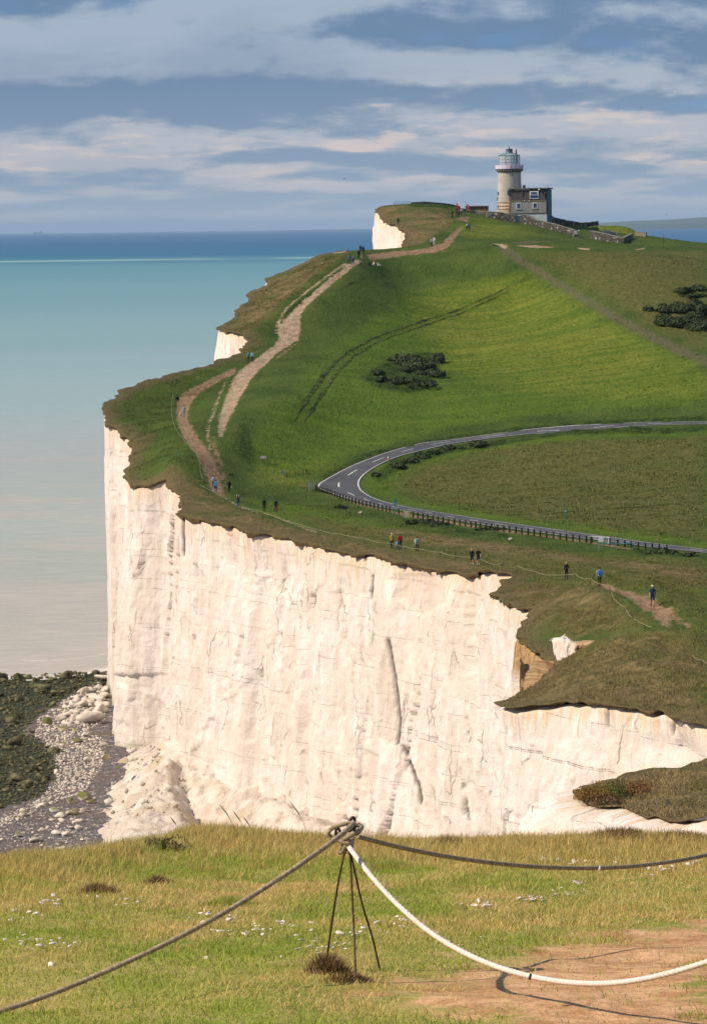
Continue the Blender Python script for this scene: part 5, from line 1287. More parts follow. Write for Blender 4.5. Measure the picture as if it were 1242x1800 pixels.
rope_fence([(424,888),(448,896),(462,900),(480,906),(497,913),(525,921),(560,931),(600,939),(640,946),(688,955),(712,961),(740,965),(774,971),(800,977),(828,979),(850,985),(880,991),(908,994),(938,1004),(969,1011),(1010,1009),(1037,1017),(1053,1027),(1071,1029),(1081,1038)], .65, 'long pale rope fence running above the main cliff edge')
rope_fence([(1074,1041),(1076,1050),(1097,1067),(1117,1090),(1132,1098),(1146,1102)], .5, 'pale rope fence dropping towards the brown ledge')
rope_fence([(1216,1152),(1232,1160),(1246,1168)], .4, 'short pale rope at the right edge of the brown ledge')
rope_fence([(761,412),(768,402),(781,387),(784,380),(774,374),(765,366)], .6, 'thin pale rope line crossing the brown slope below the lighthouse', 1)

# ------------------------------------------------------------------ chalk stack with its gull
def chalk_block(name, front, back, seed, clayf):
    """a weathered block: front is a grid [row][col] of points, top tucked back into the land by 'back' metres"""
    G = np.array(front, float); nr, nc, _ = G.shape
    rows = np.concatenate([G, (G[-1] + np.array([0, back * .35, .08]))[None], (G[-1] + np.array([0, back, -.35]))[None]])
    nr += 2; idx = np.arange(nr * nc).reshape(nr, nc)
    fs_ = np.stack([idx[:-1, :-1], idx[:-1, 1:], idx[1:, 1:], idx[1:, :-1]], -1).reshape(-1, 4)
    V = rows.reshape(-1, 3); n_ = len(V)
    me = mesh_np(name, V, fs_, [M_CHALK], False, {'dtop': np.full(n_, 6.), 'clay': clayf(V), 'crack': np.zeros(n_), 'scar': np.zeros(n_)}, np.stack([V[:, 0] * .8 + V[:, 1] * .6 + 500, V[:, 2] + 3], 1))
    return link(name, me, kind='structure')
def scarp():
    top = np.array([(972,1133),(974,1129),(985,1127.5),(999,1126),(1008,1134),(1024,1134),(1040,1132),(1052,1134)], float)
    bot = np.array([(976,1178),(982,1190),(990,1196),(1001,1188),(1012,1172),(1026,1162),(1044,1152),(1060,1140)], float)
    Dd = np.array([297,293,290,289,288,287,286,285], float)
    u = np.linspace(0, 7, 70); ip = lambda a: np.stack([np.interp(u, np.arange(8), a[:, k]) for k in range(2)], 1)
    t_, b_, d_ = ip(top), ip(bot), np.interp(u, np.arange(8), Dd)
    fr = []
    for k in np.linspace(0, 1, 24):
        q = b_ * (1 - k) + t_ * k; P = at(q[:, 0], q[:, 1], d_)
        P[:, 1] += .45 * fbm(u * 2.2, np.full(70, k * 3.0), 411, 4) + k * .5; P[:, 0] += .12 * fbm(u * 3, np.full(70, k * 5.0), 413, 3); fr.append(P)
    x0 = at(1003, 1150, 289)[0]
    chalk_block('chalk_scarp', fr, 5.0, 1, lambda V: np.clip((V[:, 0] - x0) * 2, 0, .9))
    return at(990, 1127, 290)
gp = scarp() + np.array([0, .5, 0.06])
def clay_slip():
    up = np.array([(914,1158),(922,1172),(936,1166),(958,1164),(978,1168),(1000,1176)], float); lo_ = np.array([(912,1222),(922,1220),(945,1212),(965,1206),(985,1200),(1004,1194)], float)
    u = np.linspace(0, 5, 60); ip = lambda a: np.stack([np.interp(u, np.arange(6), a[:, k]) for k in range(2)], 1)
    t_, b_ = ip(up), ip(lo_); fr = []
    for k in np.linspace(0, 1, 24):
        q = b_ * (1 - k) + t_ * k; P = at(q[:, 0], q[:, 1], 284 + 7 * k + np.zeros(60)); P[:, 1] += 1.2 * fbm(u * 1.3, np.full(60, k * 3), 421, 4); fr.append(P)
    chalk_block('clay_slip', fr, 2.0, 2, lambda V: np.full(len(V), 1.0))
clay_slip()
g = empty('gull', gp, R(-60), 'white gull standing on the chalk stack by the ledge', 'gull')
M_GULL = paint('gull_white', (0.82, 0.80, 0.77), 0.05); M_GULLG = paint('gull_grey', (0.38, 0.40, 0.43), 0.1)
def lathe_x(prof, n=14):
    s_ = MB(); vv = []
    for x, r_, z in prof:
        for i in range(n):
            a = 2 * math.pi * i / n; vv.append((x, r_ * math.cos(a) * .85, z + r_ * math.sin(a)))
    s_.quadmesh(vv, [(j * n + i, (j + 1) * n + i, (j + 1) * n + (i + 1) % n, j * n + (i + 1) % n) for j in range(len(prof) - 1) for i in range(n)]); return s_
lathe_x([(-.30, .005, .17), (-.22, .04, .18), (-.1, .085, .20), (.04, .105, .22), (.13, .085, .27), (.17, .055, .34), (.19, .055, .40), (.225, .05, .43), (.26, .02, .425), (.275, .003, .42)]).build('body', M_GULL, g, True)
for sgn in (-1, 1):
    w_ = lathe_x([(-.34, .004, .19), (-.22, .03, .21), (-.05, .06, .235), (.08, .045, .25), (.12, .005, .26)], 10).build('wing', M_GULLG, g, True); w_.location = (0, sgn * .055, .01); w_.scale = (1, .5, 1)
    MB().tube([(.02, sgn * .035, .14), (.02, sgn * .035, -.01)], .008, 5).build('leg', paint('gull_leg', (.6, .35, .2)), g)
MB().tube([(.265, 0, .425), (.33, 0, .41)], [.014, .003], 6).build('beak', paint('gull_beak', (.75, .5, .08)), g)
for px, py, D_ in ((605,314,700),(476,340,800),(1091,283,900),(812,341,820),(659,250,900),(1170,377,800)):
    b_ = empty('flying_gull', at(px, py, D_), random.uniform(0, 6), 'distant gull in flight against the clouds', 'gull', 'gulls in flight')
    lathe_x([(-.25, .004, 0), (-.1, .06, 0), (.1, .07, .01), (.22, .02, .03)], 8).build('body', M_GULLG, b_, True)
    for sgn in (-1, 1): MB().quadmesh([(.08, 0, .02), (-.08, 0, .02), (-.10, sgn * .35, .16), (.05, sgn * .35, .16), (-.16, sgn * .72, .08)], [(0, 1, 2, 3), (3, 2, 4)]).build('wing', M_GULLG, b_)

# ------------------------------------------------------------------ bushes
def bush(px, py, wpx, hpx, seed, label, n=900, group=None, D=None, mat=None):
    p = hit(px, py); k = p[1] / F; w_ = wpx * k / 2; h_ = hpx * k
    e = empty('gorse_bush', p, 0, label, 'bush', group)
    V, Fq = leaf_cloud((0, 0, -.1), (w_ * 1.1, w_ * 1.7, h_ * .68), int(n * 1.9), 0.24, seed)
    link('foliage', mesh_np('foliage', V, [Fq], [mat or M_LEAF]), e)
    s_ = MB()
    for i in range(4):
        a = i * 1.6 + seed; s_.tube([(0, 0, -.2), (.2 * w_ * math.cos(a), .2 * w_ * math.sin(a), .3 * h_), (.5 * w_ * math.cos(a), .5 * w_ * math.sin(a), .75 * h_)], [.10, .07, .03], 6)
    s_.build('stem', M_POST, e)
for i, (px, py, w_, h_, lb) in enumerate([(722,640,46,26,'largest dark gorse bush behind the bench'),(766,637,24,22,'round dark gorse bush at the right end of the thicket'),(742,645,40,20,'low dark gorse bush joining the two taller ones'),(697,634,24,14,'small gorse bush at the left of the bench'),(716,652,26,12,'low bush in front of the bench'),(750,658,40,14,'low spreading gorse in front of the right bush'),(672,668,30,10,'flat gorse patch at the left of the thicket'),(700,672,40,10,'flat gorse patch below the bench'),(738,676,46,10,'flat gorse patch at the bottom of the thicket'),(660,656,22,9,'small gorse tuft at the far left of the thicket'),
    (1138,545,18,13,'small round bush standing apart on the right slope'),(1172,545,36,18,'dark bush at the left of the upper right thicket'),(1200,545,44,22,'tall dark bush in the middle of the upper right thicket'),(1236,548,40,20,'dark bush at the right edge of the upper right thicket'),(1168,565,30,16,'small bush at the left of the lower right thicket'),(1196,572,46,22,'broad dark bush in the lower right thicket'),(1234,577,50,24,'large dark bush at the right edge, lower thicket'),
    (1205,512,40,10,'low dark scrub streak on the right slope'),(1232,508,30,12,'low scrub at the right edge of the slope'),(1222,520,34,8,'thin scrub line between the streaks and the thicket'),(1162,547,16,9,'small dark bush between the lone one and the thicket'),(1186,546,40,20,'bush filling the left gap of the upper right thicket'),(1218,546,42,22,'bush filling the right gap of the upper right thicket'),(1180,570,40,18,'bush filling the left gap of the lower right thicket'),(1215,575,46,22,'bush filling the middle of the lower right thicket'),(1216,560,44,14,'low bush joining the two right thickets'),(730,648,40,18,'mounded gorse just right of the bench')]):
    bush(px, py, w_, h_, 500 + i, lb, int(200 + w_ * h_ * 1.2))
for i, (px, py, w_, h_) in enumerate(sorted([(700,822,22,12),(720,812,20,10),(742,803,24,11),(765,796,24,9),(790,789,26,9),(840,780,26,8),(660,836,16,8),(860,932,40,8),(770,922,36,8),(1155,970,30,10),(1180,973,22,10),(1210,977,24,8),(735,918,26,9),(600,894,20,8)])):
    bush(px, py, w_, h_, 600 + i, 'low scrub clump, %s from the left along the road banks' % ordinal(i + 1), 260, 'scrub along the road bank')
for i, (px, py, w_, h_) in enumerate([(1038,1402,56,38),(1072,1396,56,32),(1112,1390,60,28),(1062,1410,60,22)]):
    p = hit(px, py); e = empty('shrub', p, 0, ['rusty orange shrub at the tip of the near chalk spur','yellow-green shrub behind the tip of the near chalk spur','reddish shrub farther along the near chalk spur','low brown shrub at the front of the near chalk spur'][i], 'shrub'); k = p[1] / F
    V, Fq = leaf_cloud((0, 0, 0), (w_ * k * .55, w_ * k * .8, h_ * k * .6), 2200, .035, 700 + i)
    link('foliage', mesh_np('foliage', V, [Fq], [leaf_material('shrub_leaf_%d' % i, *[((0.14, 0.075, 0.02), (0.30, 0.17, 0.04)), ((0.07, 0.085, 0.02), (0.17, 0.17, 0.04)), ((0.16, 0.08, 0.025), (0.27, 0.15, 0.05)), ((0.10, 0.065, 0.03), (0.2, 0.13, 0.06))][i])]), e)
# rough grass standing on the nearer ledges
def ledge_grass(name, poly, n, lo, hi, tone, seed, label, mat=None, wd=.03):
    w2 = hits(poly, 20, True)[:, :2]; r = np.random.default_rng(seed); out = np.zeros((0, 2)); a, b = w2.min(0), w2.max(0)
    while len(out) < n:
        q = r.uniform(a, b, (n * 2, 2)); _, i = seg_dist(q, w2, True); out = np.concatenate([out, q[i]])
    q = out[:n]; sd_ = gsample(SDF, q[:, 0], q[:, 1]); q = q[sd_ > 0]; n = len(q)
    cl2 = np.clip(fbm(q[:, 0] * .5, q[:, 1] * .35, seed, 3) + .55, .15, 1)
    return blades(name, q[:, 0], q[:, 1], gz(q[:, 0], q[:, 1]) - .03, r.uniform(lo, hi, n) * cl2, r.uniform(wd * .6, wd * 1.2, n), r.uniform(.2, .8, n), np.clip(tone + r.normal(0, .2, n), 0, 1), seed, mat, label=label, cat='grass')
def rough_mat(name, a, b):
    m, nt, out = new_mat(name); finish(nt, out, mix(nt, attr(nt, 'tone'), mix(nt, attr(nt, 'rnd'), *a), mix(nt, attr(nt, 'rnd'), *b)), .85, .1); return m
M_ROUGH = rough_mat('rough_grass', ((0.070, 0.088, 0.020), (0.150, 0.165, 0.040)), ((0.16, 0.118, 0.048), (0.37, 0.28, 0.125)))
ledge_grass('ledge_grass', [(880,1232),(930,1208),(1000,1150),(1075,1120),(1160,1112),(1255,1120),(1255,1274),(1150,1250),(1000,1236)], 34000, .10, .32, .72, 801, 'rough brown-green grass on the cliff ledge', M_ROUGH, .03)
M_SPUR = rough_mat('spur_dry_grass', ((0.14, 0.13, 0.04), (0.27, 0.24, 0.08)), ((0.28, 0.19, 0.09), (0.58, 0.43, 0.22)))
ledge_grass('spur_grass', [(1010,1402),(1090,1374),(1242,1331),(1300,1330),(1300,1445),(1242,1442),(1100,1428),(1010,1412)], 50000, .06, .26, .75, 802, 'dry grass on the near chalk spur', M_SPUR, .014)
ledge_grass('cliff_top_grass', [(872,1040),(950,1018),(1050,1038),(1085,1055),(1140,1102),(1060,1112),(1000,1118),(930,1100),(940,1085),(905,1062)], 26000, .08, .30, .5, 803, 'tall rough grass above the cliff notch', M_ROUGH, .03)
ledge_grass('bank_grass', [(222,845),(330,846),(420,892),(560,936),(760,976),(900,1002),(1050,1000),(1250,1000),(1250,1060),(1090,1036),(900,1018),(700,987),(500,944),(318,898)], 36000, .06, .24, .6, 804, 'rough brown grass along the main cliff top', M_ROUGH, .035)

M_TUSS = rough_mat('downland_tussock', ((0.045, 0.085, 0.011), (0.095, 0.145, 0.022)), ((0.090, 0.088, 0.026), (0.19, 0.165, 0.062)))
ledge_grass('hill_tussocks', [(430,780),(500,600),(560,520),(650,470),(860,445),(1245,450),(1245,735),(1000,745),(760,772),(600,822),(480,850)], 30000, .08, .26, .18, 811, 'small tussocks all over the meadow below the lighthouse', M_TUSS, .16)
ledge_grass('field_tussocks', [(660,855),(720,820),(860,785),(1245,757),(1245,955),(1000,925),(760,890)], 26000, .10, .32, .6, 812, 'seeding tussocks in the field inside the bend', M_TUSS, .12)
ledge_grass('headland_tussocks', [(192,712),(300,660),(420,625),(385,690),(310,700),(305,740),(350,820),(360,850),(225,842),(235,790)], 22000, .06, .24, .45, 813, 'tussocks on the seaward headland left of the path', M_TUSS, .10)
ledge_grass('upper_edge_tussocks', [(385,576),(440,520),(560,452),(620,444),(600,466),(540,508),(480,575),(450,620),(430,615),(440,600)], 16000, .08, .26, .6, 814, 'brown tussocks along the upper cliff edge', M_TUSS, .12)
ledge_grass('dip_tussocks', [(400,870),(480,850),(560,870),(700,912),(900,950),(1245,985),(1245,1110),(1100,1030),(900,1000),(640,950),(480,905)], 22000, .06, .26, .5, 815, 'rough grass in the dip between road and cliff path', M_TUSS, .08)

# ------------------------------------------------------------------ lighthouse
M_TOWER = paint('cream_render', (0.43, 0.40, 0.35), 0.10, 0.6, 0.9, 0.1, 0.02)
M_BRICKB = paint('red_brick_band', (0.20, 0.095, 0.06), 0.3, 3, 0.9)
M_STONEB = paint('rough_granite', (0.40, 0.335, 0.245), 0.3, 2.2, 0.9, 0.1, 0.05)
M_DARK = paint('dark_slate', (0.075, 0.080, 0.085), 0.25, 2, 0.8)
M_CAP = paint('weathered_copper_blue', (0.055, 0.130, 0.165), 0.2, 2, 0.5, 0.4)
M_PARAP = paint('lilac_white_paint', (0.60, 0.54, 0.62), 0.08, 1, 0.7)
M_RENDER = paint('grey_render', (0.24, 0.25, 0.245), 0.12, 0.7, 0.9)
M_TILE = paint('brown_hung_tile', (0.080, 0.076, 0.078), 0.25, 3, 0.9, 0.1, 0.02)
M_PLINTH = paint('pale_blue_plinth', (0.42, 0.49, 0.55), 0.1, 1, 0.8)
M_TEALW = paint('blue_green_render', (0.05, 0.15, 0.19), 0.2, 1, 0.8)
M_BRNQ = paint('brown_stone_quoin', (0.17, 0.125, 0.095), 0.2, 2)
m, nt, out = new_mat('lantern_glass')
tr = N(nt, 'ShaderNodeBsdfTransparent', {0: c4((0.95, 0.97, 0.97))}); gl = N(nt, 'ShaderNodeBsdfPrincipled', {'Base Color': c4((0.72, 0.78, 0.78)), 'Roughness': 0.08, 'Specular IOR Level': 0.6})
nt.links.new(N(nt, 'ShaderNodeMixShader', {0: 0.2, 1: tr.outputs[0], 2: gl.outputs[0]}).outputs[0], out.inputs[0]); M_LANT = m
m, nt, out = new_mat('window_glass'); finish(nt, out, (0.012, 0.045, 0.13), 0.08, 0.6); M_PANE = m
TC = Vector(at(895.5, 375, 899)); KT = 899 / F
zt = lambda py: float(at(895.5, py, 899)[2]) - TC.z
lh = empty('lighthouse', TC, 0, 'round cream stone lighthouse tower with glazed lantern on the headland', 'lighthouse')
MB().lathe([(22 * KT, -4.0), (22 * KT, zt(373)), (21.7 * KT, zt(356))], 40).build('stone_base', M_STONEB, lh, True)
for py in (356.3, 362.2, 367.6): MB().lathe([(22.25 * KT, zt(py + .6)), (22.25 * KT, zt(py - .6))], 40).build('brick_band', M_BRICKB, lh)
MB().lathe([(21.4 * KT, zt(355.6)), (20.9 * KT, zt(335)), (20.2 * KT, zt(315)), (19.9 * KT, zt(303))], 40, cap=False).build('tower_wall', M_TOWER, lh, True)
MB().lathe([(20 * KT, zt(303.4)), (21.5 * KT, zt(301.5)), (23.6 * KT, zt(299.6)), (24.2 * KT, zt(298.6)), (24.2 * KT, zt(297))], 40).build('gallery_cornice', M_DARK, lh)
for i in range(30):
    a = 2 * math.pi * i / 30; MB().box((22.3 * KT * math.cos(a), 22.3 * KT * math.sin(a), zt(301.2)), (.45, .18, .28), a).build('corbel', M_STONEB, lh)
ng = 20
for i in range(ng):
    a = 2 * math.pi * (i + .5) / ng; r_ = 24.0 * KT; w_ = 2 * r_ * math.tan(math.pi / ng) * .96
    MB().box((r_ * math.cos(a), r_ * math.sin(a), zt(297)), (w_, .08, zt(290.4) - zt(297)), a + math.pi / 2).build('parapet_panel', M_PARAP, lh)
    b = 2 * math.pi * i / ng
    MB().box((r_ * 1.01 * math.cos(b), r_ * 1.01 * math.sin(b), zt(297)), (.11, .11, zt(289.6) - zt(297)), b).build('parapet_post', M_PARAP, lh)
nl = 14; rl = 18.5 * KT
MB().lathe([(rl, zt(297)), (rl, zt(291.5))], nl, a0=math.pi / nl).build('lantern_murette', M_PARAP, lh)
lg = MB().lathe([(rl * .5, zt(291.6)), (rl * .5, zt(291.0))], nl).build('lantern_floor', M_DARK, lh)
for i in range(nl):
    a = 2 * math.pi * i / nl; ap = rl * math.cos(math.pi / nl); w_ = 2 * rl * math.sin(math.pi / nl)
    pn = MB().box((ap * math.cos(a), ap * math.sin(a), zt(291.4)), (w_ * .94, .03, zt(274) - zt(291.4)), a + math.pi / 2).build('lantern_pane', M_LANT, lh)
    b = a + math.pi / nl
    MB().box((rl * math.cos(b), rl * math.sin(b), zt(291.5)), (.10, .10, zt(273.8) - zt(291.5)), b).build('mullion', M_METAL if i % 2 else M_WHITE, lh)
    for f_ in (.33, .66):
        zz = zt(291.4) + f_ * (zt(274) - zt(291.4)); MB().box(((ap + .02) * math.cos(a), (ap + .02) * math.sin(a), zz), (w_, .06, .05), a + math.pi / 2).build('glazing_bar', M_METAL, pn)
MB().lathe([(rl * 1.03, zt(274)), (rl * 1.03, zt(273.2))], nl, a0=math.pi / nl).build('roof_rim', M_TEAL, lh)
for i in range(nl):                                     # sloping glazed roof, one pane a side
    b0, b1 = 2 * math.pi * (i - .5) / nl, 2 * math.pi * (i + .5) / nl; r1, r2 = rl * 1.0, 6.6 * KT
    MB().quadmesh([(r1 * math.cos(b0), r1 * math.sin(b0), zt(273.2)), (r1 * math.cos(b1), r1 * math.sin(b1), zt(273.2)), (r2 * math.cos(b1), r2 * math.sin(b1), zt(269.2)), (r2 * math.cos(b0), r2 * math.sin(b0), zt(269.2))], [(0, 1, 2, 3)]).build('roof_pane', M_LANT, lh)
    MB().tube([(r1 * math.cos(b0), r1 * math.sin(b0), zt(273.1)), (r2 * math.cos(b0), r2 * math.sin(b0), zt(269.1))], .05, 5).build('roof_rib', M_TEAL, lh)
cp = MB().lathe([(6.7 * KT, zt(269.4)), (6.4 * KT, zt(268.8)), (5.9 * KT, zt(268.4)), (5.9 * KT, zt(263.2)), (6.4 * KT, zt(262.6)), (6.2 * KT, zt(262)), (2.2 * KT, zt(261)), (1.0 * KT, zt(260.4))], 20).build('cap', M_CAP, lh, True)
MB().lathe([(.4 * KT, zt(260.6)), (1.0 * KT, zt(259.6)), (.95 * KT, zt(258.6)), (.3 * KT, zt(257.4))], 10).build('finial', M_CAP, cp, True)
MB().tube([(12.3 * KT, .6, zt(291)), (12.3 * KT, .6, zt(262.4))], .16, 8).build('flue', M_DARK, lh)
MB().tube([(5.2 * KT, -19.6 * KT, zt(303)), (5.3 * KT, -20.4 * KT, zt(331)), (5.3 * KT, -20.9 * KT, zt(350))], .09, 8).build('drain_pipe', M_METAL, lh)
for py, ang in ((343, 200), (352, 190), (366, 196)):
    a = R(ang); MB().box((21.2 * KT * math.cos(a), 21.2 * KT * math.sin(a), zt(py)), (.45, .3, .8), a + math.pi / 2).build('slit_window', M_DARK, lh)
MB().lathe([(.28, 0), (.28, .12)], 12, c=(-4.6 * KT * 0 - .2, -21.9 * KT, zt(356))).build('wall_lamp', M_WHITE, lh)

# the keeper's house beside the tower
HO = Vector(at(897.5, 388, 889)); KH = 889 / F
hs = empty('keepers_house', HO, R(-11), 'square two storey house with brown upper storey against the lighthouse', 'house')
Wd, Dp = 62 * KH / math.cos(R(13)), 7.8
hz = lambda py: (388 - py) * KH
hx = lambda px: (px - 897.5) * KH / math.cos(R(13))
MB().box((Wd / 2, Dp / 2, -3), (Wd - .1, Dp - .1, 3 + hz(375.5))).build('plinth', M_PLINTH, hs)
MB().box((Wd / 2, Dp / 2, hz(375.4)), (Wd, Dp, hz(355.4) - hz(375.4))).build('lower_wall', M_RENDER, hs)
MB().box((Wd / 2, Dp / 2, hz(375.9)), (Wd + .16, Dp + .16, .14)).build('string_course', M_DARK, hs)
MB().box((Wd / 2, Dp / 2, hz(355.4)), (Wd + .10, Dp + .10, hz(352.6) - hz(355.4))).build('tile_skirt', M_BRNQ, hs)
MB().box((Wd / 2, Dp / 2, hz(352.6)), (Wd + .02, Dp + .02, hz(333.4) - hz(352.6)), 0, .965).build('tiled_upper_wall', M_TILE, hs)
MB().box((Wd / 2 - .1, Dp / 2, hz(333.4)), (Wd + 1.0, Dp + .6, .22)).build('flat_roof', M_DARK, hs)
MB().box((Wd / 2 - .1, Dp / 2, hz(333.4) + .22), (Wd + .8, Dp + .4, .10)).build('roof_edge', M_METAL, hs)
MB().box((-.18, .5, -3), (.5, 1.0, 3 + hz(334))).build('corner_pier', M_BRNQ, hs)
MB().box((Wd + .06, Dp / 2, -.5), (.08, Dp - .6, .5 + hz(334.5))).build('painted_gable', M_TEALW, hs)
def window(x0, x1, p0, p1, lower=False):
    z0, z1 = hz(p1), hz(p0); cx, w_ = (x0 + x1) / 2, x1 - x0
    wn = MB().box((cx, -.03, z0), (w_, .10, z1 - z0)).build('window', M_WHITE, hs)
    MB().box((cx, -.085, z0 - .09), (w_ + .2, .16, .08)).build('sill', M_RENDER, wn)
    if lower:
        MB().box((cx, -.09, z0 + .12), (w_ - .22, .03, (z1 - z0) * .42)).build('spandrel', M_PANE, wn)
        for s_ in (-1, 0, 1): MB().box((cx + s_ * w_ * .29, -.09, z0 + (z1 - z0) * .56), (w_ * (.34 if s_ == 0 else .16), .03, (z1 - z0) * .34)).build('pane', M_PANE, wn)
    else: MB().box((cx, -.09, z0 + .14), (w_ - .3, .03, z1 - z0 - .28)).build('pane', M_PANE, wn)
window(hx(930), hx(945), 337, 350, True); window(hx(907), hx(915), 357, 368); window(hx(935), hx(943), 357, 367)
MB().box((hx(939), -.03, hz(375)), (hx(943.5) - hx(934.5), .05, hz(367.6) - hz(375))).build('boarded_door', M_GREYW, hs)
MB().box((-.55, .1, hz(343.5)), (.5, .5, hz(334.5) - hz(343.5))).build('side_window', M_PANE, hs)
MB().box((hx(917), -.06, hz(345)), (.35, .06, 1.0)).build('vent', M_DARK, hs)
MB().box((hx(917), -.16, hz(334.8)), (hx(929) - hx(903), .14, .12)).build('gutter', M_METAL, hs)
for px in (921, 929): MB().box((hx(px), -.1, hz(354)), (.22, .1, .16)).build('vent_cap', M_WHITE, hs)
MB().lathe([(.2, 0), (.24, .16), (.1, .28)], 10, c=(hx(946.5), -.35, hz(335.2))).build('floodlight', M_WHITE, hs)
MB().tube([(hx(955.5), -.06, hz(340)), (hx(956), -.06, hz(350)), (hx(959), -.06, hz(355)), (hx(958.6), -.1, hz(376))], .14, 7).build('soil_pipe', M_DARK, hs)
MB().tube([(hx(958.5), 3, hz(333)), (hx(958.5), 3, hz(326.5))], .04, 5).build('aerial', M_DARK, hs)
MB().box((hx(918), 2.2, hz(333)), (.55, .8, .95), .4).build('chimney', M_DARK, hs)

# boundary walls
def stonewall_material():
    m, nt, out = new_mat('flint_wall')
    pos = N(nt, 'ShaderNodeNewGeometry').outputs['Position']
    v1 = N(nt, 'ShaderNodeTexVoronoi', {'Vector': pos, 'Scale': 2.4}); b = noise(nt, pos, 0.5, 4)
    k = N(nt, 'ShaderNodeSeparateXYZ', {0: v1.outputs['Color']}).outputs[0]
    c = mix(nt, k, (0.038, 0.036, 0.034), (0.115, 0.107, 0.10)); c = mix(nt, smooth(nt, k, .85, .95), c, (.33, .31, .28))
    c = mix(nt, mth(nt, 'MULTIPLY', smooth(nt, b, .45, .65), .4), c, (0.085, 0.075, 0.06))
    finish(nt, out, c, .9, .2, bump(nt, v1.outputs['Distance'], .9, .15)); return m
M_FLINT = stonewall_material()
def stone_wall(pts, label, thick=.5, mat=None, name='boundary_wall'):
    """pts: (pixel x, top y, bottom y, metres ahead)"""
    o = Vector(at(pts[0][0], pts[0][2], pts[0][3])); e = empty(name, o, 0, label, 'wall')
    tops, bots = [], []
    q = np.array(pts, float); u = np.linspace(0, len(q) - 1, (len(q) - 1) * 6 + 1)
    q = np.stack([np.interp(u, np.arange(len(q)), q[:, i]) for i in range(4)], 1)
    for i, (x, t_, b_, D_) in enumerate(q):
        tops.append(Vector(at(x, t_ + random.uniform(-.35, .35), D_)) - o); bots.append(Vector(at(x, b_ + 5, D_)) - o)
    V, F_ = [], []
    n = len(tops)
    for i in range(n):
        d = (tops[min(i + 1, n - 1)] - tops[max(i - 1, 0)]); d.z = 0; d.normalize(); nn = Vector((-d.y, d.x, 0)) * thick / 2
        V += [bots[i] - nn, tops[i] - nn, tops[i] + nn, bots[i] + nn]
    for i in range(n - 1):
        a, b = 4 * i, 4 * i + 4; F_ += [(a, b, b + 1, a + 1), (a + 1, b + 1, b + 2, a + 2), (a + 2, b + 2, b + 3, a + 3)]
    F_ += [(0, 1, 2, 3), (4 * n - 1, 4 * n - 2, 4 * n - 3, 4 * n - 4)]
    MB().quadmesh(V, F_).build('wall_face', mat or M_FLINT, e)
    s_ = MB(); V, F_ = [], []
    for i in range(n):
        d = (tops[min(i + 1, n - 1)] - tops[max(i - 1, 0)]); d.z = 0; d.normalize(); nn = Vector((-d.y, d.x, 0)) * (thick / 2 + .05)
        V += [tops[i] - nn, tops[i] - nn + Vector((0, 0, .13)), tops[i] + nn + Vector((0, 0, .13)), tops[i] + nn]
    for i in range(n - 1):
        a, b = 4 * i, 4 * i + 4; F_ += [(a, b, b + 1, a + 1), (a + 1, b + 1, b + 2, a + 2), (a + 2, b + 2, b + 3, a + 3), (a + 3, b + 3, b, a)]
    F_ += [(0, 1, 2, 3), (4 * n - 1, 4 * n - 2, 4 * n - 3, 4 * n - 4)]
    s_.quadmesh(V, F_).build('coping', paint('wall_coping', (0.20, 0.185, 0.165), .25, 2), e)
stone_wall([(834,371,378,878),(846,372,381,876),(860,372.5,385,874),(880,374,387,873),(906,378.5,392,872)], 'grey flint wall running left from the dark gate below the tower')
stone_wall([(918,377.5,392,872),(926,378,393,871),(933,381,394,870),(941,386.5,397,869),(958,390,401,867),(980,396,406,864),(1000,402,412,862),(1010,405,416,860)], 'grey flint wall stepping down from the house to the drive gate')
stone_wall([(1037,406,417.5,860),(1045,407.5,420,859),(1060,410.5,424,857),(1078,415,428,855),(1094,418.5,431.5,853),(1109,411.5,424,872)], 'flint wall around the parking place right of the drive')
stone_wall([(1116,407.5,420,884),(1126,408.5,420,883),(1135,409.5,420,882)], 'short end of brick wall at the right of the enclosure', .4, M_GREYW)
stone_wall([(966,378.5,392,899),(972,383,393,900),(985,386,395,902),(1000,389,397,904),(1018,392,399,906),(1035,391.5,399,908),(1050,389.5,397,910)], 'low ruined grey wall behind the house, running right')
stone_wall([(722,356.5,365,884),(745,355.5,365,884),(770,357,366,886),(788,359,367,887),(802,362,369,888)], 'dark wall along the top of the brown slope left of the tower', .5, M_DARK)
t = empty('garden_gate', at(911.5, 391.5, 872), R(-3), 'dark boarded gate in the flint wall below the house', 'gate')
for i in range(5): MB().box((-.48 + i * .24, 0, 0), (.22, .06, 1.65)).build('board', M_TEALW, t)
for x in (-.72, .72): MB().box((x, 0, -.4), (.3, .5, 2.3)).build('pier', M_BRNQ, t)
MB().box((0, 0, 1.62), (1.2, .1, .24)).build('lintel', M_PLINTH, t)
for px, lb in ((1011.5,'left gate pier of the drive with a white notice'),(1039,'right gate pier of the drive with a white notice')):
    t = empty('gate_pier', at(px, 417.5, 860), 0, lb, 'pier'); MB().box((.1 if px < 1020 else -.15, .2, -.5), (.5, .5, 2.25)).build('pier', M_DARK, t)
    MB().box((-.05, -.12, .72), (.62, .05, .80)).build('notice', M_WHITE, t); MB().box((-.05, -.15, .9), (.26, .02, .34)).build('notice_print', M_GREYW, t)
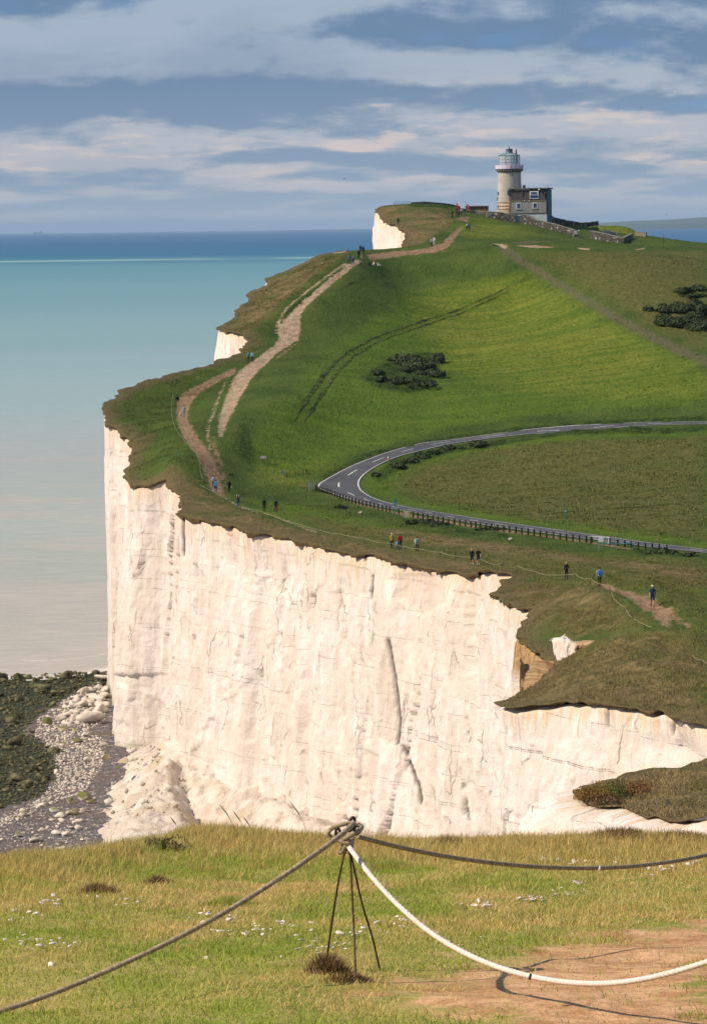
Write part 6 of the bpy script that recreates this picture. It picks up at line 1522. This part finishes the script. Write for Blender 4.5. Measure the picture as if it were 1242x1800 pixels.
# dark fence and timber shed left of the wall
t = empty('boarded_fence', at(826, 378.5, 876), 0, 'dark boarded fence between the path end and the flint wall', 'fence')
for i in range(12): MB().box((-1.35 + i * .23, 0, -.3), (.20, .05, 1.3 + .12 * math.sin(i * 2.1))).build('board', M_DARK, t)
t = empty('timber_shed', at(838, 376, 892), 0, 'low flat-roofed orange-brown timber shed left of the lighthouse', 'shed')
for i in range(14): MB().box((-2.55 + i * .392, 0, -.6), (.37, .1, 2.35)).build('board', paint('orange_brown_board', (0.25, 0.145, 0.075), .2, 3), t)
MB().box((0, 1.6, -.6), (5.3, 3.0, 2.3)).build('shed_wall', paint('orange_brown_board', (0.25, 0.145, 0.075)), t); MB().box((0, 1.5, 1.75), (5.8, 3.5, .16)).build('roof', M_BRNQ, t)
MB().box((-1.0, -.07, .95), (1.4, .04, .4)).build('window', M_DARK, t)
t = empty('viewing_rail', at(707, 361, 893), 0, 'blue-grey railing on the skyline at the cliff corner', 'railing')
for i in range(7): MB().box((-1.95 + i * .65, 0, -.4), (.08, .08, 1.3)).build('post', M_TEAL, t)
for z in (.45, .85): MB().tube([(-2.0, 0, z), (2.0, 0, z)], .04, 6).build('rail', M_TEAL, t)
# feather flags
def flag(px, py, hpx, col, label):
    D_ = 862; k = D_ / F; t = empty('feather_flag', at(px, py, D_), 0, label, 'flag'); H = hpx * k
    bow = [(-(.0 + .55 * max(0, (z - .55)) ** 1.6 * 2.2) * H * .4, 0, z * H) for z in np.linspace(0, 1, 12)]
    MB().tube(bow, .03, 5).build('pole', M_DARK, t)
    V, F_ = [], []
    for i, (x, y, z) in enumerate(bow[3:]):
        f_ = i / 8; w_ = H * .24 * (math.sin(min(1, f_ * 1.15 + .12) * math.pi)) ** .6 * (1 if f_ < .95 else .2)
        V += [(x, -.02, z), (x + w_, -.02 + .1 * math.sin(i), z - .1 * w_)]
    for i in range(8): F_.append((2 * i, 2 * i + 1, 2 * i + 3, 2 * i + 2))
    c_ = MB().quadmesh(V, F_).build('cloth', col, t)
    md = c_.modifiers.new('thickness', 'SOLIDIFY'); md.thickness = .02
    if 'larger' in label: MB().box((.35 * H * .34, -.16, H * .62), (H * .12, .02, H * .1)).build('lettering', M_WHITE, t)
flag(803, 377, 24, paint('flag_red', (0.50, 0.025, 0.03), .1), 'larger red feather flag by the path end left of the tower')
flag(820, 376, 22, paint('flag_pink', (0.55, 0.12, 0.15), .3, 2), 'smaller red and white feather flag beside the shed')
# cars
def car(px, py, D_, rz, col, label):
    t = empty('parked_car', at(px, py, D_), rz, label, 'car'); pn = paint('car_paint_%d' % px, col, .04, 2, .3, .6)
    prof = [(-2.1, .35), (-2.12, .72), (-1.9, .86), (-1.35, .92), (-.75, 1.38), (.55, 1.42), (1.25, .98), (1.95, .82), (2.12, .62), (2.12, .35)]
    V = [(x, s_ * (.86 if z < 1 else .70), z) for s_ in (-1, 1) for x, z in prof]; n = len(prof)
    F_ = [(i, i + 1, n + i + 1, n + i) for i in range(n - 1)] + [(n - 1, 0, n, 2 * n - 1), tuple(range(n - 1, -1, -1)), tuple(range(n, 2 * n))]
    MB().quadmesh(V, F_).build('body', pn, t)
    for s_ in (-1, 1):
        MB().quadmesh([(-1.15, s_ * .83, .95), (1.05, s_ * .83, .98), (.5, s_ * .735, 1.34), (-.7, s_ * .735, 1.31)], [(0, 1, 2, 3)]).build('side_window', M_PANE, t)
        for x in (-1.3, 1.3): w_ = MB().lathe([(.32, -.1), (.34, 0), (.32, .1)], 14).build('wheel', M_RING, t); w_.location = (x, s_ * .82, .33); w_.rotation_euler = (R(90), 0, 0)
        MB().box((2.08, s_ * .6, .62), (.1, .3, .14)).build('headlight', M_WHITE, t)
    MB().quadmesh([(1.27, -.62, 1.0), (1.27, .62, 1.0), (.6, .58, 1.40), (.6, -.58, 1.40)], [(0, 1, 2, 3)]).build('windscreen', M_PANE, t)
car(1067, 415.5, 876, R(-12), (0.05, 0.06, 0.075), 'dark car parked behind the flint wall under the green bank')
car(1013, 415.5, 884, R(80), (0.42, 0.50, 0.58), 'pale blue car just showing inside the drive gate')
# grassed bank round the parking place
X_, Y_ = np.meshgrid(np.linspace(-1, 1, 60), np.linspace(-1, 1, 40))
zb = np.clip(1 - np.abs(X_) ** 3.2, 0, 1) ** .8 * np.clip(1 - Y_ ** 2, 0, 1) ** .7
c = at(1070, 412, 900); P = np.stack([c[0] + X_ * 8.2 - 0.1, c[1] + Y_ * 9, c[2] - 1.2 + zb * 3.3 + .12 * fbm(X_ * 6, Y_ * 6, 3, 3) - .25 * X_], -1).reshape(-1, 3)
idx = np.arange(X_.size).reshape(X_.shape); fs = np.stack([idx[:-1, :-1], idx[:-1, 1:], idx[1:, 1:], idx[1:, :-1]], -1).reshape(-1, 4)
n_ = len(P)
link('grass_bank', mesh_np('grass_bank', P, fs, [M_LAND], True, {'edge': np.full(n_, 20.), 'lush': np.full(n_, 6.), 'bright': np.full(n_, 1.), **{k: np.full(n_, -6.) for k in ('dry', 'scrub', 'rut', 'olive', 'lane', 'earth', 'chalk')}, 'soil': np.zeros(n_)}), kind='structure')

# ------------------------------------------------------------------ bench in the gorse
t = empty('bench', hit(711, 640), R(10), 'grey wooden bench tucked into the gorse thicket', 'bench')
for y, z in ((-.2, .42), (-.05, .42), (.1, .42)): MB().box((0, y, z), (1.7, .12, .04)).build('seat_slat', M_GREYW, t)
for z in (.58, .72, .86): MB().box((0, .2, z), (1.7, .04, .10)).build('back_slat', M_GREYW, t)
for x in (-.75, .75):
    MB().box((x, -.2, -.1), (.08, .08, .54)).build('leg', M_GREYW, t); MB().box((x, .17, -.1), (.08, .08, 1.05)).build('leg', M_GREYW, t)

# ------------------------------------------------------------------ people
POSE = {}
def skeleton(pose):
    """joint name -> (position, radius); body faces -Y, 1.75 m tall"""
    J = {'pelvis': ((0, 0, .95), .145), 'waist': ((0, 0, 1.10), .128), 'chest': ((0, -.01, 1.30), .150), 'neckb': ((0, 0, 1.46), .075), 'neck': ((0, -.005, 1.52), .052), 'head': ((0, -.02, 1.61), .088), 'crown': ((0, -.01, 1.69), .075), 'nose': ((0, -.115, 1.605), .016)}
    sit = pose.startswith('sit')
    sw = {'stand': .03, 'walk': .20, 'walk2': -.20}.get(pose, 0)
    for s, n in ((-1, 'l'), (1, 'r')):
        k = sw * s
        J['hip' + n] = ((.085 * s, 0, .90), .098)
        if sit:
            J['knee' + n] = ((.12 * s, -.42, .92), .066); J['ankle' + n] = ((.12 * s, -.50, .52), .044); J['toe' + n] = ((.12 * s, -.66, .48), .036)
            if pose == 'sitground': J['knee' + n] = ((.15 * s, -.36, 1.10), .066); J['ankle' + n] = ((.13 * s, -.62, .86), .044); J['toe' + n] = ((.13 * s, -.76, .86), .036)
        else:
            J['knee' + n] = ((.10 * s, -.55 * k - .03 * abs(sw) * 5, .50), .064); J['ankle' + n] = ((.10 * s, -1.15 * k + (.10 if k < 0 else 0), .09 + (.03 if k < -.1 else 0)), .044); J['toe' + n] = ((.115 * s, -1.15 * k - .16 + (.10 if k < 0 else 0), .045), .036)
        J['sho' + n] = ((.185 * s, 0, 1.41), .068); J['elb' + n] = ((.235 * s, .5 * k + .03, 1.13), .048); J['wri' + n] = ((.235 * s, .9 * k - .05, .90), .034)
        J['hand' + n] = ((.225 * s, .95 * k - .08, .82), .036); J['fing' + n] = ((.215 * s, .97 * k - .11, .75), .020); J['thum' + n] = ((.20 * s, .95 * k - .14, .82), .014)
        if sit: J['elb' + n] = ((.24 * s, -.06, 1.15), .046); J['wri' + n] = ((.15 * s, -.27, 1.05), .034); J['hand' + n] = ((.12 * s, -.33, 1.03), .036); J['fing' + n] = ((.09 * s, -.40, 1.01), .020); J['thum' + n] = ((.07 * s, -.34, 1.06), .014)
        if pose == 'stand' and s == 1: J['wri' + n] = ((.16 * s, -.20, 1.10), .034); J['hand' + n] = ((.12 * s, -.26, 1.13), .036); J['fing' + n] = ((.08 * s, -.30, 1.16), .02); J['thum' + n] = ((.07 * s, -.25, 1.17), .014)
    B = [('pelvis', 'waist', 'top'), ('waist', 'chest', 'top'), ('chest', 'neckb', 'top'), ('neckb', 'neck', 'skin'), ('neck', 'head', 'skin'), ('head', 'crown', 'skin'), ('head', 'nose', 'skin')]
    for n in 'lr':
        B += [('pelvis', 'hip' + n, 'leg'), ('hip' + n, 'knee' + n, 'leg'), ('knee' + n, 'ankle' + n, 'shin'), ('ankle' + n, 'toe' + n, 'shoe'), ('chest', 'sho' + n, 'top'), ('sho' + n, 'elb' + n, 'top'), ('elb' + n, 'wri' + n, 'arm'), ('wri' + n, 'hand' + n, 'skin'), ('hand' + n, 'fing' + n, 'skin'), ('hand' + n, 'thum' + n, 'skin')]
    return J, B
def body_mesh(pose, shorts, bare_arms):
    key = (pose, shorts, bare_arms)
    if key in POSE: return POSE[key]
    J, B = skeleton(pose); names = list(J); ix = {n: i for i, n in enumerate(names)}
    me = bpy.data.meshes.new('person'); me.from_pydata([J[n][0] for n in names], [(ix[a], ix[b]) for a, b, _ in B], [])
    ob = bpy.data.objects.new('tmp_person', me); COL.objects.link(ob)
    ob.modifiers.new('skin', 'SKIN').use_smooth_shade = True
    for i, n in enumerate(names):
        sv = me.skin_vertices[0].data[i]; r_ = J[n][1]
        sv.radius = (r_ * 1.15, r_ * .8) if n in ('pelvis', 'waist', 'chest') else (r_, r_); sv.use_root = (n == 'pelvis')
    s_ = ob.modifiers.new('sub', 'SUBSURF'); s_.levels = s_.render_levels = 1
    dg = bpy.context.evaluated_depsgraph_get(); dg.update()
    ev = bpy.data.meshes.new_from_object(ob.evaluated_get(dg)); ev.name = 'person'
    bpy.data.objects.remove(ob)
    n = len(ev.polygons); cen = np.zeros(n * 3); ev.polygons.foreach_get('center', cen); cen = cen.reshape(-1, 3)
    best = np.full(n, 9.); mi = np.zeros(n, int)
    for a, b, z in B:
        A_, B_ = np.array(J[a][0]), np.array(J[b][0]); d = B_ - A_; t_ = np.clip((cen - A_) @ d / (d @ d), 0, 1)
        ds = np.linalg.norm(cen - A_ - t_[:, None] * d, axis=1) - (J[a][1] * (1 - t_) + J[b][1] * t_)
        if z == 'shin': z = 'skin' if shorts else 'leg'
        if z == 'arm': z = 'skin' if bare_arms else 'top'
        q = ds < best; best[q] = ds[q]; mi[q] = {'skin': 0, 'top': 1, 'leg': 2, 'shoe': 3}[z]
    ev.materials.clear()
    for k in range(4): ev.materials.append(None)
    ev.polygons.foreach_set('material_index', mi.astype(np.int32)); ev.polygons.foreach_set('use_smooth', np.ones(n, bool)); ev.update()
    POSE[key] = ev
    return ev
def hair_mesh(kind):
    key = 'hair' + kind
    if key in POSE: return POSE[key]
    bm = bmesh.new(); bmesh.ops.create_uvsphere(bm, u_segments=14, v_segments=10, radius=1)
    for v_ in list(bm.verts):
        x, y, z = v_.co
        if kind == 'long':
            dz = -.16 * max(0, .2 - z) * (1 if y > -.3 else 0)
            v_.co = (x * .108, y * .108 + .015, 1.645 + z * .105 + dz * 1.6)
        elif kind == 'cap': v_.co = (x * .103, y * .11 - (.07 if (y < -.5 and z < .3) else 0), 1.665 + max(z, -.05) * .085)
        else: v_.co = (x * .099, y * .104 + .012, 1.655 + z * .085)
    if kind != 'cap':                                   # leave the face open
        dl = [f for f in bm.faces if f.calc_center_median().y < -.035 and f.calc_center_median().z < 1.665]
        bmesh.ops.delete(bm, geom=dl, context='FACES')
    me = bpy.data.meshes.new('hair'); bm.to_mesh(me); bm.free(); me.polygons.foreach_set('use_smooth', np.ones(len(me.polygons), bool)); POSE[key] = me
    return me
CLO = {}
def cloth(c):
    c = tuple(c)
    if c not in CLO: CLO[c] = paint('cloth_%d' % len(CLO), c, .15, 12, .85, .1)
    return CLO[c]
SKIN = (0.42, 0.24, 0.16)
BLK, NAVY, WHT, BLU, LBL, RED, YEL, TEAL, TAN, GRY, GRN, JEAN = (.012,.012,.014), (.014,.020,.042), (.62,.62,.60), (.03,.11,.34), (.26,.42,.58), (.42,.018,.022), (.40,.27,.05), (.05,.28,.28), (.34,.25,.16), (.13,.14,.15), (.09,.15,.06), (.035,.065,.15)
def person(px, py, label, top, leg, face=0, pose='walk', hair=(.03,.018,.01), hk='short', shoes=BLK, h=1.73, shorts=False, bare=False, pack=None, bag=None, D=None, dz=0.0):
    p = hit(px, py) if D is None else at(px, py, D)
    rz = {'away': math.pi, 'cam': 0.0}.get(face, face)
    sc = h / 1.75; z = p[2] + dz
    if pose == 'sitground': z -= .84 * sc
    if pose == 'sitbench': z -= .42 * sc
    e = empty('person', (p[0], p[1], z), rz, label, 'person'); e.scale = (sc, sc, sc)
    b = link('body', body_mesh(pose, shorts, bare), e)
    for i, c in enumerate((SKIN, top, leg, shoes)): b.material_slots[i].link = 'OBJECT'; b.material_slots[i].material = cloth(c)
    hme = hair_mesh(hk); ho = link('hat' if hk == 'cap' else 'hair', hme, e)
    if not len(hme.materials): hme.materials.append(None)
    ho.material_slots[0].link = 'OBJECT'; ho.material_slots[0].material = cloth(hair)
    if pack:
        k = MB().box((0, .22, 1.06), (.31, .20, .42), 0, .86).build('backpack', cloth(pack), e); MB().box((0, .34, 1.09), (.22, .06, .16)).build('pocket', cloth(pack), k)
        for s_ in (-1, 1): MB().tube([(.11 * s_, .14, 1.44), (.12 * s_, -.02, 1.49), (.12 * s_, -.15, 1.34), (.13 * s_, -.12, 1.12), (.14 * s_, .13, 1.08)], .022, 6).build('strap', cloth(pack), k)
    if bag: MB().box((.30, .02, .68), (.12, .26, .26), 0, .85).build('bag', cloth(bag), e)
    return e
person(1146,1066,'man in blue shirt, blue shorts and white cap walking towards the viewer', (.02,.05,.13), (.022,.045,.10), 'cam', 'walk', WHT, 'cap', BLK, 1.78, True, True)
person(1053,1031.5,'walker in pale shirt with bright blue backpack, heading away on the path', LBL, NAVY, 'away', 'walk2', pack=(.03,.20,.50))
person(995,1019,'blonde person in black jacket and trousers by the rope fence', BLK, BLK, 'cam', 'stand', (.42,.26,.10), 'long', h=1.7)
person(829,992,'blonde person in navy jacket with bare legs, left of a walking pair', NAVY, NAVY, 'cam', 'walk', (.45,.30,.15), 'long', WHT, 1.66, True)
person(840,993,'man in black shirt and shorts with white shoes, right of a pair', BLK, BLK, 'cam', 'walk2', shoes=WHT, h=1.76, shorts=True, bare=True)
person(733,971,'walker in white sleeves with grey-green backpack seen from behind', WHT, NAVY, 'away', 'walk', pack=(.12,.22,.24))
person(703,966.5,'walker in bright red jacket with red backpack by the rope fence', RED, NAVY, 'away', 'walk2', pack=(.26,.01,.02), h=1.8)
person(697.5,966,'small child in pale blue beside the red-jacketed walker', LBL, JEAN, 'away', 'stand', h=1.05)
person(688.5,964.5,'walker in mustard yellow jacket and white hat', YEL, BLK, 'away', 'stand', WHT, 'cap', h=1.74)
person(485,901.5,'walker in navy jacket and dark red trousers in the dip', NAVY, (.10,.015,.02), 'away', 'walk')
person(464.5,900,'walker all in black in the dip', BLK, BLK, 'away', 'walk2')
person(418.5,891,'walker with white sleeves, navy vest and blue jeans on the thin path', NAVY, JEAN, 'cam', 'stand', h=1.76, pack=WHT)
person(403,866.5,'long-haired person in a black coat carrying a straw bag', BLK, BLK, 'cam', 'walk', (.02,.014,.01), 'long', bag=(.5,.42,.2))
person(375.5,858,'walker in pale grey-blue shirt, behind another on the brown path', (.36,.42,.5), JEAN, 'away', 'walk')
person(379.5,866,'walker in light blue jacket and jeans on the brown path', (.09,.26,.48), JEAN, 'away', 'walk2', bag=(.1,.3,.5))
person(323.5,733.5,'person in pale blue-grey clothes with a dog on the brown path', (.28,.36,.42), (.25,.34,.42), 'cam', 'stand', h=1.78)
person(312,714,'walker in dark jacket and tan trousers, highest on the brown path', BLK, TAN, 'away', 'walk', h=1.72)
person(437,636,'walker in teal jacket, left of a pair on the chalk path', TEAL, BLK, 'cam', 'walk', h=1.7)
person(443.5,636,'walker in pale blue jacket, right of a pair on the chalk path', LBL, NAVY, 'cam', 'walk2', h=1.72)
person(614.5,463,'walker in mid blue at the left of the group on the rise', (.06,.13,.27), JEAN, 'away', 'walk')
person(620.5,463.5,'walker in dark grey next to the blue one on the rise', GRY, BLK, 'away', 'walk2')
person(630,455,'dark-clad walker leaning in the middle of the group on the rise', BLK, BLK, 'cam', 'walk')
person(633.5,447,'navy-clad walker at the back of the group on the rise', NAVY, NAVY, 'away', 'stand', h=1.8)
person(636.5,456,'walker in green at the front right of the group on the rise', GRN, TAN, 'away', 'walk2')
person(638.5,448,'walker in blue-black at the right of the group on the rise', (.02,.04,.09), NAVY, 'away', 'stand')
person(611,446,'person in reddish clothes sitting at the cliff edge by the group', (.22,.06,.06), TAN, 'cam', 'sitground')
person(648.5,466.5,'dark-clad person sitting on the grass below the rise', BLK, NAVY, R(60), 'sitground')
person(657,467,'person in cream top sitting on the grass, middle of three', (.6,.45,.33), WHT, R(-60), 'sitground', (.4,.22,.1), 'long')
person(664,467.5,'person in white sitting on the grass, right of three', WHT, (.3,.34,.42), R(50), 'sitground')
person(758.5,434,'walker in pale teal jacket on the upper path', (.28,.46,.46), BLK, 'away', 'walk')
person(762.5,431,'walker in long white coat on the upper path', WHT, WHT, 'away', 'walk2')
person(820,405.5,'walker in navy with white sleeves on the green below the tower', NAVY, NAVY, 'away', 'walk', pack=WHT)
person(824.5,406,'walker in bright blue jacket on the green below the tower', (.03,.10,.30), NAVY, 'away', 'walk2')
person(795,383,'person in black with pale bag standing at the path end', BLK, BLK, 'cam', 'stand', bag=WHT)
person(806,383,'person in dark navy with backpack walking to the path end', NAVY, NAVY, 'away', 'walk', pack=NAVY)
person(802.5,379,'person in black partly hidden below the larger flag', BLK, BLK, 'cam', 'stand')
person(811,378,'person in blue-white top by the dark fence', LBL, BLK, 'cam', 'stand')
person(816,378.5,'dark figure standing against the boarded fence', BLK, GRY, 'cam', 'stand')
person(699.5,396,'tiny dark figure near the far cliff edge', BLK, NAVY, 'away', 'stand')
bp_ = hit(711, 640)
person(707,637.6,'person in pinkish top sitting at the left of the bench', (.45,.2,.2), (.5,.32,.28), 'cam', 'sitbench', D=bp_[1] - .1)
person(714.5,637.2,'person in blue top sitting at the right of the bench', (.10,.16,.38), JEAN, 'cam', 'sitbench', D=bp_[1] - .1)
# dog on the brown path
d = empty('dog', hit(317.5, 732.5), R(-75), 'white and tan dog standing beside the pale blue walker', 'dog'); d.scale = (.95,) * 3
M_DOG = paint('dog_coat', (.52, .42, .32), .25, 5); s_ = lathe_x([(-.36, .04, .50), (-.32, .11, .50), (-.15, .115, .50), (.05, .13, .49), (.22, .145, .48), (.32, .11, .52), (.40, .075, .61), (.46, .085, .69), (.52, .08, .71), (.58, .045, .68), (.66, .038, .66), (.69, .012, .66)], 12)
s_.build('body', M_DOG, d, True)
for x, y in ((.24, .08), (.24, -.08)): MB().tube([(x, y, .45), (x - .02, y, .24), (x + .01, y, .04), (x + .06, y, .015)], [.055, .034, .026, .028], 8).build('leg', M_DOG, d, True)
for x, y in ((-.26, .08), (-.26, -.08)): MB().tube([(x, y, .48), (x + .07, y, .32), (x - .06, y, .18), (x - .04, y, .04), (x + .02, y, .015)], [.075, .05, .028, .024, .028], 8).build('leg', M_DOG, d, True)
MB().tube([(-.35, 0, .53), (-.46, 0, .6), (-.52, 0, .7)], [.03, .024, .012], 7).build('tail', M_DOG, d, True)
for y in (.06, -.06): MB().tube([(.46, y, .76), (.44, y * 1.5, .73), (.45, y * 1.7, .66)], [.03, .03, .012], 6).build('ear', paint('dog_ear', (.25, .15, .09)), d, True)

# ------------------------------------------------------------------ far land, ship, haze
M_FAR = paint('far_downland', (0.07, 0.10, 0.045), .3, .0004, .95)
def far_land(name, tops, D_, depth, label):
    q, _ = resample(np.array(tops, float), 8.0); T = at(q[:, 0], q[:, 1], D_); n = len(T); V = []
    for i, p in enumerate(T):
        r_ = p[2] + 6 * float(fbm(np.array(i * .35), np.array(0.), 7, 3)); r_ = max(r_, 2)
        V += [(p[0], D_ - 900, -5), (p[0], D_ - 850, r_ * .55), (p[0], D_, r_), (p[0], D_ + depth * .5, r_ * .8), (p[0], D_ + depth, -5)]
    F_ = [(5 * i + k, 5 * i + 5 + k, 5 * i + 6 + k, 5 * i + 1 + k) for i in range(n - 1) for k in range(4)]
    F_ += [(0, 1, 2, 3, 4), tuple(5 * (n - 1) + k for k in (4, 3, 2, 1, 0))]
    me = bpy.data.meshes.new(name); me.from_pydata(V, [], F_); me.materials.append(M_FAR); me.update()
    link(name, me, kind='structure')
far_land('far_headland', [(1030,393.5),(1060,391),(1100,389),(1140,387.5),(1180,385.5),(1242,382),(1320,376),(1420,372)], 38000, 3000, '')
far_land('far_coast', [(490,405.2),(510,404.2),(530,404.6),(560,403.6),(590,404.4),(610,402.8),(640,402.6),(665,401.8),(700,401.0)], 60000, 3000, '')
sp_ = at(67, 411.2, 70000); sh = empty('cargo_ship', (sp_[0], sp_[1], 0), 0, 'tiny grey cargo ship on the horizon at the left', 'ship')
M_SHIP = paint('ship_grey', (0.10, 0.11, 0.13), .2, .02)
V = [(-88, -14, 0), (84, -14, 0), (84, 14, 0), (-88, 14, 0), (-92, -15, 20), (100, -15, 24), (100, 15, 24), (-92, 15, 20)]
MB().quadmesh(V, [(3, 2, 1, 0), (4, 5, 6, 7), (0, 1, 5, 4), (1, 2, 6, 5), (2, 3, 7, 6), (3, 0, 4, 7)]).build('hull', M_SHIP, sh)
MB().box((55, 0, 22), (24, 24, 34)).build('bridge', M_SHIP, sh); MB().box((72, 0, 22), (10, 10, 44)).build('funnel', M_SHIP, sh)
for x in (-60, -25, 10): MB().box((x, 0, 20), (24, 22, 14)).build('cargo', M_SHIP, sh); MB().tube([(x + 15, 0, 20), (x + 15, 0, 48)], 2, 6).build('mast', M_SHIP, sh)
m, nt, out = new_mat('sea_air')
pv = N(nt, 'ShaderNodeVolumePrincipled', {'Color': c4((0.50, 0.72, 1.0)), 'Density': 1.8e-5, 'Anisotropy': 0.0})
nt.links.new(pv.outputs[0], out.inputs['Volume'])
hzb = MB().box((0, 38000, -8), (200000, 90000, 190)).build('haze', m, None, kind='stuff'); hzb['label'] = 'thin pale sea haze over the whole view'; hzb['category'] = 'haze'
